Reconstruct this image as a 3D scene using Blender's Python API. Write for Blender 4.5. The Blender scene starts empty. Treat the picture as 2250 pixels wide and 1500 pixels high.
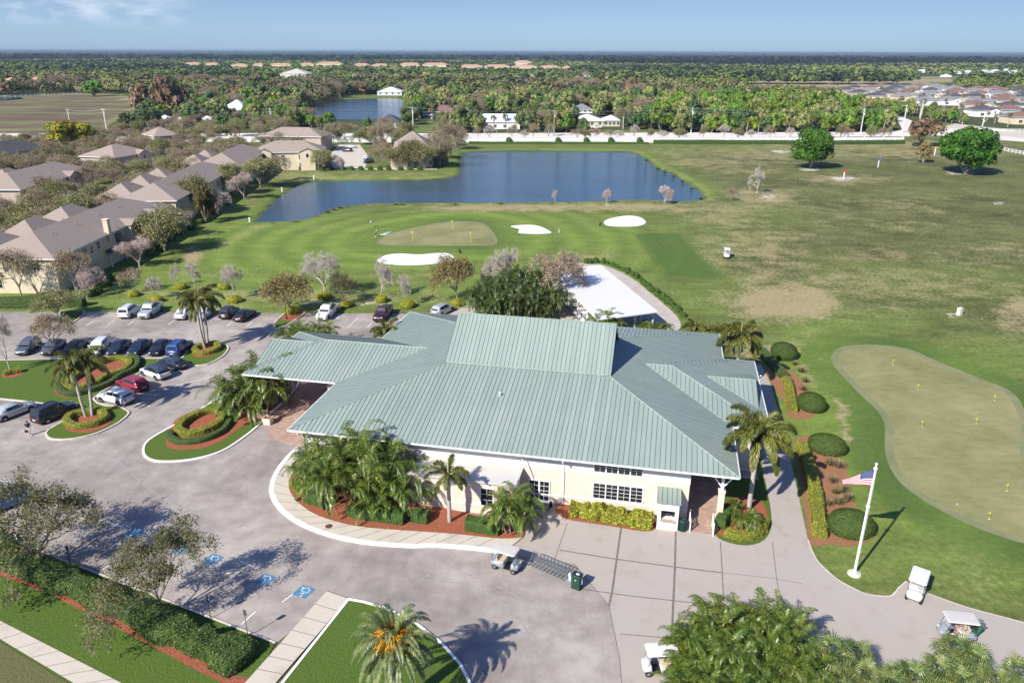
import bpy, math, random
import numpy as np
from mathutils import Vector, Matrix
R = math.radians
rnd = random.Random(11)
nrg = np.random.default_rng(5)
S = bpy.context.scene
HAZE_D = 0.00008
COL = S.collection
# ------------------------------------------------------------------ camera model (photo is 2250 x 1500)
FPX, Y0, ROLL, CH = 1650.0, 113.0, 0.0029, 39.0
PIT = math.atan((750 - Y0) / FPX)
_F = np.array([0, math.cos(PIT), -math.sin(PIT)])
_D0 = np.array([0, -math.sin(PIT), -math.cos(PIT)]); _R0 = np.array([1.0, 0, 0])
_c, _s = math.cos(ROLL), math.sin(ROLL)
_X = _c * _R0 - _s * _D0
_Y = _s * _R0 + _c * _D0
_C = np.array([0, 0, CH])

def G(x, y, z=0.0):
    """world point at height z seen at photo position x, y"""
    d = _F + (x - 1125) / FPX * _X + (y - 750) / FPX * _Y
    t = (z - CH) / d[2]
    p = _C + t * d
    return Vector((p[0], p[1], z))

def PX(p):
    v = np.array([p[0], p[1], p[2]]) - _C
    k = v @ _F
    return (1125 + FPX * (v @ _X) / k, 750 + FPX * (v @ _Y) / k)

def GP(pts, z=0.0):
    return [G(x, y, z) for x, y in pts]

cam = bpy.data.cameras.new('camera'); camo = bpy.data.objects.new('camera', cam); COL.objects.link(camo)
cam.sensor_width = 36; cam.lens = FPX / 2250 * 36; cam.clip_start = 0.5; cam.clip_end = 80000
camo.matrix_world = Matrix(((_X[0], -_Y[0], -_F[0], 0), (_X[1], -_Y[1], -_F[1], 0), (_X[2], -_Y[2], -_F[2], CH), (0, 0, 0, 1)))
S.camera = camo

# ------------------------------------------------------------------ mesh builder
class MB:
    def __init__(s): s.v = []; s.f = []; s.m = []
    def add(s, vs, fs, mi=0):
        o = len(s.v); s.v += [tuple(v) for v in vs]
        for f in fs: s.f.append([o + i for i in f]); s.m.append(mi)
    def poly(s, pts, mi=0): s.add(pts, [list(range(len(pts)))], mi)
    def obox(s, o, ux, uy, uz, mi=0):
        o, ux, uy, uz = Vector(o), Vector(ux), Vector(uy), Vector(uz)
        vs = [o, o + ux, o + ux + uy, o + uy, o + uz, o + ux + uz, o + ux + uy + uz, o + uy + uz]
        s.add(vs, [[3, 2, 1, 0], [4, 5, 6, 7], [0, 1, 5, 4], [1, 2, 6, 5], [2, 3, 7, 6], [3, 0, 4, 7]], mi)
    def box(s, cx, cy, z0, sx, sy, h, rz=0, mi=0):
        c, n = math.cos(rz), math.sin(rz)
        ux = Vector((c * sx, n * sx, 0)); uy = Vector((-n * sy, c * sy, 0))
        s.obox(Vector((cx, cy, z0)) - ux / 2 - uy / 2, ux, uy, (0, 0, h), mi)
    def bbox(s, cx, cy, z0, sx, sy, h, b=.03, mi=0):
        """box with chamfered vertical and top edges"""
        x, y = sx / 2, sy / 2
        def ring(dx, z): 
            return [(cx + a, cy + c, z) for a, c in ((-x + dx + b, -y + dx), (x - dx - b, -y + dx), (x - dx, -y + dx + b), (x - dx, y - dx - b), (x - dx - b, y - dx), (-x + dx + b, y - dx), (-x + dx, y - dx - b), (-x + dx, -y + dx + b))]
        r = ring(0, z0) + ring(0, z0 + h - b) + ring(b, z0 + h)
        fs = [[k * 8 + i, k * 8 + (i + 1) % 8, k * 8 + 8 + (i + 1) % 8, k * 8 + 8 + i] for k in (0, 1) for i in range(8)]
        fs += [list(range(16, 24)), list(range(7, -1, -1))]
        s.add(r, fs, mi)
    def tube(s, pts, rad, n=6, mi=0, cap=True):
        pts = [Vector(p) for p in pts]
        if not hasattr(rad, '__len__'): rad = [rad] * len(pts)
        rings = []
        a = None
        for i, p in enumerate(pts):
            d = (pts[min(i + 1, len(pts) - 1)] - pts[max(i - 1, 0)])
            if d.length < 1e-9: d = Vector((0, 0, 1))
            d.normalize()
            if a is None: a = d.orthogonal().normalized()
            a = (a - d * a.dot(d))
            a = a.normalized() if a.length > 1e-6 else d.orthogonal().normalized()
            b = d.cross(a)
            rings += [p + (a * math.cos(2 * math.pi * k / n) + b * math.sin(2 * math.pi * k / n)) * rad[i] for k in range(n)]
        fs = [[i * n + k, i * n + (k + 1) % n, (i + 1) * n + (k + 1) % n, (i + 1) * n + k] for i in range(len(pts) - 1) for k in range(n)]
        if cap and n > 3: fs += [list(range(n - 1, -1, -1)), [(len(pts) - 1) * n + k for k in range(n)]]
        s.add(rings, fs, mi)
    def prism(s, poly, z0, z1, mi=0, bottom=False, mtop=None):
        n = len(poly)
        vs = [(p[0], p[1], z0) for p in poly] + [(p[0], p[1], z1) for p in poly]
        ar = sum(poly[i][0] * poly[(i + 1) % n][1] - poly[(i + 1) % n][0] * poly[i][1] for i in range(n))
        fs = [[i, (i + 1) % n, n + (i + 1) % n, n + i] for i in range(n)]
        if ar < 0: fs = [f[::-1] for f in fs]
        s.add(vs, fs, mi)
        s.add([(p[0], p[1], z1) for p in poly], [list(range(n)) if ar > 0 else list(range(n - 1, -1, -1))], mi if mtop is None else mtop)
        if bottom: s.add([(p[0], p[1], z0) for p in poly], [list(range(n - 1, -1, -1)) if ar > 0 else list(range(n))], mi)
    def lathe(s, prof, n=12, c=(0, 0, 0), mi=0, sx=1, sy=1):
        vs = [(c[0] + r * math.cos(2 * math.pi * k / n) * sx, c[1] + r * math.sin(2 * math.pi * k / n) * sy, c[2] + z) for r, z in prof for k in range(n)]
        fs = [[i * n + k, i * n + (k + 1) % n, (i + 1) * n + (k + 1) % n, (i + 1) * n + k] for i in range(len(prof) - 1) for k in range(n)]
        s.add(vs, fs, mi)
    def mesh(s, name, mats, smooth=False):
        me = bpy.data.meshes.new(name)
        me.from_pydata(s.v, [], s.f)
        if not isinstance(mats, (list, tuple)): mats = [mats]
        for m in mats: me.materials.append(m)
        if len(mats) > 1: me.polygons.foreach_set('material_index', s.m)
        if smooth: me.polygons.foreach_set('use_smooth', [True] * len(s.f))
        me.update()
        return me
    def build(s, name, mats, parent=None, smooth=False, **kw):
        return link(name, s.mesh(name, mats, smooth), parent, **kw)

def link(name, me, parent=None, loc=None, rz=None, scale=None, **kw):
    o = bpy.data.objects.new(name, me); COL.objects.link(o)
    if parent: o.parent = parent
    if loc is not None: o.location = loc
    if rz is not None: o.rotation_euler = (0, 0, rz)
    if scale is not None: o.scale = scale
    for k, v in kw.items(): o[k] = v
    return o

def tag(o, label, category, group=None, kind=None):
    o['label'] = label; o['category'] = category
    if group: o['group'] = group
    if kind: o['kind'] = kind
    return o

def thing(name, label, category, loc=(0, 0, 0), rz=0, group=None, scale=None):
    o = link(name, None, None, loc, rz, scale)
    return tag(o, label, category, group)

def struct(o): o['kind'] = 'structure'; return o

def copy_tree(o, loc=None, rz=None, scale=None, parent=None):
    c = o.copy(); COL.objects.link(c); c.parent = parent
    for ch in KIDS.get(o.name, ()): copy_tree(ch, parent=c)
    if loc is not None: c.location = loc
    if rz is not None: c.rotation_euler = (0, 0, rz)
    if scale is not None: c.scale = scale
    return c
KIDS = {}

def quads(name, V, mat, uvattr=None):
    """V (N,4,3) array of separate quads -> mesh"""
    V = np.asarray(V, dtype=np.float32); N = len(V)
    me = bpy.data.meshes.new(name)
    me.vertices.add(N * 4); me.loops.add(N * 4); me.polygons.add(N)
    me.vertices.foreach_set('co', V.reshape(-1))
    me.loops.foreach_set('vertex_index', np.arange(N * 4, dtype=np.int32))
    me.polygons.foreach_set('loop_start', np.arange(0, N * 4, 4, dtype=np.int32))
    me.polygons.foreach_set('loop_total', np.full(N, 4, dtype=np.int32))
    me.materials.append(mat)
    if uvattr is not None:
        at = me.attributes.new('tint', 'FLOAT', 'FACE'); at.data.foreach_set('value', np.asarray(uvattr, dtype=np.float32))
    me.update(calc_edges=True)
    return me

def unit(a): return a / np.maximum(np.linalg.norm(a, axis=-1, keepdims=True), 1e-9)
def rdir(n, g=nrg): return unit(g.normal(size=(n, 3)))

def leafq(c, size, up=0.5, asp=0.5, g=nrg, long=None):
    """diamond leaves at centres c, half length size, random directions, normals biased upward"""
    n = len(c); size = np.broadcast_to(np.asarray(size, float), (n,))[:, None]
    nor = unit(rdir(n, g) + np.array([0, 0, up]))
    u = rdir(n, g) if long is None else long
    u = unit(u - nor * (u * nor).sum(1, keepdims=True)); v = np.cross(nor, u)
    return np.stack([c - u * size, c + v * size * asp, c + u * size, c - v * size * asp], 1)

# ------------------------------------------------------------------ materials
def newmat(name):
    m = bpy.data.materials.new(name); m.use_nodes = True
    nt = m.node_tree
    for n in list(nt.nodes):
        if n.type != 'OUTPUT_MATERIAL': nt.nodes.remove(n)
    return m, nt, nt.nodes, nt.links, [n for n in nt.nodes if n.type == 'OUTPUT_MATERIAL'][0]

class NT:
    """tiny helper for node graphs"""
    def __init__(s, name):
        s.m, s.nt, s.N, s.L, s.out = newmat(name)
    def n(s, t, **kw):
        x = s.N.new(t)
        for k, v in kw.items():
            if k.startswith('i_'):
                key = k[2:]
                key = int(key) if key.isdigit() else key.replace('_', ' ')
                s.put(x.inputs[key], v)
            else: setattr(x, k, v)
        return x
    def put(s, sock, v):
        if isinstance(v, bpy.types.NodeSocket): s.L.new(v, sock)
        elif hasattr(v, '__len__') and len(v) == 3 and sock.type == 'RGBA': sock.default_value = (*v, 1)
        else: sock.default_value = v
    def pos(s): return s.n('ShaderNodeNewGeometry').outputs['Position']
    def obj(s): return s.n('ShaderNodeTexCoord').outputs['Object']
    def mapping(s, vec, scale=(1, 1, 1), rot=(0, 0, 0)):
        x = s.n('ShaderNodeMapping'); s.L.new(vec, x.inputs[0]); x.inputs['Scale'].default_value = scale; x.inputs['Rotation'].default_value = rot
        return x.outputs[0]
    def noise(s, vec, scale, detail=3, rough=.55, out='Fac'):
        return s.n('ShaderNodeTexNoise', i_Vector=vec, i_Scale=scale, i_Detail=detail, i_Roughness=rough).outputs[out]
    def ramp(s, fac, stops, interp='LINEAR'):
        x = s.n('ShaderNodeValToRGB'); s.L.new(fac, x.inputs[0]); cr = x.color_ramp; cr.interpolation = interp
        while len(cr.elements) < len(stops): cr.elements.new(.5)
        for e, (p, c) in zip(cr.elements, stops):
            e.position = p; e.color = (*c, 1) if hasattr(c, '__len__') else (c, c, c, 1)
        return x.outputs[0]
    def mix(s, f, a, b, bt='MIX'):
        x = s.n('ShaderNodeMix', data_type='RGBA', blend_type=bt)
        s.put(x.inputs[0], f); s.put(x.inputs[6], a); s.put(x.inputs[7], b)
        return x.outputs[2]
    def math(s, op, a, b=0.0, clamp=False):
        x = s.n('ShaderNodeMath', operation=op, use_clamp=clamp); s.put(x.inputs[0], a); s.put(x.inputs[1], b)
        return x.outputs[0]
    def attr(s, name): return s.n('ShaderNodeAttribute', attribute_name=name).outputs['Fac']
    def bump(s, h, strength=.3, dist=.05):
        return s.n('ShaderNodeBump', i_Height=h, i_Strength=strength, i_Distance=dist).outputs[0]
    def bsdf(s, color, rough=.8, normal=None, metal=0, spec=.4, **kw):
        x = s.n('ShaderNodeBsdfPrincipled')
        s.put(x.inputs['Base Color'], color); s.put(x.inputs['Roughness'], rough); x.inputs['Metallic'].default_value = metal
        x.inputs['Specular IOR Level'].default_value = spec
        if normal is not None: s.L.new(normal, x.inputs['Normal'])
        for k, v in kw.items(): s.put(x.inputs[k.replace('_', ' ')], v)
        s.L.new(x.outputs[0], s.out.inputs[0])
        return s.m

_mc = {}
def plain(name, col, rough=.7, var=.12, scale=6.0, metal=0, spec=.4, obj=True, bump=0):
    if name in _mc: return _mc[name]
    t = NT(name); p = t.obj() if obj else t.pos()
    f = t.noise(p, scale, 4)
    lo = tuple(max(0, c * (1 - var)) for c in col); hi = tuple(min(1, c * (1 + var)) for c in col)
    c = t.ramp(f, [(.3, lo), (.7, hi)])
    nb = t.bump(t.noise(p, scale * 6, 2), bump, .02) if bump else None
    m = t.bsdf(c, rough, nb, metal, spec)
    _mc[name] = m
    return m

def leafmat(name, cols, rough=.55, trans=.25, objvar=.25, seed=0.0, spec=.3):
    """foliage: colour differs per leaf and a little per plant"""
    if name in _mc: return _mc[name]
    t = NT(name)
    ri = t.n('ShaderNodeNewGeometry').outputs['Random Per Island']
    big = t.noise(t.obj(), .9, 2)
    f = t.math('ADD', t.math('MULTIPLY', ri, .6), t.math('MULTIPLY', t.math('SUBTRACT', big, .3), .9))
    n = len(cols)
    c = t.ramp(f, [(i / (n - 1) * .9 + .05, cc) for i, cc in enumerate(cols)])
    orr = t.n('ShaderNodeObjectInfo').outputs['Random']
    hs = t.n('ShaderNodeHueSaturation', i_Color=c)
    t.put(hs.inputs['Hue'], t.math('ADD', .5 - .035 * objvar * 2, t.math('MULTIPLY', orr, .07 * objvar * 2)))
    t.put(hs.inputs['Value'], t.math('ADD', 1 - objvar * .6, t.math('MULTIPLY', t.math('FRACT', t.math('MULTIPLY', orr, 7.31)), objvar * 1.2)))
    c = hs.outputs[0]
    b = t.n('ShaderNodeBsdfPrincipled'); t.L.new(c, b.inputs['Base Color']); b.inputs['Roughness'].default_value = rough
    b.inputs['Specular IOR Level'].default_value = spec
    tr = t.n('ShaderNodeBsdfTranslucent'); t.L.new(t.mix(.5, c, (.25, .3, .04), 'MIX'), tr.inputs[0])
    mx = t.n('ShaderNodeMixShader'); mx.inputs[0].default_value = trans
    t.L.new(b.outputs[0], mx.inputs[1]); t.L.new(tr.outputs[0], mx.inputs[2]); t.L.new(mx.outputs[0], t.out.inputs[0])
    _mc[name] = t.m
    return t.m

# ------------------------------------------------------------------ daylight
SUN_AZ, SUN_EL = 222.3, 38.5
w = bpy.data.worlds.new('World'); S.world = w; w.use_nodes = True
wt = w.node_tree
for n in list(wt.nodes): wt.nodes.remove(n)
wo = wt.nodes.new('ShaderNodeOutputWorld'); bg = wt.nodes.new('ShaderNodeBackground')
sk = wt.nodes.new('ShaderNodeTexSky'); sk.sky_type = 'NISHITA'; sk.sun_disc = False
sk.sun_elevation = R(SUN_EL); sk.sun_rotation = R(SUN_AZ); sk.altitude = 0; sk.air_density = 1.0; sk.dust_density = 0.3; sk.ozone_density = 2.0
bg.inputs[1].default_value = 0.06
# thin broken cloud, low to the north-west
tc = wt.nodes.new('ShaderNodeTexCoord')
mp = wt.nodes.new('ShaderNodeMapping'); mp.inputs['Scale'].default_value = (1, 1, 2.6); mp.inputs['Location'].default_value = (.37, 1.1, .2)
wt.links.new(tc.outputs['Generated'], mp.inputs[0])
nz = wt.nodes.new('ShaderNodeTexNoise'); nz.inputs['Scale'].default_value = 9; nz.inputs['Detail'].default_value = 6; nz.inputs['Roughness'].default_value = .6
wt.links.new(mp.outputs[0], nz.inputs[0])
cr = wt.nodes.new('ShaderNodeValToRGB'); cr.color_ramp.elements[0].position = .50; cr.color_ramp.elements[1].position = .66
wt.links.new(nz.outputs[0], cr.inputs[0])
def wmath(op, a, b, clamp=True):
    x = wt.nodes.new('ShaderNodeMath'); x.operation = op; x.use_clamp = clamp
    for s_, v in zip(x.inputs, (a, b)):
        if isinstance(v, bpy.types.NodeSocket): wt.links.new(v, s_)
        else: s_.default_value = v
    return x.outputs[0]
sep = wt.nodes.new('ShaderNodeSeparateXYZ'); wt.links.new(tc.outputs['Generated'], sep.inputs[0])
mr = wt.nodes.new('ShaderNodeMapRange'); mr.inputs[1].default_value = .018; mr.inputs[2].default_value = .042; mr.interpolation_type = 'SMOOTHSTEP'
wt.links.new(sep.outputs[2], mr.inputs[0])
mr2 = wt.nodes.new('ShaderNodeMapRange'); mr2.inputs[1].default_value = -.33; mr2.inputs[2].default_value = -.41; mr2.interpolation_type = 'SMOOTHSTEP'
wt.links.new(sep.outputs[0], mr2.inputs[0])
cf = wmath('MULTIPLY', wmath('MULTIPLY', cr.outputs[0], mr.outputs[0]), mr2.outputs[0])
cf = wmath('MULTIPLY', cf, .6)
mixc = wt.nodes.new('ShaderNodeMix'); mixc.data_type = 'RGBA'
wt.links.new(cf, mixc.inputs[0]); tn = wt.nodes.new('ShaderNodeMix'); tn.data_type = 'RGBA'; tn.blend_type = 'MULTIPLY'; tn.inputs[0].default_value = 1; wt.links.new(sk.outputs[0], tn.inputs[6]); 
tmr = wt.nodes.new('ShaderNodeMapRange'); tmr.inputs[1].default_value = 0; tmr.inputs[2].default_value = .06
tcol = wt.nodes.new('ShaderNodeMix'); tcol.data_type = 'RGBA'; tcol.inputs[6].default_value = (.63, .95, 1.74, 1); tcol.inputs[7].default_value = (.63, .775, 1.18, 1)
sep0 = wt.nodes.new('ShaderNodeSeparateXYZ'); wt.links.new(tc.outputs['Generated'], sep0.inputs[0]); wt.links.new(sep0.outputs[2], tmr.inputs[0]); wt.links.new(tmr.outputs[0], tcol.inputs[0]); zmr = wt.nodes.new('ShaderNodeMapRange'); zmr.inputs[1].default_value = .15; zmr.inputs[2].default_value = .6; zmr.inputs[3].default_value = 1; zmr.inputs[4].default_value = 1.7; wt.links.new(sep0.outputs[2], zmr.inputs[0])
vsc = wt.nodes.new('ShaderNodeVectorMath'); vsc.operation = 'SCALE'; wt.links.new(tcol.outputs[2], vsc.inputs[0]); wt.links.new(zmr.outputs[0], vsc.inputs['Scale']); xmr = wt.nodes.new('ShaderNodeMapRange'); xmr.inputs[1].default_value = -.55; xmr.inputs[2].default_value = .55; xmr.inputs[3].default_value = 1.2; xmr.inputs[4].default_value = .84; wt.links.new(sep0.outputs[0], xmr.inputs[0])
vs2 = wt.nodes.new('ShaderNodeVectorMath'); vs2.operation = 'SCALE'; wt.links.new(vsc.outputs[0], vs2.inputs[0]); wt.links.new(xmr.outputs[0], vs2.inputs['Scale']); wt.links.new(vs2.outputs[0], tn.inputs[7])
wt.links.new(tn.outputs[2], mixc.inputs[6]); mixc.inputs[7].default_value = (10.5, 11.2, 12.6, 1)
wt.links.new(mixc.outputs[2], bg.inputs[0]); wt.links.new(bg.outputs[0], wo.inputs[0])
sl = bpy.data.lights.new('sun', 'SUN'); sl.energy = 4.9; sl.angle = R(.53); sl.color = (1, .95, .86)
so = bpy.data.objects.new('sun', sl); COL.objects.link(so)
_sd = Vector((math.sin(R(SUN_AZ)) * math.cos(R(SUN_EL)), math.cos(R(SUN_AZ)) * math.cos(R(SUN_EL)), math.sin(R(SUN_EL))))
so.rotation_euler = _sd.to_track_quat('Z', 'Y').to_euler(); so.location = _sd * 200 + Vector((0, 80, 0))
vs = S.view_settings; S.display_settings.display_device = 'sRGB'
vs.view_transform = 'Standard'; vs.look = 'None'; vs.gamma = 1; vs.use_curve_mapping = False; vs.exposure = 0.55
cy = S.cycles
cy.max_bounces = 5; cy.diffuse_bounces = 2; cy.glossy_bounces = 2; cy.transmission_bounces = 3; cy.transparent_max_bounces = 8; cy.volume_bounces = 0
cy.use_denoising = True
try: cy.denoiser = 'OPENIMAGEDENOISE'
except Exception: pass
cy.caustics_reflective = False; cy.caustics_refractive = False
# ================================================================== ground, water, paving
def smooth(pts, n=4, closed=True):
    P = [Vector(p) for p in pts]; N = len(P); out = []
    rng = range(N) if closed else range(N - 1)
    for i in rng:
        if closed: a, b, c, d = P[i - 1], P[i], P[(i + 1) % N], P[(i + 2) % N]
        else: a, b, c, d = P[max(i - 1, 0)], P[i], P[i + 1], P[min(i + 2, N - 1)]
        for k in range(n):
            t = k / n
            out.append(.5 * ((2 * b) + (c - a) * t + (2 * a - 5 * b + 4 * c - d) * t * t + (3 * b - a - 3 * c + d) * t ** 3))
    if not closed: out.append(P[-1])
    return out

def area(p): return .5 * sum(p[i][0] * p[(i + 1) % len(p)][1] - p[(i + 1) % len(p)][0] * p[i][1] for i in range(len(p)))
def offset(poly, d):
    """inset (d > 0) of a closed polygon"""
    N = len(poly); sg = 1 if area(poly) > 0 else -1; out = []
    for i in range(N):
        a, b, c = poly[i - 1], poly[i], poly[(i + 1) % N]
        e1 = Vector((b[0] - a[0], b[1] - a[1])); e2 = Vector((c[0] - b[0], c[1] - b[1]))
        e1 = e1.normalized() if e1.length > 1e-6 else Vector((1, 0)); e2 = e2.normalized() if e2.length > 1e-6 else e1
        n = Vector((-e1.y - e2.y, e1.x + e2.x))
        n = n.normalized() if n.length > 1e-4 else Vector((-e1.y, e1.x))
        k = 1 / max(.5, n.dot(Vector((-e1.y, e1.x))))
        out.append(Vector((b[0] + n.x * d * sg * k, b[1] + n.y * d * sg * k, b[2] if len(b) > 2 else 0)))
    return out

def inside(X, Yv, poly):
    r = np.zeros(X.shape, bool); n = len(poly)
    for i in range(n):
        x1, y1 = poly[i][0], poly[i][1]; x2, y2 = poly[(i + 1) % n][0], poly[(i + 1) % n][1]
        if y1 == y2: continue
        r ^= ((y1 > Yv) != (y2 > Yv)) & (X < (x2 - x1) * (Yv - y1) / (y2 - y1) + x1)
    return r
def sdf(X, Yv, poly, closed=True):
    d = np.full(X.shape, 1e9); n = len(poly)
    for i in range(n if closed else n - 1):
        ax, ay = poly[i][0], poly[i][1]; bx, by = poly[(i + 1) % n][0], poly[(i + 1) % n][1]
        L = (bx - ax) ** 2 + (by - ay) ** 2 + 1e-9
        t = np.clip(((X - ax) * (bx - ax) + (Yv - ay) * (by - ay)) / L, 0, 1)
        d = np.minimum(d, np.hypot(X - ax - t * (bx - ax), Yv - ay - t * (by - ay)))
    if closed: d = np.where(inside(X, Yv, poly), -d, d)
    return d
def pip(p, poly): return bool(inside(np.array([p[0]]), np.array([p[1]]), poly)[0])

WZ = -0.6
POND = [(560,487),(580,468),(605,440),(635,418),(670,403),(700,398),(760,397),(850,397),(920,396),(970,393),(1000,388),(1010,378),(1010,360),(1013,340),(1025,335),(1080,332),(1200,332),(1340,333),(1390,335),(1420,350),(1440,367),(1470,378),(1490,390),(1510,402),(1535,420),(1545,432),(1540,440),(1500,443),(1450,442),(1400,440),(1330,442),(1250,445),(1150,446),(1060,447),(960,447),(830,448),(780,452),(740,458),(720,465),(690,477),(650,486),(610,488),(575,489)]
POND2 = [(655,250),(680,238),(710,228),(740,221),(780,218),(880,218),(890,240),(885,255),(860,262),(760,263),(700,261),(660,257)]
POND3 = [(-60,226),(0,220),(30,217),(38,213),(-60,214)]
pond_w = [smooth(GP(POND, WZ), 3), smooth(GP(POND2, WZ), 3), smooth(GP(POND3, WZ), 3)]

CHIP = [(828,532),(850,515),(900,502),(960,490),(1010,486),(1060,490),(1080,505),(1093,527),(1085,538),(1040,540),(960,541),(880,540),(838,538)]
PUTT = [(1826,783),(1839,766),(1864,759),(1907,757),(1962,760),(2008,770),(2045,787),(2106,812),(2167,836),(2213,855),(2238,876),(2250,898),(2265,930),(2262,980),(2275,1040),(2310,1120),(2330,1180),(2300,1198),(2250,1193),(2202,1179),(2125,1150),(2048,1110),(1993,1073),(1963,1040),(1946,1000),(1944,960),(1945,942),(1940,922),(1925,899),(1894,870),(1861,836),(1839,812),(1827,793)]
BUNK = [[(830,570),(850,560),(880,557),(920,559),(960,556),(985,557),(997,566),(985,574),(940,581),(890,583),(850,580),(832,576)],
        [(1122,497),(1160,494),(1185,497),(1205,506),(1210,512),(1180,514),(1140,512),(1141,504)],
        [(1327,487),(1345,479),(1378,474),(1405,477),(1419,488),(1405,496),(1370,498),(1335,496)]]
chip_w = smooth(GP(CHIP), 4); putt_w = smooth(GP(PUTT), 3)

# ---- one ground sheet, fine near, coarse to the horizon
fx = np.arange(-225, 266, 1.3); fy = np.arange(24, 372, 1.3)
def grow(a, lim, q=1.13):
    o = []; st = 1.6; v = a
    while abs(v) < lim:
        v += math.copysign(st, lim * (1 if lim > 0 else -1)); st *= q; o.append(v)
    return o
def outw(start, sign, lim):
    o = []; st = 1.6; v = start
    while abs(v) < lim: v += sign * st; st *= 1.13; o.append(v)
    return o
xs = np.array(outw(fx[0], -1, 42000)[::-1] + list(fx) + outw(fx[-1], 1, 42000))
ys = np.array(outw(fy[0], -1, 3000)[::-1] + list(fy) + outw(fy[-1], 1, 42000))
GX, GY = np.meshgrid(xs, ys)
gz = np.zeros_like(GX)
def sub(ext, pad=12):
    x0, x1 = min(p[0] for p in ext) - pad, max(p[0] for p in ext) + pad
    y0, y1 = min(p[1] for p in ext) - pad, max(p[1] for p in ext) + pad
    i0, i1 = np.searchsorted(ys, [y0, y1]); j0, j1 = np.searchsorted(xs, [x0, x1])
    return slice(max(i0 - 2, 0), i1 + 2), slice(max(j0 - 2, 0), j1 + 2)
d_pond = np.full(GX.shape, 50.0)
for pw in pond_w:
    sl_ = sub(pw, 20)
    d = sdf(GX[sl_], GY[sl_], pw)
    d_pond[sl_] = np.minimum(d_pond[sl_], d)
    z = np.clip(WZ + .26 * d, -2.4, 0.0)
    gz[sl_] = np.minimum(gz[sl_], z)
v = np.stack([GX, GY, np.full_like(GX, -CH)], -1)
k = v @ _F; k = np.where(k < 1, 1, k)
PXX = 1125 + FPX * (v @ _X) / k; PYY = 750 + FPX * (v @ _Y) / k
behind = (v @ _F) < 5
lush = np.zeros_like(GX); dry = np.zeros_like(GX); bare = np.zeros_like(GX)
def ell(arr, cx, cy, rx, ry, st, soft=.5, rot=0):
    c, s = math.cos(R(rot)), math.sin(R(rot))
    dx, dy = PXX - cx, PYY - cy
    a, b = (dx * c + dy * s) / rx, (-dx * s + dy * c) / ry
    q = np.hypot(a, b)
    val = st * np.clip((1 + soft - q) / (2 * soft), 0, 1)
    val = np.where(behind, 0, val)
    np.copyto(arr, np.maximum(arr, val) if st > 0 else arr + val)
for a in [(760,540,420,85,1.0),(1180,520,420,75,.85),(1300,590,260,70,.8),(560,560,180,100,1),(760,640,560,40,.75),(420,620,220,70,.9),(460,470,130,60,.7,.5,-35),(1000,600,260,60,.7),(1480,400,120,60,.5,.5,35),(1640,470,120,40,.35),
          (1900,730,260,60,.5),(1800,870,110,200,.9),(2150,790,220,60,.75),(1850,1000,120,200,.9),(1990,1200,260,130,.8),(2200,1260,200,120,.65),(1740,960,120,160,.8),(1500,660,160,90,.55),(2030,640,260,90,.25),(350,690,500,60,.8),(60,650,160,40,.8),(1400,325,700,16,.45),(820,380,220,14,.55),(640,400,60,40,.5)]: ell(lush, *a)
for a in [(1720,665,130,42,.95),(1900,640,330,60,.45),(1640,560,180,80,.55,.5,25),(1560,470,150,50,.55,.5,15),(1420,455,300,12,.75),(1150,456,240,9,.8),(1880,330,420,20,.6),(1600,350,200,40,.5),(1680,430,90,22,.7),(2050,330,260,25,.5),(1850,395,140,12,.7),(2000,470,300,40,.35),(2150,560,180,30,.45),(1950,560,120,20,.5),(2230,700,60,60,.75),(1690,520,140,18,.5),(1855,930,14,70,.9,.5,-15),(1980,830,20,90,.4),(1850,870,20,60,.7,.5,-25),(2120,1290,180,60,.35),
          (425,562,24,20,1.0,.5,-30),(500,535,60,10,.5,.5,-28),(700,500,200,12,.35),(600,600,80,20,.3),(900,610,120,20,.45),(1100,590,100,12,.5),(1300,560,60,12,.5),(540,670,260,14,.4),(1320,600,90,12,.6),(660,385,120,12,.5),(860,385,160,8,.5),(560,420,30,40,.4),(1745,765,70,16,.4),(720,650,200,14,.5),(1000,590,70,10,.4),(1660,770,60,20,.5),(1780,780,26,120,.35),(640,652,420,20,.55),(300,640,120,24,.4),(480,600,120,10,.4),(620,560,90,14,.35)]: ell(dry, *a)
for a in [(1855,392,34,7,.9),(1720,302,0,0,0),(1715,333,30,4,.9),(1780,372,36,6,.9),(2115,380,50,6,.9),(1685,433,36,9,.8),(2195,447,18,4,.9),(2000,355,34,4,.6),(2008,362,30,5,.5),(1640,352,20,4,.6),(1530,385,20,4,.5),(770,666,160,8,.75),(1010,680,80,14,.8),(860,680,120,7,.5),(1332,449,24,4,.8),(2107,692,34,8,.7),(430,662,40,5,.5),(310,668,36,5,.5),(350,647,20,3,.5)]:
    if a[2]: ell(bare, *a)
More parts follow.
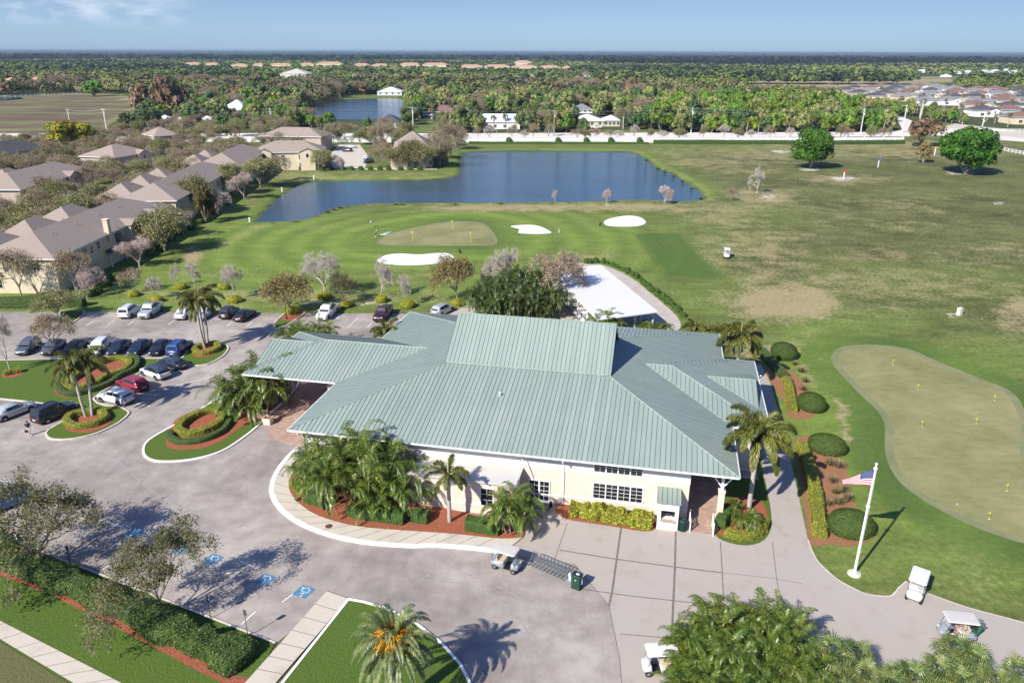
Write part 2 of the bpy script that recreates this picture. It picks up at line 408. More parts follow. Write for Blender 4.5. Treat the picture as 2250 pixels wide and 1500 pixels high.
# rings of closer-mown grass round the chipping green
d_chip = np.full(GX.shape, 99.0); sl_ = sub(chip_w, 45); d_chip[sl_] = sdf(GX[sl_], GY[sl_], chip_w)
d_putt = np.full(GX.shape, 99.0); sl_ = sub(putt_w, 20); d_putt[sl_] = sdf(GX[sl_], GY[sl_], putt_w)
mow = np.where(d_chip < 40, .5 + .5 * np.sin(d_chip * 2 * math.pi / 7.5), .5)
lush = np.maximum(lush, np.where(d_chip < 12, 1.0, 0)); dry *= np.where(d_chip < 9, .3, 1)
lush = np.maximum(lush, np.where(d_putt < 3.6, 1.1, 0)); dry *= np.where(d_putt < 3.4, .1, 1)
lush = np.maximum(lush, np.clip(1 - (d_pond - 2) / 4, 0, 1) * .9)
ring_ = np.maximum(np.clip((4.6 - d_putt) / 1.4, 0, 1) * .85, np.clip((3.6 - np.abs(d_chip - 1)) / 1.5, 0, 1) * .7) * (.75 + .25 * np.sin(PXX * .02))
tee_ = GP([(1392,515),(1440,512),(1492,513),(1545,565),(1592,614),(1530,612),(1465,606),(1425,558)]); sl_ = sub(tee_, 10); dt_ = sdf(GX[sl_], GY[sl_], tee_); ring_[sl_] = np.maximum(ring_[sl_], np.clip(.5 - dt_ / 1.6, 0, 1) * .8); lush[sl_] = np.maximum(lush[sl_], np.clip(.5 - dt_ / 2.5, 0, 1)); dry[sl_] *= np.clip(.6 + dt_ / 3, .15, 1)
mud = np.clip(1 - np.abs(d_pond) / 1.0, 0, 1) * (d_pond < 40)
far = np.clip((GY - 374) / 4, 0, 1)
FIELDS = [[(-400,300),(-300,212),(0,212),(150,205),(290,210),(330,232),(250,262),(214,300)],
          [(1600,176),(1720,170),(2105,171),(2125,180),(2060,190),(1780,194),(1650,190)],
          [(750,218),(770,210),(880,209),(884,217)],[(1290,285),(1450,285),(1440,305),(1280,305)],[(905,268),(950,260),(980,292),(900,292)],[(1985,290),(2060,268),(2400,300),(2400,380),(1960,300)]]
fieldm = np.zeros_like(GX)
for q, fv in zip(FIELDS, (1, .66, .33, .33, .33, .33)): fieldm = np.maximum(fieldm, fv * (inside(PXX, PYY, q) & ~behind))
me = bpy.data.meshes.new('ground')
nx, ny = len(xs), len(ys)
idx = np.arange(nx * ny).reshape(ny, nx)
Fq = np.stack([idx[:-1, :-1], idx[:-1, 1:], idx[1:, 1:], idx[1:, :-1]], -1).reshape(-1, 4)
me.vertices.add(nx * ny); me.loops.add(Fq.size); me.polygons.add(len(Fq))
me.vertices.foreach_set('co', np.stack([GX, GY, gz], -1).astype(np.float32).reshape(-1))
me.loops.foreach_set('vertex_index', Fq.astype(np.int32).reshape(-1))
me.polygons.foreach_set('loop_start', np.arange(0, Fq.size, 4, dtype=np.int32)); me.polygons.foreach_set('loop_total', np.full(len(Fq), 4, dtype=np.int32))
me.polygons.foreach_set('use_smooth', np.ones(len(Fq), bool))
for nme, ar in (('lush', lush), ('dry', dry), ('bare', bare), ('mow', mow), ('mud', mud), ('far', far), ('ring', ring_), ('field', fieldm)):
    at = me.attributes.new(nme, 'FLOAT', 'POINT'); at.data.foreach_set('value', ar.astype(np.float32).reshape(-1))
me.update(calc_edges=True)

t = NT('golf_ground'); p = t.pos()
n1 = t.noise(p, .035, 5, .6); n2 = t.noise(p, .22, 5, .65); n3 = t.noise(p, 1.6, 4, .7); n4 = t.noise(p, 9.0, 3, .7)
def A(*a, **kw): return t.math(*a, **kw)
lf = A('ADD', t.attr('lush'), A('MULTIPLY', A('SUBTRACT', n1, .5), 1.1))
lf = A('ADD', lf, A('MULTIPLY', A('SUBTRACT', n2, .5), .7), True)
green = t.mix(t.attr('mow'), t.ramp(n3, [(.3, (.10, .165, .028)), (.7, (.17, .22, .05))]), t.ramp(n3, [(.3, (.145, .22, .034)), (.7, (.225, .28, .068))]))
olive = t.ramp(n3, [(.3, (.052, .075, .024)), (.48, (.115, .128, .045)), (.72, (.235, .215, .095))])
st_ = t.noise(t.mapping(p, (.16, .42, 1), (0, 0, .3)), 1.0, 6, .7)
olive = t.mix(1.0, olive, t.ramp(t.noise(p, .055, 4, .6), [(.34, .66), (.5, .95), (.66, 1.18)]), 'MULTIPLY')
olive = t.mix(1.0, olive, t.ramp(st_, [(.3, .62), (.5, 1.0), (.7, 1.28)]), 'MULTIPLY')
green = t.mix(1.0, green, t.ramp(st_, [(.3, .80), (.7, 1.2)]), 'MULTIPLY')
g0 = t.mix(lf, olive, green)
df = A('ADD', t.attr('dry'), A('MULTIPLY', A('SUBTRACT', n2, .5), 1.5))
df = A('ADD', df, A('MULTIPLY', A('SUBTRACT', n1, .5), 1.3))
df = A('ADD', df, A('MULTIPLY', A('SUBTRACT', n3, .5), 1.3))
dfr = t.ramp(df, [(.36, 0.0), (.85, .85)])
g0 = t.mix(t.attr('ring'), g0, t.ramp(n3, [(.3, (.05, .098, .022)), (.7, (.085, .135, .036))]))
g1 = t.mix(dfr, g0, t.ramp(n3, [(.3, (.30, .24, .125)), (.7, (.42, .335, .19))]))
bf = t.ramp(A('ADD', A('MULTIPLY', t.attr('bare'), .8), A('MULTIPLY', A('SUBTRACT', A('ADD', A('MULTIPLY', n3, .5), A('MULTIPLY', n2, .5)), .5), 2.6)), [(.52, 0.0), (.80, .8)])
bf = A('MULTIPLY', bf, A('GREATER_THAN', t.attr('bare'), .05))
g2 = t.mix(bf, g1, (.62, .57, .49))
g3 = t.mix(t.attr('mud'), g2, (.05, .06, .025))
ff = t.ramp(n2, [(.3, (.035, .055, .02)), (.5, (.07, .085, .035)), (.75, (.13, .12, .07))])
fld = t.ramp(A('ADD', A('MULTIPLY', t.noise(t.mapping(p, (.012, .05, 1)), 1.0, 5, .65), .75), A('MULTIPLY', n1, .25)), [(.34, (.085, .06, .04)), (.45, (.15, .11, .07)), (.55, (.17, .17, .075)), (.7, (.36, .29, .16))])
g4 = t.mix(t.attr('far'), g3, t.mix(A('GREATER_THAN', t.attr('field'), .2), ff, t.mix(A('GREATER_THAN', t.attr('field'), .5), t.ramp(n2, [(.35, (.10, .15, .035)), (.65, (.17, .19, .06))]), t.mix(A('GREATER_THAN', t.attr('field'), .8), t.ramp(t.noise(t.mapping(p, (.01, .03, 1)), 1.0, 5, .65), [(.35, (.24, .20, .115)), (.65, (.40, .33, .20))]), fld))))
g5 = t.mix(1.0, g4, t.ramp(n4, [(.25, .72), (.75, 1.25)]), 'MULTIPLY')
GROUNDMAT = t.bsdf(g5, .95, t.bump(n4, .35, .05), spec=.1)
me.materials.append(GROUNDMAT)
struct(link('ground', me))

# ---- water
t = NT('pond_water'); p = t.pos()
wv = t.noise(t.mapping(p, (.55, 1.6, 1), (0, 0, .35)), 1.5, 4, .65)
wv2 = t.noise(t.mapping(p, (.02, .05, 1)), 1.0, 3, .5)
wc = t.ramp(wv2, [(.35, (.030, .065, .10)), (.65, (.045, .09, .135))])
WATER = t.bsdf(wc, .09, t.bump(wv, .55, .14), spec=.5)
for pw in pond_w:
    mb = MB(); q = offset(pw, -1.6); mb.poly([(a[0], a[1], WZ) for a in q]); struct(mb.build('pond', WATER))

# ---- paving materials
t = NT('asphalt'); p = t.pos()
a1 = t.noise(p, .07, 4, .6); a2 = t.noise(p, .5, 5, .65); a3 = t.noise(p, 12, 3, .7)
vor = t.noise(t.mapping(p, (.05, .5, 1), (0, 0, .6)), 1.0, 5, .7)
c = t.ramp(A('ADD', A('MULTIPLY', a1, .6), A('MULTIPLY', a2, .4)), [(.38, (.225, .192, .168)), (.5, (.325, .282, .248)), (.61, (.43, .38, .335))])
c = t.mix(t.ramp(vor, [(.60, 0.0), (.74, .45)]), c, (.44, .41, .39))
st1 = t.noise(t.mapping(p, (.9, .06, 1), (0, 0, -.5)), 1.0, 4, .6); sp1 = t.noise(p, .9, 3, .5)
c = t.mix(t.ramp(st1, [(.56, 0.0), (.72, .3)]), c, (.20, .175, .165))
c = t.mix(t.ramp(sp1, [(.69, 0.0), (.77, .5)]), c, (.14, .125, .12))
c = t.mix(1.0, c, t.ramp(a3, [(.2, .82), (.8, 1.14)]), 'MULTIPLY')
ASPH = t.bsdf(c, .9, t.bump(a3, .25, .02), spec=.25)
def concrete(name, col, stain=(.30, .24, .17)):
    t = NT(name); p = t.pos()
    a1 = t.noise(p, .16, 5, .65); a2 = t.noise(p, 1.1, 4, .65); a3 = t.noise(p, 14, 3, .7)
    lo = tuple(x * .8 for x in col); hi = tuple(min(.9, x * 1.14) for x in col)
    c = t.ramp(A('ADD', A('MULTIPLY', a1, .55), A('MULTIPLY', a2, .45)), [(.40, lo), (.5, col), (.61, hi)])
    c = t.mix(t.ramp(t.noise(p, .45, 4, .6), [(.53, 0.0), (.76, .5)]), c, stain)
    c = t.mix(1.0, c, t.ramp(a3, [(.2, .88), (.8, 1.08)]), 'MULTIPLY')
    return t.bsdf(c, .88, t.bump(a3, .15, .02), spec=.25)
CONC = concrete('pad_concrete', (.405, .36, .315)); WALK = concrete('sidewalk_concrete', (.55, .49, .40)); PATH = concrete('cart_path_concrete', (.36, .34, .325))
KERB = plain('kerb_concrete', (.60, .54, .45), .85, .12, 1.5, obj=False); KERBW = plain('kerb_white_paint', (.84, .83, .81), .7, .05, 2, obj=False)
PAINT = plain('white_road_paint', (.72, .71, .68), .8, .18, 8, obj=False); JOINT = plain('joint_dark', (.17, .145, .12), .95, .3, 3, obj=False)
def turfmat(name, a, b, c):
    t = NT(name); p = t.pos()
    n1 = t.noise(p, .35, 4, .6); n3 = t.noise(p, 7, 4, .75); n5 = t.noise(t.mapping(p, (1, 1, 1)), 28, 2, .7)
    f = A('ADD', A('MULTIPLY', n1, .45), A('MULTIPLY', n3, .55))
    col = t.ramp(f, [(.40, a), (.5, b), (.61, c)])
    col = t.mix(1.0, col, t.ramp(n5, [(.25, .6), (.75, 1.35)]), 'MULTIPLY')
    return t.bsdf(col, .95, t.bump(n3, .9, .12), spec=.1)
TURF = turfmat('lush_turf', (.045, .085, .013), (.10, .155, .028), (.22, .23, .07))
TURFD = turfmat('patchy_turf', (.07, .09, .025), (.15, .15, .06), (.32, .26, .16))
t = NT('red_mulch'); p = t.pos()
n1 = t.noise(p, 10, 5, .8); n2 = t.noise(p, 1.2, 3)
c = t.ramp(n1, [(.3, (.14, .04, .022)), (.5, (.33, .105, .055)), (.7, (.52, .23, .135))])
c = t.mix(t.ramp(n2, [(.5, 0.0), (.75, .5)]), c, (.24, .10, .06))
MULCH = t.bsdf(c, .95, t.bump(n1, .9, .08), spec=.1)
t = NT('pine_straw'); p = t.pos(); n1 = t.noise(p, 9, 5, .8)
STRAW = t.bsdf(t.ramp(n1, [(.3, (.17, .08, .04)), (.55, (.34, .17, .09)), (.75, (.50, .30, .18))]), .95, t.bump(n1, .9, .08), spec=.1)
SAND = plain('bunker_sand', (.78, .76, .72), .95, .07, .5, obj=False, bump=.2); LIME = plain('crushed_shell', (.66, .60, .53), .95, .14, .6, obj=False, bump=.2)
t = NT('clay_pavers'); p = t.mapping(t.pos(), (1, 1, 1), (0, 0, R(11.7)))
br = t.n('ShaderNodeTexBrick', i_Vector=p, i_Scale=1.0, i_Color1=(.50, .34, .25, 1), i_Color2=(.34, .20, .155, 1), i_Mortar=(.26, .20, .16, 1))
br.inputs['Mortar Size'].default_value = .018; br.inputs['Brick Width'].default_value = .46; br.inputs['Row Height'].default_value = .3
PAVER = t.bsdf(t.mix(.45, br.outputs[0], t.ramp(t.noise(p, 1.2, 4), [(.3, (.27, .16, .13)), (.7, (.54, .40, .30))])), .85, spec=.25)

def sheet(name, pts, z, mat, sm=0):
    q = smooth(pts, sm) if sm else pts
    mb = MB(); mb.poly([(a[0], a[1], z) for a in q][:: (1 if area(q) > 0 else -1)])
    return struct(mb.build(name, mat))
def strip(mb, pts, wd, z, mi=0):
    """flat ribbon along a polyline"""
    P = [Vector((a[0], a[1], z)) for a in pts]
    L, Rr = [], []
    for i, q in enumerate(P):
        d = (P[min(i + 1, len(P) - 1)] - P[max(i - 1, 0)]); d.z = 0; d.normalize()
        n = Vector((-d.y, d.x, 0)) * wd / 2; L.append(q + n); Rr.append(q - n)
    for i in range(len(P) - 1): mb.poly([Rr[i], Rr[i + 1], L[i + 1], L[i]], mi)
def kerbed(name, pts, inner_mat, kerb_mat, kw=.2, sm=4, kz=.14, tz=.10):
    """raised island: kerb ring with turf inside"""
    q = smooth(pts, sm) if sm else pts
    if area(q) < 0: q = q[::-1]
    q2 = offset(q, kw); mb = MB(); n = len(q)
    vs = [(a[0], a[1], 0) for a in q] + [(a[0], a[1], kz) for a in q] + [(a[0], a[1], kz) for a in q2] + [(a[0], a[1], 0) for a in q2]
    fs = [[k * n + i, k * n + (i + 1) % n, (k + 1) * n + (i + 1) % n, (k + 1) * n + i] for k in range(3) for i in range(n)]
    mb.add(vs, fs); struct(mb.build('kerb', kerb_mat))
    sheet(name, q2, tz, inner_mat)
    return q

sheet('parking_lot', GP([(-420,682),(1010,690),(1010,900),(1300,1150),(1320,1238),(1380,1330),(1420,1600),(960,1600),(900,1420),(775,1330),(740,1305),(607,1412),(104,1216),(-420,1010)]), .004, ASPH)
sheet('drive_upper', GP([(-500,700),(-420,682),(-420,1010),(-700,900)]), .004, ASPH)
pad = GP([(1105,1212),(1150,1170),(1225,1118),(1440,1135),(1510,1140),(1575,1150),(1605,1165),(1650,1180),(1685,1172),(1692,1150),(1680,1060),(1668,960),(1655,880),(1640,800),(1672,800),(1692,840),(1715,920),(1735,1000),(1757,1100),(1775,1185),(1795,1230),(1840,1272),(1900,1303),(1955,1309),(1975,1290),(1992,1276),(2030,1300),(2130,1335),(2260,1370),(2460,1430),(2500,1620),(1372,1620),(1362,1450),(1338,1330),(1262,1238)])
sheet('concrete_pad', pad, .008, CONC)
mb = MB(); strip(mb, GP([(1262,1238),(1338,1330),(1362,1450),(1374,1600)]), .05, .016); strip(mb, GP([(1246,1150),(1232,1190),(1216,1235)]), .06, .016)
strip(mb, GP([(1366,1150),(1355,1228),(1345,1300),(1338,1330)]), .16, .016); strip(mb, GP([(1485,1160),(1483,1245),(1479,1330),(1474,1450)]), .16, .016); strip(mb, GP([(1583,1190),(1587,1258),(1590,1320)]), .08, .016); strip(mb, GP([(1697,1190),(1706,1268),(1716,1325)]), .06, .016)
strip(mb, GP([(1230,1208),(1354,1228),(1482,1245),(1588,1258)]), .13, .0165); strip(mb, GP([(1588,1258),(1700,1270),(1765,1282)]), .05, .0165); strip(mb, GP([(1266,1292),(1380,1308),(1545,1326)]), .10, .0165); strip(mb, GP([(1362,1392),(1480,1402)]), .08, .0165)
struct(mb.build('pad_joint', JOINT))
mb = MB()
for pl in ([(1775,1185),(1795,1230),(1840,1272),(1900,1303),(1955,1309),(1975,1290),(1992,1276)], [(2030,1300),(2130,1335),(2260,1370),(2460,1430)]): strip(mb, smooth(GP(pl), 4, False), .10, .018)
struct(mb.build('path_edge', KERB))
mb = MB()
for a, b in [((724,719),(747,692)),((764,720),(787,697)),((807,720),(816,709)),((189,716),(205,705)),((236,715),(252,703)),((280,715),(296,704)),((369,713),(385,703)),((499,717),(509,707)),((541,717),(555,707)),((421,1227),(447,1207)),((527,1232),(556,1244)),((492,1260),(525,1256)),((530,1371),(561,1343)),((225,1251),(239,1242)),((445,1339),(472,1315)),((221,1141),(276,1160)),((387,847),(480,824)),((307,875),(339,876)),((300,886),(330,893)),((40,950),(75,938)),((-20,1180),(40,1140)),((620,1322),(650,1300))]:
    strip(mb, [G(*a), G(*b)], .11, .012)
struct(mb.build('bay_line', PAINT))
mb = MB()
for pl in ([(783,1198),(763,1242),(728,1264),(703,1287)],[(961,1218),(945,1258),(930,1272),(980,1278),(1023,1283),(1076,1308),(1119,1336),(1154,1379),(1190,1436)],[(600,1120),(560,1135),(520,1160)],[(205,960),(330,1075),(420,1120)],[(560,1000),(470,1040),(380,1075)],[(1010,1255),(1100,1290),(1200,1350)]):
    strip(mb, smooth(GP(pl), 5, False), .12, .012)
struct(mb.build('crack_sealing', plain('pale_sealer', (.315, .285, .268), .9, .2, 3, obj=False)))

# ---- islands and beds
I1 = kerbed('median_lawn', GP([(-300,797),(0,792),(90,790),(225,788),(330,788),(400,786),(412,765),(440,755),(475,752),(500,760),(503,768),(490,784),(455,802),(420,804),(395,797),(345,803),(300,825),(250,848),(207,877),(235,892),(262,893),(283,904),(283,912),(262,930),(215,953),(160,966),(115,967),(100,958),(104,946),(140,925),(172,905),(165,897),(105,890),(0,878),(-300,858)]), TURF, KERB, .2, 2)
I2 = kerbed('entry_island_lawn', GP([(313,995),(325,968),(390,930),(450,893),(500,865),(560,840),(600,826),(650,830),(655,850),(624,884),(598,907),(570,935),(540,960),(490,992),(430,1010),(370,1016),(330,1012)]), TURF, KERBW, .22, 4)
kerbed('lamp_island_lawn', GP([(601,712),(618,695),(632,686),(672,686),(655,700),(630,716),(606,722)]), TURF, KERB, .18, 2)
kerbed('corner_island_lawn', GP([(132,684),(187,684),(172,702),(148,716),(136,706)]), TURF, KERB, .18, 2)
front_lawn = kerbed('front_lawn', GP([(765,1316),(800,1322),(850,1336),(920,1372),(975,1415),(1015,1460),(1040,1510),(1048,1580),(555,1580)]), TURF, KERBW, .2, 0)
sheet('hedge_bed_lawn', GP([(104,1219),(604,1413),(560,1500),(480,1600),(-600,1600),(-420,1012)]), .06, TURF)
mb = MB(); strip(mb, GP([(-420,1012),(104,1218),(605,1414)]), .18, .12); struct(mb.build('kerb', KERB))
sheet('walkway', GP([(718,1300),(766,1316),(590,1520),(520,1600),(450,1600),(540,1500)]), .105, WALK)
sheet('street_walk', GP([(-300,1205),(0,1364),(265,1500),(420,1590),(300,1610),(160,1500),(0,1404),(-330,1240)]), .075, WALK)
sheet('verge', GP([(-330,1248),(0,1410),(155,1505),(290,1610),(-500,1640)]), .09, TURFD)
mb = MB()
for k in range(7):
    f = k / 7; strip(mb, [G(718 - 178 * f, 1300 + 200 * f), G(766 - 170 * f, 1316 + 194 * f)], .05, .112)
for k in range(12):
    f = k / 11; strip(mb, [G(-150 + 440 * f, 1288 + 225 * f), G(-180 + 370 * f, 1315 + 210 * f)], .04, .083)
struct(mb.build('walk_joint', JOINT))
sheet('mulch_bed', smooth(GP([(-420,1052),(-100,1200),(0,1252),(100,1292),(250,1358),(400,1432),(500,1478),(548,1492),(530,1512),(470,1492),(340,1424),(230,1366),(100,1304),(0,1264),(-110,1215),(-420,1070)]), 3), .072, MULCH)

# sidewalk in front of the clubhouse with white kerb
OUT = [(655,984),(632,1006),(610,1035),(598,1065),(598,1085),(610,1110),(640,1138),(680,1160),(740,1180),(810,1193),(900,1200),(960,1199),(1040,1205),(1108,1214)]
INN = [(668,1000),(650,1030),(636,1060),(637,1080),(655,1105),(690,1130),(740,1148),(800,1160),(900,1168),(1000,1175),(1100,1185),(1148,1182)]
ow = smooth(GP(OUT), 4, False); iw = smooth(GP(INN), 4, False)
slab = ow + iw[::-1]
mb = MB(); mb.prism(slab if area(slab) > 0 else slab[::-1], 0, .13); struct(mb.build('sidewalk', WALK))
mb = MB(); strip(mb, ow, .42, .137)
for i in range(len(ow) - 1):
    d = (ow[i + 1] - ow[i]).normalized(); n = Vector((-d.y, d.x, 0)) * -.21
    a, b = ow[i] + n, ow[i + 1] + n
    mb.poly([(a[0], a[1], 0), (b[0], b[1], 0), (b[0], b[1], .137), (a[0], a[1], .137)])
struct(mb.build('kerb', KERBW))
mb = MB()
def atl(P, f):
    L = [0]
    for i in range(len(P) - 1): L.append(L[-1] + (P[i + 1] - P[i]).length)
    s = f * L[-1]
    for i in range(len(P) - 1):
        if L[i + 1] >= s: return P[i].lerp(P[i + 1], (s - L[i]) / max(1e-6, L[i + 1] - L[i]))
    return P[-1]
for k in range(1, 19): f = k / 19.5; strip(mb, [atl(ow, f).lerp(atl(iw, f), .09), atl(iw, f)], .05, .137)
struct(mb.build('walk_joint', JOINT))
bed = smooth(GP([(668,1000),(650,1030),(636,1060),(637,1080),(655,1105),(690,1130),(740,1148),(800,1160),(900,1168),(1000,1175),(1100,1185),(1145,1183),(1152,1165),(1140,1145),(1060,1135),(900,1100),(780,1060),(700,1000)]), 3)
sheet('mulch_bed', bed, .125, MULCH)
sheet('mulch_bed', smooth(GP([(1221,1123),(1225,1108),(1260,1100),(1330,1120),(1436,1142),(1441,1160),(1415,1167),(1344,1156),(1276,1146),(1242,1139)]), 3), .03, MULCH)
sheet('mulch_bed', smooth(GP([(1570,1168),(1590,1188),(1640,1198),(1680,1185),(1695,1150),(1688,1090),(1670,1040),(1600,1050),(1578,1120)]), 3), .03, TURF)
sheet('mulch_bed', smooth(GP([(1574,1165),(1595,1180),(1640,1188),(1672,1178),(1685,1150),(1680,1110),(1640,1090),(1590,1110)]), 3), .045, MULCH)
# mulch under the ring hedges
sheet('mulch_bed', smooth(GP([(365,968),(372,985),(400,990),(450,985),(490,968),(530,940),(570,925),(600,905),(620,885),(650,860),(650,835),(600,832),(560,850),(510,880),(490,900),(430,905),(385,925)]), 3), .115, MULCH)
sheet('mulch_bed', smooth(GP([(143,935),(150,948),(190,952),(230,940),(248,922),(240,905),(200,898),(160,910)]), 3), .115, MULCH)
sheet('mulch_bed', smooth(GP([(424,776),(430,786),(455,785),(480,775),(488,765),(470,757),(440,760)]), 3), .115, MULCH)
sheet('mulch_bed', smooth(GP([(120,862),(140,875),(170,872),(230,850),(270,825),(305,805),(308,785),(240,785),(180,810),(130,845)]), 3), .115, MULCH)
sheet('mulch_bed', smooth(GP([(4,826),(20,832),(50,824),(50,814),(20,812)]), 3), .115, MULCH)
sheet('mulch_bed', smooth(GP([(618,702),(640,706),(664,696),(668,688),(640,686)]), 3), .115, MULCH)
sheet('straw_bed', smooth(GP([(1690,790),(1716,800),(1745,820),(1772,850),(1782,890),(1790,915),(1760,920),(1732,915),(1722,880),(1700,850),(1680,810)]), 3), .03, STRAW)
sheet('straw_bed', smooth(GP([(1750,965),(1790,960),(1830,1000),(1860,1020),(1862,1060),(1880,1110),(1915,1140),(1920,1180),(1870,1200),(1820,1196),(1780,1195),(1768,1120),(1752,1030)]), 3), .03, STRAW)
# brick paving under the entrance canopy and the side gate
sheet('brick_drive', GP([(598,908),(620,885),(655,852),(700,820),(900,800),(900,960),(700,960),(668,975),(655,984),(590,960)]), .010, PAVER)
sheet('brick_walk', GP([(1512,1168),(1572,1174),(1590,1060),(1600,960),(1500,960)]), .020, PAVER)
# cart barn track and the shell path around it
sheet('shell_path', smooth(GP([(1240,575),(1262,574),(1290,580),(1328,583),(1385,609),(1425,640),(1467,675),(1494,705),(1484,728),(1400,735),(1000,700),(990,685),(1060,672),(1200,660),(1210,600)]), 3), .006, plain('shell_path_grit', (.44, .385, .335), .95, .14, .8, obj=False, bump=.2))

q_ = kerbed('thicket_bed', GP([(1500,1480),(1560,1425),(1640,1405),(1740,1425),(1830,1470),(1930,1500),(2060,1500),(2200,1512),(2330,1560),(2330,1900),(1480,1900),(1470,1560)]), MULCH, KERB, .15, 3)
# ---- golf surfaces
t = NT('putting_green_turf'); p = t.pos()
n1 = t.noise(p, .12, 5, .65); n2 = t.noise(t.mapping(p, (.5, 1.3, 1), (0, 0, .25)), 1.0, 5, .75); n3 = t.noise(p, 9, 3, .7)
c = t.ramp(A('ADD', A('MULTIPLY', n1, .65), A('MULTIPLY', n2, .35)), [(.38, (.185, .182, .078)), (.5, (.242, .234, .104)), (.62, (.30, .278, .14))])
PGREEN = t.bsdf(t.mix(1.0, c, t.ramp(n3, [(.2, .85), (.8, 1.12)]), 'MULTIPLY'), .95, spec=.1)
t = NT('collar_turf'); p = t.pos(); n2 = t.noise(p, .3, 4); n3 = t.noise(p, 8, 3, .7)
c = t.ramp(n2, [(.3, (.17, .185, .09)), (.7, (.24, .24, .125))])
COLLAR = t.bsdf(t.mix(1.0, c, t.ramp(n3, [(.2, .8), (.8, 1.2)]), 'MULTIPLY'), .95, spec=.1)
sheet('green_collar', putt_w, .006, COLLAR); sheet('putting_green', offset(putt_w, .9), .010, PGREEN)
sheet('green_collar', chip_w, .006, COLLAR); sheet('chipping_green', offset(chip_w, .8), .010, PGREEN)
for b in BUNK: sheet('sand_bunker', GP(b), .012, SAND, 5)

# ---- far roads
sheet('lane', smooth(GP([(-60,535),(60,505),(150,480),(240,448),(330,402),(420,360),(500,330),(520,322),(490,320),(410,340),(310,388),(225,425),(140,455),(50,480),(-60,498)]), 2), .012, WALK)
sheet('courtyard', GP([(735,372),(800,372),(812,345),(790,318),(745,318),(720,345)]), .012, WALK)
sheet('lakeside_walk', GP([(560,375),(640,373.5),(960,373),(960,370),(640,370.5),(565,372)]), .012, WALK)
sheet('county_road', [G(-300,303,0), G(300,303,0), G(1000,304,0), G(1985,300,0), G(2060,298,0), G(2700,345,0), G(2700,305,0), G(2200,290,0), G(2060,284,0), G(1995,283,0), G(1960,290,0), G(1000,293,0), G(300,293,0), G(-300,293,0)], .012, LIME)
sheet('side_road', GP([(1985,290),(2050,290),(2010,268),(1985,258),(1960,256),(1975,270)]), .016, LIME)
sheet('side_road', GP([(2050,283),(2500,330),(2500,318),(2100,272)]), .020, WALK)
sheet('field_track', GP([(-300,298.5),(212,298.5),(212,296),(-300,296)]), .016, LIME)
sheet('far_road', GP([(1610,173),(1820,171.5),(2110,170.2),(2110,169.4),(1820,170.3),(1610,171)]), .03, LIME)
# ================================================================== clubhouse
U = Vector((0.97927, -0.20255, 0)); Vv = Vector((0.20255, 0.97927, 0)); O = Vector((-21.322, 63.581, 0)); ROT = math.atan2(U.y, U.x)
LM, WM, ZE, PM, DB = 41.48, 35.49, 5.4, .248, 12.3
ZB = ZE + PM * DB
def Q(a, b, h=0.0): return O + U * a + Vv * b + Vector((0, 0, h))
def wallhit(x, y, b):
    """photo point on the vertical plane b = const -> a, h"""
    d = _F + (x - 1125) / FPX * _X + (y - 750) / FPX * _Y; d = Vector(d); C = Vector((0, 0, CH)) - O
    tt = (b - C.dot(Vv)) / d.dot(Vv); q = C + d * tt
    return q.dot(U), q.z

t = NT('roof_metal'); p = t.obj()
n1 = t.noise(p, .12, 3); n2 = t.noise(t.mapping(p, (.9, .25, .5)), 1.0, 4)
c = t.ramp(A('ADD', A('MULTIPLY', n1, .6), A('MULTIPLY', n2, .4)), [(.32, (.246, .306, .262)), (.5, (.272, .332, .284)), (.68, (.30, .358, .306))])
sx = t.n('ShaderNodeSeparateXYZ', i_Vector=p); sn = t.n('ShaderNodeSeparateXYZ', i_Vector=t.n('ShaderNodeTexCoord').outputs['Normal'])
alongy = A('GREATER_THAN', A('ABSOLUTE', sn.outputs[1]), A('ABSOLUTE', sn.outputs[0]))
q_ = A('ADD', A('MULTIPLY', sx.outputs[0], alongy), A('MULTIPLY', sx.outputs[1], A('SUBTRACT', 1.0, alongy)))
wn = t.n('ShaderNodeTexWhiteNoise', noise_dimensions='1D'); t.put(wn.inputs['W'], A('FLOOR', A('MULTIPLY', q_, 1 / .452)))
c = t.mix(1.0, c, t.ramp(wn.outputs[0], [(0, .93), (1, 1.06)]), 'MULTIPLY')
stn = t.noise(t.mapping(p, (.9, .12, .3)), 1.0, 5, .7)
c = t.mix(t.ramp(stn, [(.58, 0.0), (.78, .22)]), c, (.20, .23, .20))
ROOF = t.bsdf(c, .36, spec=.6)
SEAM = plain('roof_seam_shadow_tone', (.10, .125, .115), .5, .08, 1.0)  # seams coloured darker than the panels to paint in each rib's shadow line
WHITE = plain('white_trim_paint', (.80, .79, .77), .6, .03, 2); STUCW = plain('white_stucco', (.70, .675, .63), .85, .05, 2.5, bump=.2)
STUCC = plain('cream_stucco', (.66, .565, .465), .85, .06, 2.5, bump=.2)
GLASS = plain('dark_window_glass', (.018, .02, .024), .06, .3, .6, spec=.8); SOFF = plain('soffit_paint', (.62, .60, .56), .8)
FLATW = plain('white_flat_roof', (.56, .535, .50), .8, .06, .5)

club = thing('clubhouse', 'large single-storey clubhouse with a pale green standing-seam metal roof', 'clubhouse', Q(0, 0, 0), ROT)
def lp(a, b, h): return Vector((a, b, h))      # local coordinates of the clubhouse
def fin(mb, name, mats, **kw): return mb.build(name, mats, club, **kw)

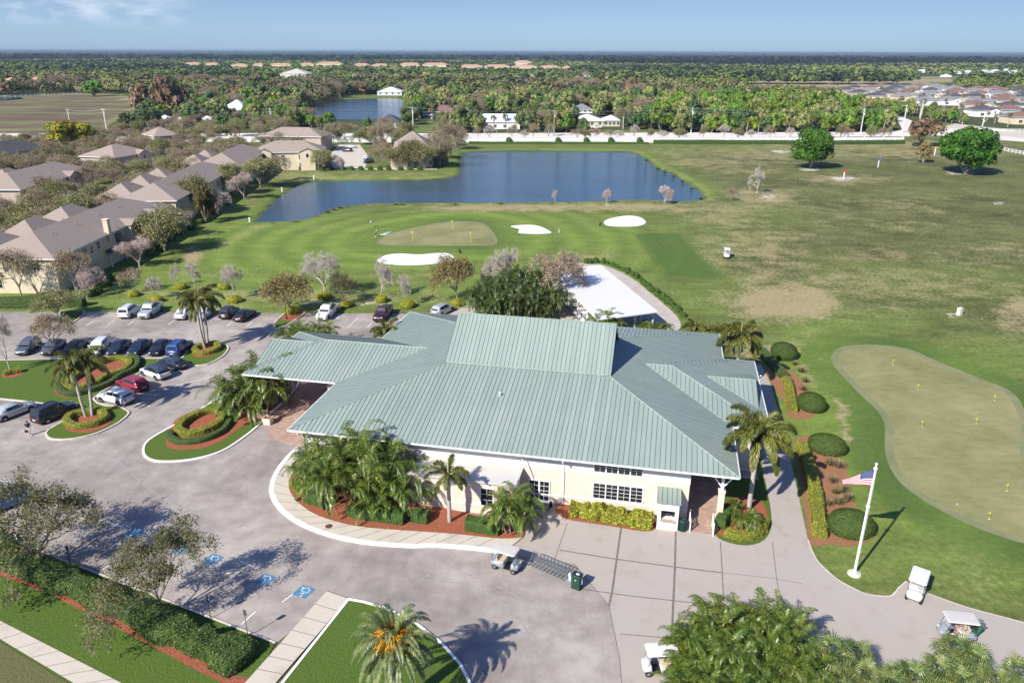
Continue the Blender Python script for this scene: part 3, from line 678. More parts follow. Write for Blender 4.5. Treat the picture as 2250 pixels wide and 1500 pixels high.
def roof_plane(mb, ms, pts, down, sp=.452, rib=(.032, .034), off=0.0):
    """one metal roof plane (local pts, planar) with standing seams running along 'down' (plan direction)"""
    P = [Vector(q) for q in pts]
    n = Vector((0, 0, 0))
    for i in range(len(P)): n += P[i].cross(P[(i + 1) % len(P)])
    n.normalize()
    if n.z < 0: P = P[::-1]; n = -n
    mb.poly(P)
    d = Vector((down[0], down[1], 0)); d.z = -(n.x * d.x + n.y * d.y) / n.z; d.normalize()
    s = n.cross(d).normalized()
    o = P[0]
    uv = [((q - o).dot(s), (q - o).dot(d)) for q in P]
    smin, smax = min(x for x, y in uv), max(x for x, y in uv)
    x = math.ceil((smin + off) / sp) * sp - off
    while x < smax:
        ys_ = []
        for i in range(len(uv)):
            (x1, y1), (x2, y2) = uv[i], uv[(i + 1) % len(uv)]
            if (x1 > x) != (x2 > x): ys_.append(y1 + (y2 - y1) * (x - x1) / (x2 - x1))
        ys_.sort()
        for y1, y2 in zip(ys_[::2], ys_[1::2]):
            if y2 - y1 > .15: ms.obox(o + s * (x - rib[0] / 2) + d * (y1 + .02) + n * .001, s * rib[0], d * (y2 - y1 - .04), n * rib[1])
        x += sp
def cap_line(mb, a, b, w=.16, h=.07):
    """rolled ridge / hip cap"""
    a, b = Vector(a), Vector(b); d = (b - a); L = d.length; d.normalize()
    s = d.cross(Vector((0, 0, 1))).normalized(); n = s.cross(d)
    mb.tube([a + n * .01, b + n * .01], w / 2, 6)

mb, ms, mc = MB(), MB(), MB()
B1, B2 = DB, LM - DB; BB1, BB2 = DB, WM - DB
roof_plane(mb, ms, [lp(0, 0, ZE), lp(LM, 0, ZE), lp(B2, BB1, ZB), lp(B1, BB1, ZB)], (0, -1))
roof_plane(mb, ms, [lp(LM, WM, ZE), lp(0, WM, ZE), lp(B1, BB2, ZB), lp(B2, BB2, ZB)], (0, 1))
# porte-cochere and wing numbers
PB0, PHW, PA = 18.0, 6.9, -11.2; PP = .297; PH = ZE + PP * PHW; PX_ = (PH - ZE) / PM; PRE = PA + 6.8
WB0, WHW, WA = 18.25, 8.75, 45.0; WH = ZE + PM * WHW; WX = LM - WHW; WRE = 35.6
roof_plane(mb, ms, [lp(0, 0, ZE), lp(B1, BB1, ZB), lp(B1, BB2, ZB), lp(0, WM, ZE), lp(0, PB0 + PHW, ZE), lp(PX_, PB0, PH), lp(0, PB0 - PHW, ZE)], (-1, 0))
roof_plane(mb, ms, [lp(LM, 0, ZE), lp(LM, WB0 - WHW, ZE), lp(WX, WB0, WH), lp(LM, WB0 + WHW, ZE), lp(LM, WM, ZE), lp(B2, BB2, ZB), lp(B2, BB1, ZB)], (1, 0))
# raised centre gable
RZ = 11.95; MID = WM / 2; GA1, GA2 = B1 - .25, B2 + .25
up = (RZ - ZB) / (MID - DB)
fo = .18
roof_plane(mb, ms, [lp(GA1, BB1 - fo, ZB + .10 - fo * up), lp(GA2, BB1 - fo, ZB + .10 - fo * up), lp(GA2, MID, RZ + .10), lp(GA1, MID, RZ + .10)], (0, -1))
roof_plane(mb, ms, [lp(GA2, BB2 + fo, ZB + .10 - fo * up), lp(GA1, BB2 + fo, ZB + .10 - fo * up), lp(GA1, MID, RZ + .10), lp(GA2, MID, RZ + .10)], (0, 1))
# porte-cochere
roof_plane(mb, ms, [lp(PA, PB0 - PHW, ZE), lp(0, PB0 - PHW, ZE), lp(PX_, PB0, PH), lp(PRE, PB0, PH)], (0, -1))
roof_plane(mb, ms, [lp(0, PB0 + PHW, ZE), lp(PA, PB0 + PHW, ZE), lp(PRE, PB0, PH), lp(PX_, PB0, PH)], (0, 1))
roof_plane(mb, ms, [lp(PA, PB0 + PHW, ZE), lp(PA, PB0 - PHW, ZE), lp(PRE, PB0, PH)], (-1, 0))
pe = (PH - ZE) / 6.8; gh = 7.02; ga0 = PA + (gh - ZE) / pe; gaf = -11.0; gz_ = ZE + pe * (gaf - PA); hw = 4.7
roof_plane(mb, ms, [lp(gaf, PB0 - hw, gz_), lp(ga0, PB0, gh), lp(gaf, PB0, gh)], (0, -1))
roof_plane(mb, ms, [lp(gaf, PB0 + hw, gz_), lp(ga0, PB0, gh), lp(gaf, PB0, gh)], (0, 1))
# right wing
roof_plane(mb, ms, [lp(LM, WB0 - WHW, ZE), lp(WA, WB0 - WHW, ZE), lp(WRE, WB0, WH), lp(WX, WB0, WH)], (0, -1))
roof_plane(mb, ms, [lp(WA, WB0 + WHW, ZE), lp(LM, WB0 + WHW, ZE), lp(WX, WB0, WH), lp(WRE, WB0, WH)], (0, 1))
roof_plane(mb, ms, [lp(WA, WB0 - WHW, ZE), lp(WA, WB0 + WHW, ZE), lp(WRE, WB0, WH)], (1, 0))
we = (WH - ZE) / (WA - WRE); wh2 = 6.72; wa0 = WA - (wh2 - ZE) / we; waf = 44.3; wz = ZE + we * (WA - waf); whw = 4.4
roof_plane(mb, ms, [lp(waf, WB0 - whw, wz), lp(wa0, WB0, wh2), lp(waf, WB0, wh2)], (0, -1))
roof_plane(mb, ms, [lp(waf, WB0 + whw, wz), lp(wa0, WB0, wh2), lp(waf, WB0, wh2)], (0, 1))
for a, b in [((0, 0, ZE), (B1, BB1, ZB)), ((LM, 0, ZE), (B2, BB1, ZB)), ((0, WM, ZE), (B1, BB2, ZB)), ((LM, WM, ZE), (B2, BB2, ZB)),
             ((GA1, MID, RZ + .1), (GA2, MID, RZ + .1)), ((B1, BB1 - fo, ZB + .02), (B2, BB1 - fo, ZB + .02)), ((PRE, PB0, PH), (PX_, PB0, PH)), ((PA, PB0 - PHW, ZE), (PRE, PB0, PH)), ((PA, PB0 + PHW, ZE), (PRE, PB0, PH)), ((gaf, PB0, gh), (ga0, PB0, gh)),
             ((WX, WB0, WH), (WRE, WB0, WH)), ((WA, WB0 - WHW, ZE), (WRE, WB0, WH)), ((WA, WB0 + WHW, ZE), (WRE, WB0, WH)), ((wa0, WB0, wh2), (waf, WB0, wh2))]:
    cap_line(mc, a, b)
for a, b in [((0, PB0 - PHW, ZE), (PX_, PB0, PH)), ((0, PB0 + PHW, ZE), (PX_, PB0, PH)), ((LM, WB0 - WHW, ZE), (WX, WB0, WH)), ((LM, WB0 + WHW, ZE), (WX, WB0, WH)), ((gaf, PB0 - hw, gz_), (ga0, PB0, gh)), ((waf, WB0 - whw, wz), (wa0, WB0, wh2))]:
    cap_line(mc, a, b, .10)
roof = fin(mb, 'roof', ROOF)
ms.build('standing_seam', SEAM, roof); mc.build('ridge_cap', ROOF, roof)
# gable end walls of the raised part and of the little gables
mb = MB()
for a, sgn in ((B1 + .04, -1), (B2 - .04, 1)): mb = MB(); mb.poly([lp(a, BB1 + .05, ZB), lp(a, BB2 - .05, ZB), lp(a, MID, RZ)][::sgn]); fin(mb, 'gable_wall', STUCW)
mb = MB(); mb.poly([lp(gaf + .02, PB0 - hw, gz_), lp(gaf + .02, PB0, gh - .03), lp(gaf + .02, PB0 + hw, gz_)]); fin(mb, 'gable_wall', ROOF); mb = MB(); mb.poly([lp(waf - .02, WB0 - whw, wz), lp(waf - .02, WB0 + whw, wz), lp(waf - .02, WB0, wh2 - .03)])
fin(mb, 'gable_wall', ROOF)
# rake trim on the raised gable
mb = MB()
for a in (GA1 - .03, GA2):
    for b in (BB1 - fo, BB2 + fo): mb = MB(); mb.obox(lp(a, b, ZB + .08 - fo * up - .3), (.03, 0, 0), lp(0, MID - b, RZ - ZB + fo * up), (0, 0, .3)); fin(mb, 'rake_board', ROOF)
# fascia with gutter, soffit
mb, mg, mso = MB(), MB(), MB()
def eave(a, b, out):
    a, b, n = Vector(a), Vector(b), Vector(out)
    mb.obox(a - n * .04 + Vector((0, 0, -.17)), b - a, n * .04, (0, 0, .155))
    mg.obox(a + n * .002 + Vector((0, 0, -.13)), b - a, n * .11, (0, 0, .10))
eave((0, 0, ZE), (LM, 0, ZE), (0, -1, 0)); eave((0, WM, ZE), (LM, WM, ZE), (0, 1, 0))
eave((0, .05, ZE), (0, PB0 - PHW - .05, ZE), (-1, 0, 0)); eave((0, PB0 + PHW, ZE), (0, WM - .05, ZE), (-1, 0, 0))
eave((LM, .05, ZE), (LM, WB0 - WHW - .05, ZE), (1, 0, 0)); eave((LM, WB0 + WHW, ZE), (LM, WM - .05, ZE), (1, 0, 0))
eave((PA, PB0 - PHW, ZE), (-.15, PB0 - PHW, ZE), (0, -1, 0)); eave((PA, PB0 + PHW, ZE), (-.15, PB0 + PHW, ZE), (0, 1, 0)); eave((PA, PB0 - PHW + .05, ZE), (PA, PB0 + PHW - .05, ZE), (-1, 0, 0))
eave((LM + .15, WB0 - WHW, ZE), (WA, WB0 - WHW, ZE), (0, -1, 0)); eave((LM + .15, WB0 + WHW, ZE), (WA, WB0 + WHW, ZE), (0, 1, 0)); eave((WA, WB0 - WHW + .05, ZE), (WA, WB0 + WHW - .05, ZE), (1, 0, 0))
fin(mb, 'fascia', WHITE); fin(mg, 'gutter', WHITE)
mso.poly([lp(.05, .05, ZE - .17), lp(.05, WM - .05, ZE - .17), lp(LM - .05, WM - .05, ZE - .17), lp(LM - .05, .05, ZE - .17)])
mso.poly([lp(PA + .05, PB0 - PHW + .05, ZE - .172), lp(PA + .05, PB0 + PHW - .05, ZE - .172), lp(-.05, PB0 + PHW - .05, ZE - .172), lp(-.05, PB0 - PHW + .05, ZE - .172)])
mso.poly([lp(LM + .05, WB0 - WHW + .05, ZE - .172), lp(LM + .05, WB0 + WHW - .05, ZE - .172), lp(WA - .05, WB0 + WHW - .05, ZE - .172), lp(WA - .05, WB0 - WHW + .05, ZE - .172)])
fin(mso, 'soffit', SOFF)
# walls: cream below, white band above
WB = 1.1; WR = 37.55; ZW = 3.55
mb = MB(); mb.box((1.2 + WR) / 2, (WB + 34) / 2, 0, WR - 1.2, 34 - WB, ZW); mb.box((WR + 43.6) / 2, 18.2, 0, 43.6 - WR - .01, 15, ZE - .2)
fin(mb, 'wall', STUCC)
mb = MB(); mb.box((1.2 + WR) / 2, (WB + 34) / 2, ZW, WR - 1.2 + .06, 34 - WB + .06, ZE - .175 - ZW)
fin(mb, 'upper_wall_band', STUCW)
mb = MB(); mb.box((1.2 + WR) / 2, WB - .03, .85, WR - 1.2, .06, .10)
fin(mb, 'base_trim', WHITE)
# downspouts and brackets on the front
for a in (1.0, 26.4):
    mb = MB(); mb.tube([lp(a, -.04, ZE - .17), lp(a, -.04, ZE - .4), lp(a, WB - .08, ZE - .75), lp(a, WB - .08, .15)], .055, 6); fin(mb, 'downspout', WHITE)
# windows on the front wall
def window(cx, z0, w, h, cols, rows, b=WB, mulls=4, name='window'):
    f = MB(); tw = .11
    y = b - .07
    f.obox(lp(cx - w / 2 - tw, y, z0 - tw), (w + 2 * tw, 0, 0), (0, .10, 0), (0, 0, tw)); f.obox(lp(cx - w / 2 - tw, y, z0 + h), (w + 2 * tw, 0, 0), (0, .10, 0), (0, 0, tw))
    for k in range(mulls + 1):
        x = cx - w / 2 + w * k / mulls; ww = tw if k in (0, mulls) else tw * .9
        x0 = x - ww if k == 0 else (x if k == mulls else x - ww / 2)
        f.obox(lp(x0, y, z0), (ww, 0, 0), (0, .10, 0), (0, 0, h))
    fr = fin(f, name, WHITE)
    for k in range(mulls):
        g = MB(); x0 = cx - w / 2 + w * k / mulls + .05; x1 = cx - w / 2 + w * (k + 1) / mulls - .05
        g.obox(lp(x0, b - .035, z0), (x1 - x0, 0, 0), (0, .02, 0), (0, 0, h)); g.build('pane', GLASS, fr)
    m = MB()
    for k in range(mulls):
        x0 = cx - w / 2 + w * k / mulls + .05; x1 = cx - w / 2 + w * (k + 1) / mulls - .05
        for i in range(1, cols): m.obox(lp(x0 + (x1 - x0) * i / cols - .014, b - .055, z0), (.028, 0, 0), (0, .022, 0), (0, 0, h))
        for i in range(1, rows): m.obox(lp(x0, b - .054, z0 + h * i / rows - .014), (x1 - x0, 0, 0), (0, .02, 0), (0, 0, .028))
    m.build('glazing_bar', WHITE, fr)
a0, h0 = wallhit(1303, 1092, WB); a1, h1 = wallhit(1410, 1111, WB); ht = wallhit(1303, 1060, WB)[1]
window((a0 + a1) / 2, h0 + .02, a1 - a0, ht - h0, 2, 4)
a0, _ = wallhit(1305, 1034, WB); a1, _ = wallhit(1412, 1042, WB); hb = wallhit(1358, 1040, WB)[1]; ht = wallhit(1358, 1019, WB)[1]
window((a0 + a1) / 2, hb, a1 - a0, min(ht - hb, ZE - .30 - hb), 2, 2)
# flat-roofed bay and the glazed double door beside it
FB = -1.9; FH = 3.3; FA0, FA1 = 12.7, 22.4
mb = MB(); mb.box((FA0 + FA1) / 2, (FB + WB) / 2, 0, FA1 - FA0, WB - FB, FH); fin(mb, 'bay_wall', STUCC)
mb = MB(); mb.box((FA0 + FA1) / 2, (FB + WB) / 2 - .1, FH, FA1 - FA0 + .5, WB - FB + .25, .16); fin(mb, 'bay_flat_roof', FLATW)
mb = MB(); mb.box((FA0 + FA1) / 2, FB - .03, .85, FA1 - FA0, .06, .10); mb.box((FA0 + FA1) / 2, WB - .06, ZE - .75, FA1 - FA0 + 1, .14, .3); fin(mb, 'bay_trim', WHITE)
mb = MB(); mb.tube([lp(FA1 + .1, FB + .1, FH + .1), lp(FA1 + .35, WB - .1, ZE - .45)], .05, 6); fin(mb, 'stay_bar', SOFF)
aw = wallhit(1070, 1105, FB)[0]
window(aw, .95, 1.1, 1.75, 2, 3, FB, 1)
ad = wallhit(1185, 1070, WB)[0]
dr = MB()
dr.obox(lp(ad - 1.0, WB - .09, 0), (.1, 0, 0), (0, .12, 0), (0, 0, 2.35)); dr.obox(lp(ad + .9, WB - .09, 0), (.1, 0, 0), (0, .12, 0), (0, 0, 2.35)); dr.obox(lp(ad - .9, WB - .09, 2.25), (1.8, 0, 0), (0, .12, 0), (0, 0, .1)); dr.obox(lp(ad - .07, WB - .085, 0), (.14, 0, 0), (0, .11, 0), (0, 0, 2.25)); dr.obox(lp(ad - .9, WB - .085, 0), (1.8, 0, 0), (0, .1, 0), (0, 0, .25))
for x in (-.48, .41):
    for zz in (.75, 1.25, 1.75): dr.obox(lp(ad + x - .38, WB - .08, zz), (.83, 0, 0), (0, .03, 0), (0, 0, .03))
    dr.obox(lp(ad + x + .02, WB - .079, .25), (.03, 0, 0), (0, .028, 0), (0, 0, 2.0))
d_ = fin(dr, 'double_door', WHITE)
for x in (-.9, .07):
    g = MB(); g.obox(lp(ad + x, WB - .05, .25), (.83, 0, 0), (0, .02, 0), (0, 0, 2.0)); g.build('pane', GLASS, d_)
# starter's hatch: a small bay with its own green metal roof
ka0, ka1, kb = wallhit(1442, 1160, -1.0)[0], wallhit(1488, 1165, -1.0)[0], -1.0
kz = 3.05
hb_ = thing('starter_hatch', 'white stucco service booth with a small green metal roof against the front wall', 'booth', Q((ka0 + ka1) / 2, (kb + WB) / 2, 0), ROT)
KW = ka1 - ka0; KD = WB - kb - .02
mb = MB(); mb.box(0, 0, 0, KW, KD, 1.0); mb.box(0, -KD / 2 + .06, 1.95, KW, .12, kz - 1.95 - .3); mb.box(-KW / 2 + .15, .0, 1.0, .3, KD, .95); mb.box(KW / 2 - .15, 0, 1.0, .3, KD, .95); mb.box(0, KD / 2 - .1, 1.0, KW - .6, .2, 1.7); mb.box(-KW / 2 + .05, .06, 1.95, .1, KD - .12, .75); mb.box(KW / 2 - .05, .06, 1.95, .1, KD - .12, .75)
mb.build('booth_wall', STUCW, hb_)
mb, ms = MB(), MB(); roof_plane(mb, ms, [Vector((-KW / 2 - .12, -KD / 2 - .2, kz - .30)), Vector((KW / 2 + .12, -KD / 2 - .2, kz - .30)), Vector((KW / 2 + .12, KD / 2, kz + .02)), Vector((-KW / 2 - .12, KD / 2, kz + .02))], (0, -1), .42)
r_ = mb.build('roof', ROOF, hb_); ms.build('standing_seam', SEAM, r_)
mb = MB(); mb.poly([(-KW / 2, -KD / 2, kz - .33), (-KW / 2, KD / 2, kz - .02), (-KW / 2, KD / 2, kz - .33)]); mb.build('gable_wall', STUCW, hb_); mb = MB(); mb.poly([(KW / 2, -KD / 2, kz - .33), (KW / 2, KD / 2, kz - .33), (KW / 2, KD / 2, kz - .02)]); mb.build('gable_wall', STUCW, hb_)
mb = MB(); mb.box(0, -KD / 2 - .05, .98, KW - .5, .35, .05); mb.build('counter', plain('counter_tan', (.45, .36, .25), .6), hb_)
mb = MB(); mb.box(-.05, -.2, 1.03, .5, .3, .28); mb.box(.42, -.3, 1.03, .18, .2, .2); mb.build('counter_equipment', plain('equipment_black', (.03, .03, .035), .4), hb_)
mb = MB(); mb.box(0, -KD / 2 - .012, 2.05, .55, .02, .55); mb.build('notice_board', plain('blank_notice', (.82, .82, .80), .6, .02), hb_)
# columns and knee braces
def column(a, b, w=.55, hs=3.0):
    mb = MB(); mb.bbox(a, b, 0, w + .14, w + .14, .5, .03); mb.bbox(a, b, .5, w, w, hs - .5, .03); mb.bbox(a, b, hs, w + .1, w + .1, .14, .03)
    o = fin(mb, 'column', STUCC)
    mb = MB(); mb.box(a, b, hs + .14, .26, .26, ZE - .18 - hs - .14)
    for dx, dy in ((1, 0), (-1, 0), (0, 1)):
        mb.tube([lp(a + dx * .1, b + dy * .1, hs + .5), lp(a + dx * 1.25, b + dy * 1.25, ZE - .36)], .075, 4)
    mb.build('brace_post', WHITE, o)
column(40.35, 1.5); column(40.35, 9.0)
for b in (12.4, 23.8): column(44.3, b)
for a, b in ((-10.1, 15.1), (-9.9, 19.1), (-10.0, 23.9), (-1.4, 12.6), (-1.4, 23.4)): column(a, b, .6, 4.2)
# porch railing on the right side
mb = MB()
for z in (.95, .15): mb.box(44.3, 18.2, z, .07, 11.2, .07)
for k in range(70): mb.box(44.3, 12.8 + k * .157, .2, .03, .03, .76)
for z in (.95, .15): mb.box(42.4, 9.3, z, 3.6, .07, .07)
for k in range(22): mb.box(40.8 + k * .16, 9.3, .2, .03, .03, .76)
fin(mb, 'porch_railing', WHITE)
mb = MB(); q = [Vector((40.9, 9.2, 0)), Vector((44.5, 9.2, 0)), Vector((44.5, 27, 0)), Vector((40.9, 27, 0))]; mb.prism(q, 0, .14); fin(mb, 'porch_floor', PAVER)
# roof vents
for x, y in ((1101, 872), (1075, 725)):
    best = min(((abs(PX(Q(*(a_, b_, ZE + PM * b_)))[0] - x) + abs(PX(Q(*(a_, b_, ZE + PM * b_)))[1] - y)), a_, b_) for a_ in np.arange(10, 35, .3) for b_ in np.arange(1, 12.2, .3))
    if best[0] < 8:
        mb = MB(); z = ZE + PM * best[2]; mb.tube([lp(best[1], best[2], z - .05), lp(best[1], best[2], z + .35)], .07, 8); mb.tube([lp(best[1], best[2], z + .35), lp(best[1], best[2], z + .42)], .12, 8); fin(mb, 'roof_vent_pipe', WHITE)
# gate posts of the brick walk
for (x, y, lab) in ((1515, 1168, 'white picket gate panel swung open beside the service booth'), (1566, 1177, 'white picket gate panel beside the corner column and clipped shrubs')):
    g0 = G(x, y); o = thing('garden_gate', lab, 'gate', g0, ROT, 'pair of white gates at the brick walk')
    [(lambda q_: (q_.box(0, y_, 0, .1, .1, 1.3), q_.build('gate_post', WHITE, o)))(MB()) for y_ in (0, 1.5)]
    mb = MB(); mb.box(0, .75, 1.05, .05, 1.4, .08); mb.box(0, .75, .2, .05, 1.4, .08)
    for k in range(9): mb.box(0, .12 + k * .157, .1, .035, .05, 1.08)
    mb.build('picket_panel', WHITE, o)
# green slatted litter bin
DKGREEN = plain('dark_green_plastic', (.012, .045, .035), .45, .2, 4)
o = thing('litter_bin', 'dark green slatted litter bin beside the service booth', 'litter bin', G(1499, 1164), ROT)
mb = MB(); mb.lathe([(0, .02), (.30, .02), (.32, .1), (.33, .95), (0, .95)], 14)
for k in range(18): a = k * math.pi / 9; mb.box(.34 * math.cos(a), .34 * math.sin(a), .06, .05, .07, .88, a)
mb.build('slatted_drum', DKGREEN, o); mb = MB(); mb.lathe([(.36, .95), (.36, 1.02), (.2, 1.1), (.13, 1.08), (.12, .9)], 14); mb.build('lid', DKGREEN, o, smooth=True)
# planter boxes by the entrance
for (x, y, lab) in ((590, 930, 'cream square planter box at the kerb by the entrance palms'), (578, 918, 'cream planter box tucked under the entrance palms')):
    o = thing('planter', lab, 'planter', G(x, y), ROT, 'planters by the entrance'); mb = MB(); mb.add([(-.4, -.4, 0), (.4, -.4, 0), (.4, .4, 0), (-.4, .4, 0), (-.48, -.48, .8), (.48, -.48, .8), (.48, .48, .8), (-.48, .48, .8), (-.4, -.4, .8), (.4, -.4, .8), (.4, .4, .8), (-.4, .4, .8), (-.38, -.38, .65), (.38, -.38, .65), (.38, .38, .65), (-.38, .38, .65)], [[k * 4 + i, k * 4 + (i + 1) % 4, k * 4 + 4 + (i + 1) % 4, k * 4 + 4 + i] for k in range(3) for i in range(4)]); mb.build('box', STUCC, o); mb = MB(); mb.poly([(-.38, -.38, .66), (.38, -.38, .66), (.38, .38, .66), (-.38, .38, .66)]); mb.build('soil', MULCH, o)

# ------------------------------------------------------------------ open cart barn
bc = GP([(1207, 593), (1320, 582), (1447, 685), (1312, 703)], 3.4)
barn = thing('cart_barn', 'open-sided golf cart shelter with a flat white metal roof on posts', 'shelter', (0, 0, 0))
BL, BR_, FR, FL = bc
mb = MB(); e = [Vector((q.x, q.y, 0)) for q in bc]
q = [BL, FL, FR, BR_]
mb.prism([(a.x, a.y) for a in q], 3.28, 3.42, bottom=True)
ribs = MB()
nrb = 9
for k in range(1, nrb):
    f = k / nrb; a = BL.lerp(FL, f); b = BR_.lerp(FR, f); d = (b - a); L = d.length; d.normalize(); n = Vector((-d.y, d.x, 0))
    ribs.obox(Vector((a.x, a.y, 3.421)), d * L, n * .05, (0, 0, .03))
BARNW = plain('white_roof_sheet', (.68, .665, .645), .5, .03, .15)
r_ = mb.build('roof', BARNW, barn); ribs.build('roof_rib', BARNW, r_)
for s_, t_ in ((0, 0), (0, 1), (1, 0), (1, 1)): pass
for k in range(6):
    f = .03 + .94 * k / 5
    for a, b, g in ((BL, FL, .06), (BR_, FR, .94)):
        q0 = a.lerp(b, f); o2 = (BR_.lerp(FR, f) if g < .5 else BL.lerp(FL, f)); q0 = q0.lerp(o2, .05)
        mb = MB(); mb.box(q0.x, q0.y, 0, .2, .2, 3.28, .5)
        d = (o2 - q0).normalized()
        for sg in (.9, -.35): mb.tube([Vector((q0.x, q0.y, 2.5)), Vector((q0.x, q0.y, 3.26)) + d * sg], .06, 4)
        mb.build('post', WHITE, barn)
for f in (.38, .66):
    q0 = FL.lerp(FR, f).lerp(BL.lerp(BR_, f), .04); mb = MB(); mb.box(q0.x, q0.y, 0, .2, .2, 3.28, .5); d = (FR - FL).normalized()
    for sg in (.8, -.8): mb.tube([Vector((q0.x, q0.y, 2.5)), Vector((q0.x, q0.y, 3.26)) + d * sg], .06, 4)
    mb.build('post', WHITE, barn)
# grey utility box and white fence behind the ridge
# ================================================================== plant generators (each mesh is made once and shared)
BARK = plain('grey_bark', (.285, .255, .205), .9, .25, 5, bump=.3); BARKL = plain('pale_bark', (.50, .44, .375), .9, .2, 5); BARKP = plain('pinkish_bark', (.55, .43, .38), .9, .15, 5); PTRUNK = plain('palm_trunk_grey', (.40, .37, .33), .85, .18, 7); BROWNTR = plain('palm_trunk_brown', (.20, .145, .10), .95, .3, 6)
L_OAK = leafmat('olive_oak_leaf', [(0.085, 0.098, 0.027), (0.199, 0.205, 0.068), (0.360, 0.321, 0.145), (0.511, 0.428, 0.238)], trans=.2)
L_GREY = leafmat('grey_olive_leaf', [(0.131, 0.111, 0.057), (0.272, 0.214, 0.116), (0.435, 0.317, 0.202), (0.632, 0.438, 0.328)], trans=.15)
L_GREEN = leafmat('green_leaf', [(0.040, 0.083, 0.012), (0.110, 0.205, 0.023), (0.212, 0.330, 0.037), (0.343, 0.444, 0.065)], trans=.3, objvar=.35)
L_DARK = leafmat('dark_green_leaf', [(0.025, 0.056, 0.019), (0.064, 0.120, 0.034), (0.128, 0.190, 0.056), (0.213, 0.260, 0.094)], trans=.2, objvar=.5)
L_KHAKI = leafmat('khaki_leaf', [(0.095, 0.104, 0.031), (0.203, 0.225, 0.063), (0.344, 0.346, 0.118), (0.470, 0.450, 0.187)], trans=.2, objvar=.5)
L_RUST = leafmat('rusty_leaf', [(0.072, 0.051, 0.030), (0.173, 0.123, 0.068), (0.288, 0.203, 0.105), (0.403, 0.290, 0.150)], trans=.2, objvar=.4)
L_YELL = leafmat('yellow_flower_tree', [(.12, .12, .012), (.30, .27, .015), (.45, .38, .02)], trans=.25, objvar=.1)
L_BRN = leafmat('brown_oak_leaf', [(0.090, 0.063, 0.021), (0.210, 0.161, 0.049), (0.330, 0.252, 0.084), (0.450, 0.350, 0.154)], trans=.2)
L_LIME = leafmat('bright_green_leaf', [(0.015, 0.051, 0.004), (0.034, 0.118, 0.006), (0.074, 0.189, 0.012), (0.136, 0.267, 0.030)], trans=.3, objvar=.15)
P_AREC = leafmat('areca_leaflet', [(0.025, 0.060, 0.007), (0.068, 0.132, 0.012), (0.149, 0.204, 0.021), (0.299, 0.264, 0.050)], .4, .22, .12, spec=.6)
P_FOX = leafmat('foxtail_leaflet', [(0.025, 0.048, 0.008), (0.088, 0.117, 0.017), (0.210, 0.203, 0.036), (0.403, 0.307, 0.072)], .45, .2, .1, spec=.5)
P_DATE = leafmat('date_leaflet', [(0.061, 0.098, 0.035), (0.122, 0.176, 0.058), (0.231, 0.260, 0.098), (0.365, 0.351, 0.127)], .45, .15, .05, spec=.5)
P_FAN = leafmat('fan_palm_leaflet', [(0.043, 0.081, 0.015), (0.111, 0.173, 0.037), (0.234, 0.269, 0.078), (0.394, 0.379, 0.146)], .4, .2, .1, spec=.6)
P_SAB = leafmat('sabal_leaflet', [(0.043, 0.048, 0.018), (0.119, 0.120, 0.045), (0.238, 0.216, 0.090), (0.408, 0.336, 0.165)], .5, .15, .3)
P_COCO = leafmat('coconut_leaflet', [(0.045, 0.084, 0.012), (0.135, 0.154, 0.024), (0.300, 0.252, 0.048)], .45, .2, .3)
SHAFT = plain('palm_crownshaft', (.10, .16, .05), .5, .2, 3)
H_GREEN = leafmat('clipped_hedge_leaf', [(0.022, 0.055, 0.008), (0.056, 0.117, 0.013), (0.106, 0.186, 0.022), (0.162, 0.241, 0.039)], .5, .2, .05)
H_DARK = leafmat('dark_topiary_leaf', [(0.028, 0.055, 0.011), (0.059, 0.101, 0.018), (0.107, 0.149, 0.026), (0.172, 0.203, 0.046)], .6, .15, .08)
H_YEL = leafmat('golden_hedge_leaf', [(0.110, 0.145, 0.010), (0.325, 0.335, 0.021), (0.561, 0.532, 0.047), (0.640, 0.688, 0.111)], .5, .25, .05)
H_ROAD = leafmat('roadside_hedge_leaf', [(0.030, 0.053, 0.015), (0.068, 0.098, 0.027), (0.120, 0.143, 0.045)], .6, .15, .1)
H_LOOSE = leafmat('loose_hedge_leaf', [(.025, .045, .01), (.065, .105, .02), (.125, .16, .035), (.21, .20, .08)], .55, .2, .05)
CORE = plain('hedge_core', (.045, .085, .016), .95, .3, 4); CORED = plain('topiary_core', (.05, .085, .02), .95, .3, 6); COREY = plain('golden_core', (.13, .135, .018), .95, .3, 5)
GRASST = leafmat('ornamental_grass', [(0.104, 0.104, 0.039), (0.260, 0.221, 0.104), (0.442, 0.377, 0.221)], .7, .15, .2)
REED = leafmat('reed_blade', [(0.065, 0.096, 0.018), (0.156, 0.192, 0.036), (0.364, 0.288, 0.120)], .7, .15, .2)

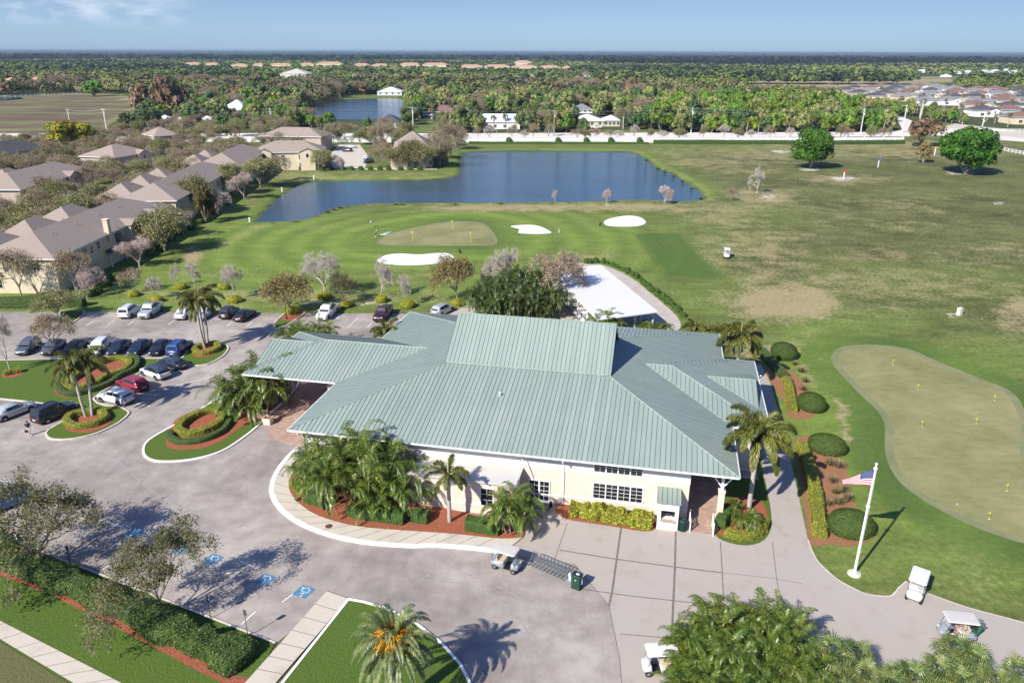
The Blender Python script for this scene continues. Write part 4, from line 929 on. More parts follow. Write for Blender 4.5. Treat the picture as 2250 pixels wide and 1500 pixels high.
def skeleton(g, levels, kids, spread, L0, ratio, r0, trunk, lean=.05, upb=.25, wob=.12):
    """recursive branching; returns tubes [(pts, radii, lvl)] and tips [(pos, dir)]"""
    tubes, tips = [], []
    def rec(p, d, L, r, lv):
        pts = [p]; q = p; dd = d
        ns = 3 if lv < 2 else 2
        for i in range(ns):
            dd = (dd + Vector(g.normal(0, wob, 3)) + Vector((0, 0, upb * .12))).normalized()
            q = q + dd * (L / ns); pts.append(q)
        r1 = r * (.62 if lv else .8)
        tubes.append((pts, [r + (r1 - r) * i / ns for i in range(ns + 1)], lv))
        if lv == levels:
            tips.append((q, dd)); tips.append(((pts[-2] + q) / 2, dd)); return
        kk = kids if lv else kids + 2
        a0 = g.uniform(0, 6.28)
        for i in range(kk):
            ang = spread * g.uniform(.7, 1.25)
            if i == kk - 1 and lv: ang *= .3
            o = dd.orthogonal().normalized(); o = (Matrix.Rotation(a0 + i * 6.283 / kk + g.uniform(-.3, .3), 3, dd) @ o)
            nd = (dd * math.cos(ang) + o * math.sin(ang) + Vector((0, 0, upb * .3))).normalized()
            st = q if i % 2 == 0 or lv == 0 else pts[-2].lerp(q, g.uniform(.2, .9))
            rec(st, nd, L * ratio * g.uniform(.8, 1.2) if lv else L0 * g.uniform(.85, 1.15), r1 * .78, lv + 1)
    rec(Vector((0, 0, 0)), Vector((g.normal(0, lean), g.normal(0, lean), 1)).normalized(), trunk, r0, 0)
    return tubes, tips

TREES = {}
def proto_tree(key, seed, leaf, bark, levels=4, kids=3, spread=.62, L0=2.4, ratio=.72, r0=.16, trunk=2.0, nleaf=8, lsize=.16, lspread=.35, twigs=6, twl=.5, tww=.012, leafup=.5, upb=.25):
    """tree of skeleton + twigs + leaves, normalised to height 1 and crown radius 1 (unit scale)"""
    g = np.random.default_rng(seed)
    tubes, tips = skeleton(g, levels, kids, spread, L0, ratio, r0, trunk, upb=upb)
    tp = np.array([t[0][:] for t in tips]); td = np.array([t[1][:] for t in tips])
    H = tp[:, 2].max() + .2; cx, cy = tp[:, 0].mean(), tp[:, 1].mean(); Rr = np.percentile(np.hypot(tp[:, 0], tp[:, 1]), 96) + .1
    sc = np.array([1 / Rr, 1 / Rr, 1 / H])
    mb = MB()
    for pts, rr, lv in tubes:
        mb.tube([Vector((q[0] * sc[0], q[1] * sc[1], q[2] * sc[2])) for q in pts], [a * sc[0] for a in rr], 6 if lv == 0 else (4 if lv < 3 else 3), cap=False)
    trunk_me = mb.mesh(key + '_trunk', bark, True)
    Q_ = []
    if twigs:
        c = np.repeat(tp, twigs, 0) + g.normal(0, .10, (len(tp) * twigs, 3))
        d = unit(np.repeat(td, twigs, 0) * .9 + rdir(len(c), g) * .9 + np.array([0, 0, .2])); ln = (twl * g.uniform(.5, 1.2, len(c)))[:, None]
        sd = unit(np.cross(d, rdir(len(c), g))) * tww
        Q_.append(np.stack([c - sd, c + sd, c + d * ln + sd * .4, c + d * ln - sd * .4], 1))
    out = []
    if twigs:
        out.append(('twigs', quads(key + '_twigs', Q_[0] * sc, bark)))
    if nleaf:
        c = np.repeat(tp, nleaf, 0) + g.normal(0, lspread, (len(tp) * nleaf, 3)) + np.repeat(td, nleaf, 0) * .15
        q = leafq(c, lsize * g.uniform(.6, 1.25, len(c)), leafup, .55, g)
        out.append(('crown', quads(key + '_crown', q * sc, leaf)))
    TREES[key] = (trunk_me, out)
    return key

def plant_tree(key, x, y, rad, hgt, label, cat='tree', group=None, name='tree', rz=None, z=0.0, parts=True):
    o = link(name, None, None, (x, y, z), rnd.uniform(0, 6.28) if rz is None else rz, (rad, rad, hgt))
    tag(o, label, cat, group)
    tr, out = TREES[key]
    link('trunk', tr, o)
    for nm, me in out: link(nm, me, o)
    return o

def px_tree(key, bx, by, ytop, wpx, label, group=None, name='tree', cat='tree', hk=1.0):
    """tree standing at photo position bx,by, crown top at ytop and crown width wpx"""
    b = G(bx, by); lo, hi = .3, 40.0
    for _ in range(40):
        h = (lo + hi) / 2
        if PX((b.x, b.y, h))[1] > ytop: lo = h
        else: hi = h
    dd = abs(PX((b.x + 1, b.y, h * .6))[0] - PX((b.x, b.y, h * .6))[0])
    return plant_tree(key, b.x, b.y, wpx / dd / 2, h * hk, label, cat, group, name)

for i in range(3): proto_tree('bare%d' % i, 20 + i, None, BARKL, 5, 3, .50, 1.7, .70, .13, 1.5, 0, 0, 0, 9, .55, .011)
for i in range(2): proto_tree('pink%d' % i, 30 + i, None, BARKP, 5, 3, .58, 1.35, .72, .11, .9, 0, 0, 0, 10, .5, .014)
for i in range(4): proto_tree('semi%d' % i, 40 + i, L_GREY, BARK, 4, 3, .62, 1.9, .72, .15, 1.6, 14, .13, .38, 10, .6, .012)
for i in range(4): proto_tree('oak%d' % i, 50 + i, L_OAK, BARK, 4, 4, .66, 2.0, .70, .17, 1.5, 12, .16, .42, 4, .5, .012)
for i in range(2): proto_tree('brown%d' % i, 60 + i, L_BRN, BARK, 4, 4, .62, 1.8, .70, .15, 1.5, 10, .14, .32, 4, .5, .012)
for i in range(2): proto_tree('noak%d' % i, 66 + i, leafmat('airy_oak_leaf', [(.05, .055, .014), (.10, .105, .03), (.17, .16, .05), (.25, .21, .09)], trans=.2), BARK, 5, 3, .66, 2.0, .72, .15, 1.5, 13, .10, .28, 6, .45, .013)

def lumpy(key, seed, leaf, bark, nl=22, per=60, ls=.12, hshape=.75, base=.28, tall=False, trunk_r=.05, nb=6, rng=(.22, .36), out=.8):
    """dense crown: leaf sprays over many lumps of the crown, radius 1 / height 1"""
    g = np.random.default_rng(seed); C_, N_ = [], []
    mb = MB()
    mb.tube([(0, 0, 0), (g.normal(0, .02), g.normal(0, .02), base * .7), (0, 0, base + .1)], [trunk_r * 1.3, trunk_r, trunk_r * .8], 7, cap=False)
    cs = []
    for i in range(nl):
        th = g.uniform(0, 6.28); u = g.uniform(-.75, 1); r = math.sqrt(max(0, 1 - u * u * .85)) * g.uniform(.42, out)
        if tall: r *= 1 - .55 * max(u, 0)
        c = np.array([r * math.cos(th), r * math.sin(th), base + (1 - base) * (.5 + .40 * u) ]); cs.append(c)
        lr = g.uniform(*rng)
        d = rdir(per, g); d[:, 2] = np.where(d[:, 2] < -.35, -d[:, 2], d[:, 2])
        pos = c + d * np.array([lr, lr, lr * hshape * .75]) * g.uniform(.72, 1.08, per)[:, None]
        C_.append(pos); N_.append(d)
    for c in cs[:nb]:
        mb.tube([(0, 0, base * .6), Vector(c) * .5 + Vector((0, 0, base * .4)), Vector(c)], [trunk_r * .7, trunk_r * .45, trunk_r * .15], 4, cap=False)
    C_ = np.concatenate(C_); N_ = np.concatenate(N_)
    nor = unit(N_ + rdir(len(C_), g) * .4); u = unit(np.cross(nor, rdir(len(C_), g))); v = np.cross(nor, u)
    s = (ls * g.uniform(.55, 1.2, len(C_)))[:, None]
    zz = np.array([1, 1, .75])
    q = np.stack([C_ - u * s * zz, C_ + v * s * .6 * zz, C_ + u * s * zz, C_ - v * s * .6 * zz], 1)
    q[:, :, 2] = np.maximum(q[:, :, 2], .04)
    TREES[key] = (mb.mesh(key + '_trunk', bark, True), [('crown', quads(key + '_crown', q, leaf))])
for i in range(3): lumpy('green%d' % i, 70 + i, L_GREEN, BARK, 26, 110, .088, base=.10)
for i in range(3): lumpy('dark%d' % i, 80 + i, L_DARK, BARK, 26, 110, .088, base=.10)
for i in range(3): lumpy('khaki%d' % i, 90 + i, L_KHAKI, BARK, 26, 110, .088, base=.10)
for i in range(2): lumpy('rust%d' % i, 95 + i, L_RUST, BARK, 26, 110, .088, base=.14)
lumpy('yellow0', 97, L_YELL, BARK, 30, 110, .085, base=.12)
for i in range(2): lumpy('big%d' % i, 142 + i, L_LIME, BARK, 56, 150, .062, base=.05, trunk_r=.045, rng=(.2, .36), out=.82)
for i in range(2): lumpy('pine%d' % i, 104 + i, L_RUST if i else L_DARK, BARK, 26, 46, .12, tall=True, base=.12)
lumpy('conifer', 108, leafmat('bronze_conifer', [(.03, .03, .006), (.09, .075, .012), (.19, .14, .02)], trans=.15), BARK, 26, 90, .08, tall=True, base=.08)
lumpy('shrubtree', 109, L_BRN, BARK, 24, 90, .075, base=.05)

# ---- palms
def frond(g, base, az, el, L, droop, nl, ll, lw, plume=0.0, vee=.5, taper=.5, curl=0.0, twist=None):
    """leaflet quads + rachis points for one pinnate frond"""
    n = 9
    d = np.array([math.cos(az) * math.cos(el), math.sin(az) * math.cos(el), math.sin(el)])
    pts = [np.array(base, float)]; dd = d.copy()
    for i in range(n):
        dd = unit(dd + np.array([0, 0, -droop * (i + .6) / n * 1.6 / n * 3])); pts.append(pts[-1] + dd * L / n)
    P = np.array(pts); T = unit(np.gradient(P, axis=0))
    t = np.linspace(.10, .99, nl) ; f = t * n; i0 = np.minimum(f.astype(int), n - 1); fr = (f - i0)[:, None]
    pos = P[i0] * (1 - fr) + P[i0 + 1] * fr; tan = unit(T[i0] * (1 - fr) + T[i0 + 1] * fr)
    side = unit(np.cross(tan, np.array([0, 0, 1.0]) + 1e-6)); upv = np.cross(side, tan)
    Q_ = []
    prof = ll * np.sin(np.clip(t * .93 + .07, 0, 1) * math.pi) ** taper * (1 - .25 * t)
    sides = (1, -1) if plume == 0 else (1, -1, 2, -2)
    for sg in sides:
        if plume: ang = g.uniform(0, 2 * math.pi, nl); dirv = side * np.cos(ang)[:, None] + upv * np.sin(ang)[:, None]
        else: ang = vee + g.normal(0, .12, nl); dirv = side * (sg * np.cos(ang))[:, None] + upv * np.sin(ang)[:, None]
        dl = unit(dirv + tan * (.75 + (.25 if plume else .1)) + g.normal(0, .08, (nl, 3)))
        ln = (prof * g.uniform(.85, 1.1, nl))[:, None]
        mid = pos + dl * ln * .55; tip = pos + unit(dl + np.array([0, 0, -.45 - curl])) * ln
        wv = unit(np.cross(dl, upv + side * .3)) * lw
        Q_.append(np.stack([pos - wv * .5, pos + wv * .5, mid + wv, mid - wv], 1)); Q_.append(np.stack([mid - wv, mid + wv, tip + wv * .15, tip - wv * .15], 1))
    return np.concatenate(Q_), P

PALMS = {}
def foxtail(key, seed, H=6.2, nf=13, L=2.6, trunks=((0, 0, 0),), plume=1, ll=.62, droop=1.25, leaf=None, lw=.026, nl=62, r=.13):
    g = np.random.default_rng(seed); res = []
    for (tx, ty, lean) in trunks:
        mb = MB(); top = np.array([tx + lean * .9, ty + lean * .2, H * g.uniform(.93, 1.07)])
        b0 = np.array([tx, ty, 0.0]); k = 8
        pts = [b0 + (top - b0) * (i / k) + np.array([lean * .3 * math.sin(i / k * math.pi), 0, 0]) for i in range(k + 1)]
        rr = [r * (1.35 - .25 * i / k + .15 * math.sin(i / k * math.pi)) * (1.15 if i % 2 else 1.0) for i in range(k + 1)]
        mb.tube([Vector(q) for q in pts], rr, 9, cap=False)
        sh = MB(); sh.tube([Vector(top), Vector(top) + Vector((0, 0, .5)), Vector(top) + Vector((0, 0, .95))], [r * 1.05, r * .95, r * .35], 8, cap=False)
        ch = top + np.array([0, 0, .75]); Qs, rach = [], MB()
        for i in range(nf):
            az = i * 2.399 + g.uniform(-.2, .2); el = 1.15 - 1.35 * (i + .5) / nf + g.uniform(-.12, .12)
            q, P = frond(g, ch, az, el, L * g.uniform(.88, 1.08), droop * g.uniform(.8, 1.2), nl, ll, lw, plume, .45)
            Qs.append(q); rach.tube([Vector(a) for a in P[::2]] + [Vector(P[-1])], [.035, .03, .025, .018, .01, .006][:len(P[::2]) + 1], 4, cap=False)
        # spear leaf
        sp = MB(); sp.tube([Vector(ch), Vector(ch) + Vector((.05, .02, 1.0)), Vector(ch) + Vector((.12, .03, 1.9))], [.05, .035, .006], 5, cap=False)
        res.append((mb.mesh('trunk', PTRUNK, True), sh.mesh('crownshaft', SHAFT, True), rach.mesh('rachis', SHAFT), quads('fronds', np.concatenate(Qs), leaf or P_FOX), sp.mesh('spear', plain('spear_straw', (.55, .50, .28), .7))))
    PALMS[key] = res
def plant_palm(key, loc, label, sc=1.0, rz=None, group=None, name='palm', cat='palm'):
    o = link(name, None, None, loc, rnd.uniform(0, 6.28) if rz is None else rz, (sc, sc, sc)); tag(o, label, cat, group)
    for (tr, sh, ra, fr, sp) in PALMS[key]:
        a = link('trunk', tr, o)
        if sh: link('crownshaft', sh, o)
        if fr:
            b = link('fronds', fr, o); link('rachis', ra, b)
        if sp: link('spear_leaf', sp, o)
    return o

def clump(key, seed, stems, rad, h0, h1, per, L, nl, ll, lw, leaf, lean=.35, trunkmat=None, el0=1.25, el1=.1, droop=1.5, sr=.05, spread_el=True):
    """clustering palm: many thin stems, each with a few arching fronds"""
    g = np.random.default_rng(seed); mb, ra = MB(), MB(); Qs = []
    for s in range(stems):
        a = s * 2.399; rr = rad * math.sqrt((s + .5) / stems)
        b = np.array([rr * math.cos(a), rr * math.sin(a), 0.0]); H = g.uniform(h0, h1) * (1 - .35 * rr / max(rad, .01))
        d = unit(np.array([math.cos(a) * lean * rr / max(rad, .01), math.sin(a) * lean * rr / max(rad, .01), 1.0]) + g.normal(0, .05, 3))
        tip = b + d * H
        mb.tube([Vector(b), Vector(b + (tip - b) * .5 + g.normal(0, .05, 3)), Vector(tip)], [sr, sr * .9, sr * .75], 5, cap=False)
        for i in range(per):
            az = g.uniform(0, 6.28); el = el0 - (el0 - el1) * (i + g.uniform(0, 1)) / per
            q, P = frond(g, tip, az, el, L * g.uniform(.75, 1.15), droop * g.uniform(.7, 1.25), nl, ll, lw, 0, .5)
            Qs.append(q); ra.tube([Vector(x) for x in P[::3]], [.02, .016, .012, .006], 3, cap=False)
    PALMS[key] = [(mb.mesh('stems', trunkmat or plain('areca_stem', (.26, .27, .12), .6, .25, 4), True), None, ra.mesh('rachis', plain('areca_rachis', (.24, .25, .06), .6)), quads('fronds', np.concatenate(Qs), leaf), None)]

def fan_blades(g, c, az, el, rad, n=16, w=.05, fold=.12):
    d = np.array([math.cos(az) * math.cos(el), math.sin(az) * math.cos(el), math.sin(el)])
    s = unit(np.cross(d, [0, 0, 1.0])); u = np.cross(s, d)
    an = np.linspace(-1.9, 1.9, n); dl = unit(d[None] * np.cos(an)[:, None] + s[None] * np.sin(an)[:, None] + u[None] * fold)
    ln = (rad * (1 - .18 * np.abs(an) / 1.9) * g.uniform(.9, 1.08, n))[:, None]
    wv = unit(np.cross(dl, u[None] + 0 * dl)) * w * rad
    mid = c + dl * ln * .6; tip = c + unit(dl + np.array([0, 0, -.35])) * ln
    z = np.broadcast_to(c, mid.shape)
    return np.concatenate([np.stack([z - wv * .1, z + wv * .1, mid + wv, mid - wv], 1), np.stack([mid - wv, mid + wv, tip + wv * .1, tip - wv * .1], 1)])
def fanpalm(key, seed, H, nfan, rad, leaf, trunk=BROWNTR, tr=.16, ball=.9, n=16, low=-.7, stem=.8):
    g = np.random.default_rng(seed); mb, ra = MB(), MB(); top = np.array([g.normal(0, .1), g.normal(0, .1), H])
    mb.tube([Vector((0, 0, 0)), Vector(top * np.array([.5, .5, .5])), Vector(top)], [tr * 1.2, tr, tr * 1.1], 7, cap=False)
    Qs = []
    for i in range(nfan):
        az = i * 2.399 + g.uniform(-.2, .2); el = 1.3 - (1.3 - low) * (i + .5) / nfan
        d = np.array([math.cos(az) * math.cos(el), math.sin(az) * math.cos(el), math.sin(el)])
        c = top + d * stem * ball * g.uniform(.8, 1.1); ra.tube([Vector(top), Vector((top + c) / 2 + np.array([0, 0, .04])), Vector(c)], [.025, .02, .015], 3, cap=False)
        Qs.append(fan_blades(g, c, az, el - .35, rad * g.uniform(.85, 1.1), n))
    PALMS[key] = [(mb.mesh('trunk', trunk, True), None, ra.mesh('petiole', SHAFT), quads('fronds', np.concatenate(Qs), leaf), None)]

foxtail('fox0', 1, 6.0, 19, 3.5, droop=.9, ll=.8, nl=96, lw=.034); foxtail('fox1', 2, 5.2, 19, 3.3, droop=.9, ll=.8, nl=96, lw=.034); foxtail('fox2', 3, 6.6, 15, 3.9, ((0, 0, -.25), (.7, .2, .45)), droop=.95, ll=.75, nl=76, lw=.03)
foxtail('fox3', 4, 6.3, 14, 3.6, ((-.35, 0, -.5), (.3, .2, .35), (.05, .45, 0)), droop=.95, ll=.75, nl=76, lw=.03)
foxtail('adon', 5, 2.9, 11, 1.9, plume=1, ll=.45, nl=56, r=.10, droop=.95)
foxtail('coco', 6, 8.0, 18, 3.6, plume=0, ll=.85, droop=1.6, leaf=P_COCO, lw=.06, nl=26, r=.16)
clump('areca_big', 7, 26, 2.7, 2.6, 6.4, 7, 2.8, 23, .62, .036, P_AREC, droop=1.0, el0=1.35, el1=.0)
clump('areca_big2', 17, 22, 2.4, 2.2, 6.0, 7, 2.7, 23, .62, .036, P_AREC, droop=1.0, el0=1.35, el1=.0)
P_ARD = leafmat('dark_areca_leaflet', [(.012, .032, .006), (.04, .075, .012), (.085, .12, .02), (.20, .17, .06)], .4, .15, .1, spec=.5)
clump('areca_dense', 27, 40, 2.9, 2.2, 6.2, 8, 2.3, 28, .5, .034, P_ARD, droop=1.3, el0=1.35, el1=-.35)
clump('areca_med', 8, 13, 1.4, 1.6, 4.2, 7, 2.4, 22, .6, .034, P_AREC, droop=1.05, el0=1.35, el1=.0)
clump('areca_small', 9, 9, .7, 1.2, 2.6, 6, 1.6, 28, .40, .02, P_AREC)
clump('areca_open', 10, 12, .75, 2.2, 3.6, 7, 2.2, 30, .5, .028, P_AREC, droop=1.1, trunkmat=PTRUNK, lean=.5)
clump('pygmy', 11, 3, .3, .9, 1.9, 26, 1.25, 30, .26, .012, P_AREC, trunkmat=BROWNTR, droop=1.6, sr=.09, el1=-.1)
fanpalm('fan0', 12, 1.6, 22, .75, P_FAN); fanpalm('fan1', 13, 2.2, 24, .8, P_FAN)
fanpalm('sabal0', 14, 6.0, 40, 1.0, P_SAB, PTRUNK, .2, 1.1, 9); fanpalm('sabal1', 15, 4.5, 36, 1.0, P_SAB, PTRUNK, .2, 1.1, 9)

# ---- hedges and clipped shrubs
def surf_leaves(P, Nn, size, g, tilt=.8, asp=.6):
    n = len(P); nor = unit(Nn + rdir(n, g) * tilt); u = unit(np.cross(nor, rdir(n, g))); v = np.cross(nor, u)
    s = (size * g.uniform(.6, 1.2, n))[:, None]
    return np.stack([P - u * s, P + v * s * asp, P + u * s, P - v * s * asp], 1)
def hedge(name, label, pts, wd, h, leaf, core, dens=60, ls=.06, z=.1, closed=False, cat='hedge', group=None, rough=.06, rnd_top=.12, maxn=26000):
    """clipped hedge along a world polyline: core body + leaves over its surface"""
    g = np.random.default_rng(abs(hash(label)) % 99991 if False else int(sum(ord(ch) * (i + 1) for i, ch in enumerate(label)) % 99991))
    P = [Vector((p[0], p[1], 0)) for p in pts]; N = len(P)
    org = sum(P, Vector()) / N
    o = thing(name, label, cat, (org.x, org.y, z), 0, group)
    prof = [(-.5, 0), (-.5, .55), (-.46, .86), (-.36, 1), (.36, 1), (.46, .86), (.5, .55), (.5, 0)]
    rings = []
    for i, q in enumerate(P):
        a = P[i - 1] if (i or closed) else q; b = P[(i + 1) % N] if (i < N - 1 or closed) else q
        d = (b - a).normalized(); n = Vector((-d.y, d.x, 0)); hh = h * (1 + g.normal(0, rough * .6)); ww = wd * (1 + g.normal(0, rough))
        rings.append([q - org + n * (x * ww) + Vector((0, 0, y * hh)) for x, y in prof])
    m = len(prof); mb = MB(); vs = [v_ for r_ in rings for v_ in r_]
    fs = [[i * m + k, ((i + 1) % N) * m + k, ((i + 1) % N) * m + k + 1, i * m + k + 1] for i in range(N if closed else N - 1) for k in range(m - 1)]
    if not closed: fs += [list(range(m)), [(N - 1) * m + k for k in range(m)][::-1]]
    mb.add(vs, fs)
    body = mb.mesh('body', core)
    # sample surface
    body.calc_loop_triangles(); co = np.array([v_.co[:] for v_ in body.vertices]); tri = np.array([t_.vertices[:] for t_ in body.loop_triangles])
    A_, B_, C_ = co[tri[:, 0]], co[tri[:, 1]], co[tri[:, 2]]; cr_ = np.cross(B_ - A_, C_ - A_); ar = np.linalg.norm(cr_, axis=1) / 2
    n = int(min(maxn, ar.sum() * dens)); ix = g.choice(len(tri), n, p=ar / ar.sum()); r1, r2 = np.sqrt(g.random(n))[:, None], g.random(n)[:, None]
    pos = A_[ix] * (1 - r1) + B_[ix] * r1 * (1 - r2) + C_[ix] * r1 * r2
    nn = unit(cr_[ix]); cen = pos.copy(); cen[:, 2] = h * .4
    nn[:, 2] = np.where((pos[:, 2] > h * .9) & (nn[:, 2] < 0), -nn[:, 2], nn[:, 2])
    pos = pos + nn * g.normal(.0, ls * .8, n)[:, None]
    link('body', body, o); link('leaves', quads('leaves', surf_leaves(pos, nn, ls, g), leaf), o)
    return o
BALLS = {}
def ballmesh(key, seed, leaf, core, n=3500, ls=.03, low=.25, lump=0.0):
    """clipped dome of radius 1, height 1"""
    g = np.random.default_rng(seed)
    mb = MB(); prof = [(0.80, 0), (.93, .15), (.99, .35), (.97, .55), (.86, .75), (.66, .89), (.38, .97), (0.001, 1.0)]
    mb.lathe([(r * .97, z * .97) for r, z in prof], 20)
    th = g.uniform(0, 6.28, n); u = g.random(n)
    zz = np.interp(u, np.linspace(0, 1, 8), [p[1] for p in prof]); 
    zz = g.random(n) ** .8; rr = np.interp(zz, [p[1] for p in prof], [p[0] for p in prof])
    top = g.random(n) < .35; rt = np.sqrt(g.random(n)); rr = np.where(top, rt * .9, rr); zz = np.where(top, np.interp(rt * .9, [p[0] for p in prof[::-1]][:6], [p[1] for p in prof[::-1]][:6]), zz)
    pos = np.stack([rr * np.cos(th), rr * np.sin(th), zz], 1); nn = unit(np.stack([rr * np.cos(th), rr * np.sin(th), (zz - .25) * 1.0], 1))
    if lump:
        k = rdir(14, g); pos += nn * (np.max(nn @ k.T, axis=1)[:, None] - .85) * lump
    pos += nn * g.normal(.0, ls * .7, n)[:, None]
    BALLS[key] = (mb.mesh('body', core, True), quads('leaves', surf_leaves(pos, nn, ls, g, .7), leaf))
def ball(key, loc, rx, ry, h, label, cat='shrub', name='clipped_shrub', group=None, rz=0):
    o = thing(name, label, cat, loc, rz, group, (rx, ry, h)); b, l = BALLS[key]; link('body', b, o); link('leaves', l, o); return o
ballmesh('topiary', 1, H_DARK, CORED, 9000, .028); ballmesh('golden', 2, H_YEL, COREY, 1500, .085, lump=.35); ballmesh('round', 3, H_GREEN, CORE, 1500, .07, lump=.2); ballmesh('box', 4, H_GREEN, CORE, 1200, .08)
def tuft(loc, r, h, label, leaf=GRASST, n=160, name='grass_tuft', group=None, seed=0):
    g = np.random.default_rng(seed + 5); a = g.uniform(0, 6.28, n); e = g.uniform(.5, 1.5, n)
    d = np.stack([np.cos(a) * np.cos(e), np.sin(a) * np.cos(e), np.sin(e)], 1); b = d * np.array([.12, .12, 0]) * r; ln = (g.uniform(.6, 1.1, n) * h)[:, None]
    s = unit(np.cross(d, [0, 0, 1.0])) * .018; tip = b + d * ln * np.array([r / h * .9 + .3, r / h * .9 + .3, 1]); mid = (b + tip) / 2 + np.array([0, 0, .1 * h])
    q = np.concatenate([np.stack([b - s, b + s, mid + s, mid - s], 1), np.stack([mid - s, mid + s, tip + s * .2, tip - s * .2], 1)])
    o = link(name, quads(name, q, leaf), None, loc); return tag(o, label, 'grass tuft', group)
# ================================================================== planting near the clubhouse
def hat(bx, by, ytop):
    b = G(bx, by); lo, hi = .2, 40.0
    for _ in range(40):
        h = (lo + hi) / 2
        if PX((b.x, b.y, h))[1] > ytop: lo = h
        else: hi = h
    return lo
def at(cx, cy, h):
    q = G(cx, cy, h); return Vector((q.x, q.y, 0))
def pz(x, y, z): q = G(x, y); return Vector((q.x, q.y, z))
# foxtail and other single palms
plant_palm('fox2', pz(189, 917, .1), 'twin-trunk foxtail palm in the golden ring hedge beside the black car', hat(189, 917, 805) / 7.2, 0.2)
plant_palm('fox3', pz(455, 764, .1), 'triple-trunk foxtail palm on the island beside the blue car', hat(455, 764, 668) / 7.0, 1.0)
plant_palm('fox0', at(1666, 965, 7.2), 'foxtail palm overhanging the front right corner of the green roof', 1.13, 2.0)
plant_palm('fox1', at(1627, 742, 6.4), 'full foxtail palm behind the back right corner of the green roof', 1.12, .6)
plant_palm('fox1', at(848, 716, 5.6), 'small foxtail palm between the entrance canopy roof and the maroon pickup', .82, 2.4)
plant_palm('fox0', at(1527, 718, 4.4), 'low foxtail palm at the foot of the shell path behind the roof', .62, 1.0)
plant_palm('fox1', at(1580, 716, 4.6), 'low foxtail palm behind the back eave beside the fuller one', .62, 3.0)
plant_palm('adon', pz(988, 1148, .13), 'slender palm with short bushy fronds in front of the white flat-roofed bay', hat(988, 1148, 1050) / 3.6, 1.2)
# areca clumps
GA_ = 'areca palms massed against the front wall'
plant_palm('areca_big', pz(775, 1098, .13), 'tall areca palm clump against the clubhouse front, left of the bay', 1.12, .4, GA_)
plant_palm('areca_big2', pz(868, 1105, .13), 'areca palm clump against the front wall beside the flat-roofed bay', .9, 2.0, GA_)
plant_palm('areca_med', pz(722, 1075, .13), 'shorter areca palm clump at the left corner of the front wall', 1.15, 1.0, GA_)
plant_palm('areca_med', pz(812, 1040, .13), 'areca palm clump pressed close under the front eave', 1.35, 4.0, GA_)
plant_palm('areca_med', pz(835, 1128, .13), 'low areca palm clump leaning over the sidewalk bed', .8, 5.0, GA_)
plant_palm('areca_small', pz(678, 1060, .13), 'small upright palm by the front left downspout', 1.15, 3.0)
plant_palm('areca_open', pz(1125, 1166, .13), 'open multi-stem palm with visible pale stems beside the double door', 1.0, 1.1)
plant_palm('areca_med', pz(556, 902, .1), 'areca palm clump in front of the entrance canopy columns', 1.5, 2.2)
plant_palm('areca_small', pz(530, 905, .1), 'small areca palm on the red mulch beside the oval hedge', 1.2, .2)
plant_palm('areca_med', pz(590, 885, .1), 'areca palm beside the first entrance column', 1.0, 3.2)
plant_palm('areca_med', pz(650, 765, 0), 'areca palm behind the left end of the entrance canopy', .95, 1.7)
plant_palm('areca_med', pz(706, 768, 0), 'areca palm behind the entrance canopy, in front of the white pickup', .95, 3.7)
for i, (x, y, k, s) in enumerate([(1080, 692, 'areca_dense', .92), (1138, 692, 'areca_dense', 1.0), (1193, 694, 'areca_dense', .92), (1110, 664, 'areca_dense', 1.0), (1168, 660, 'areca_dense', 1.0)]):
    plant_palm(k, pz(x, y, 0), ['dark areca palm clump at the left of the dense stand behind the ridge', 'dark areca palm clump in the middle of the stand behind the ridge', 'dark areca palm clump of the stand nearest the cart barn', 'areca palm clump at the back left of the dense stand', 'areca palm clump at the back right of the dense stand'][i], s, i * 1.3, 'dense palm stand behind the roof ridge')
plant_palm('areca_med', pz(1325, 738, 0), 'areca palm in front of the corner of the white barn roof', 1.0, .5)
plant_palm('pygmy', pz(1412, 735, 0), 'feathery low palm under the front edge of the barn roof', 1.5, .5)
plant_palm('pygmy', pz(1452, 738, 0), 'feathery low palm at the outer front post of the barn', 1.35, 1.5)
plant_palm('pygmy', pz(1640, 1160, .05), 'pygmy palm in the corner bed with golden edging shrubs', 1.15, .3)
plant_palm('pygmy', pz(1610, 1135, .05), 'small pygmy palm against the white corner column', .9, 2.3)
# the planting at the lower right corner
GB_ = 'palm thicket at the lower right'
for i, (x, y, h, k, s) in enumerate([(1580, 1335, 3.8, 'areca_med', 1.15), (1665, 1340, 3.8, 'areca_med', 1.2), (1730, 1365, 4.0, 'areca_med', 1.1), (1590, 1400, 4.6, 'areca_big2', .9), (1690, 1420, 4.2, 'areca_big', .85), (1545, 1450, 3.2, 'areca_med', 1.0), (1610, 1490, 4.4, 'areca_big', .85), (1780, 1400, 3.2, 'areca_small', 1.3), (1535, 1392, 3.0, 'areca_med', .95), (1585, 1530, 3.2, 'areca_big2', .8)]):
    plant_palm(k, at(x, y, h), ['areca palm at the top left of the lower right thicket', 'areca palm at the top of the lower right thicket', 'areca palm at the right shoulder of the lower right thicket', 'big areca clump at the heart of the lower right thicket', 'areca clump behind the fan palms of the lower right thicket', 'areca palm beside the cart with the white roof at the bottom edge', 'areca clump at the bottom edge in the lower right thicket', 'small areca palm beside the drive at the thicket edge', 'areca palm on the left flank of the lower right thicket', 'areca clump cut by the bottom edge of the lower right thicket'][i], s * .84, i * 1.7, GB_)
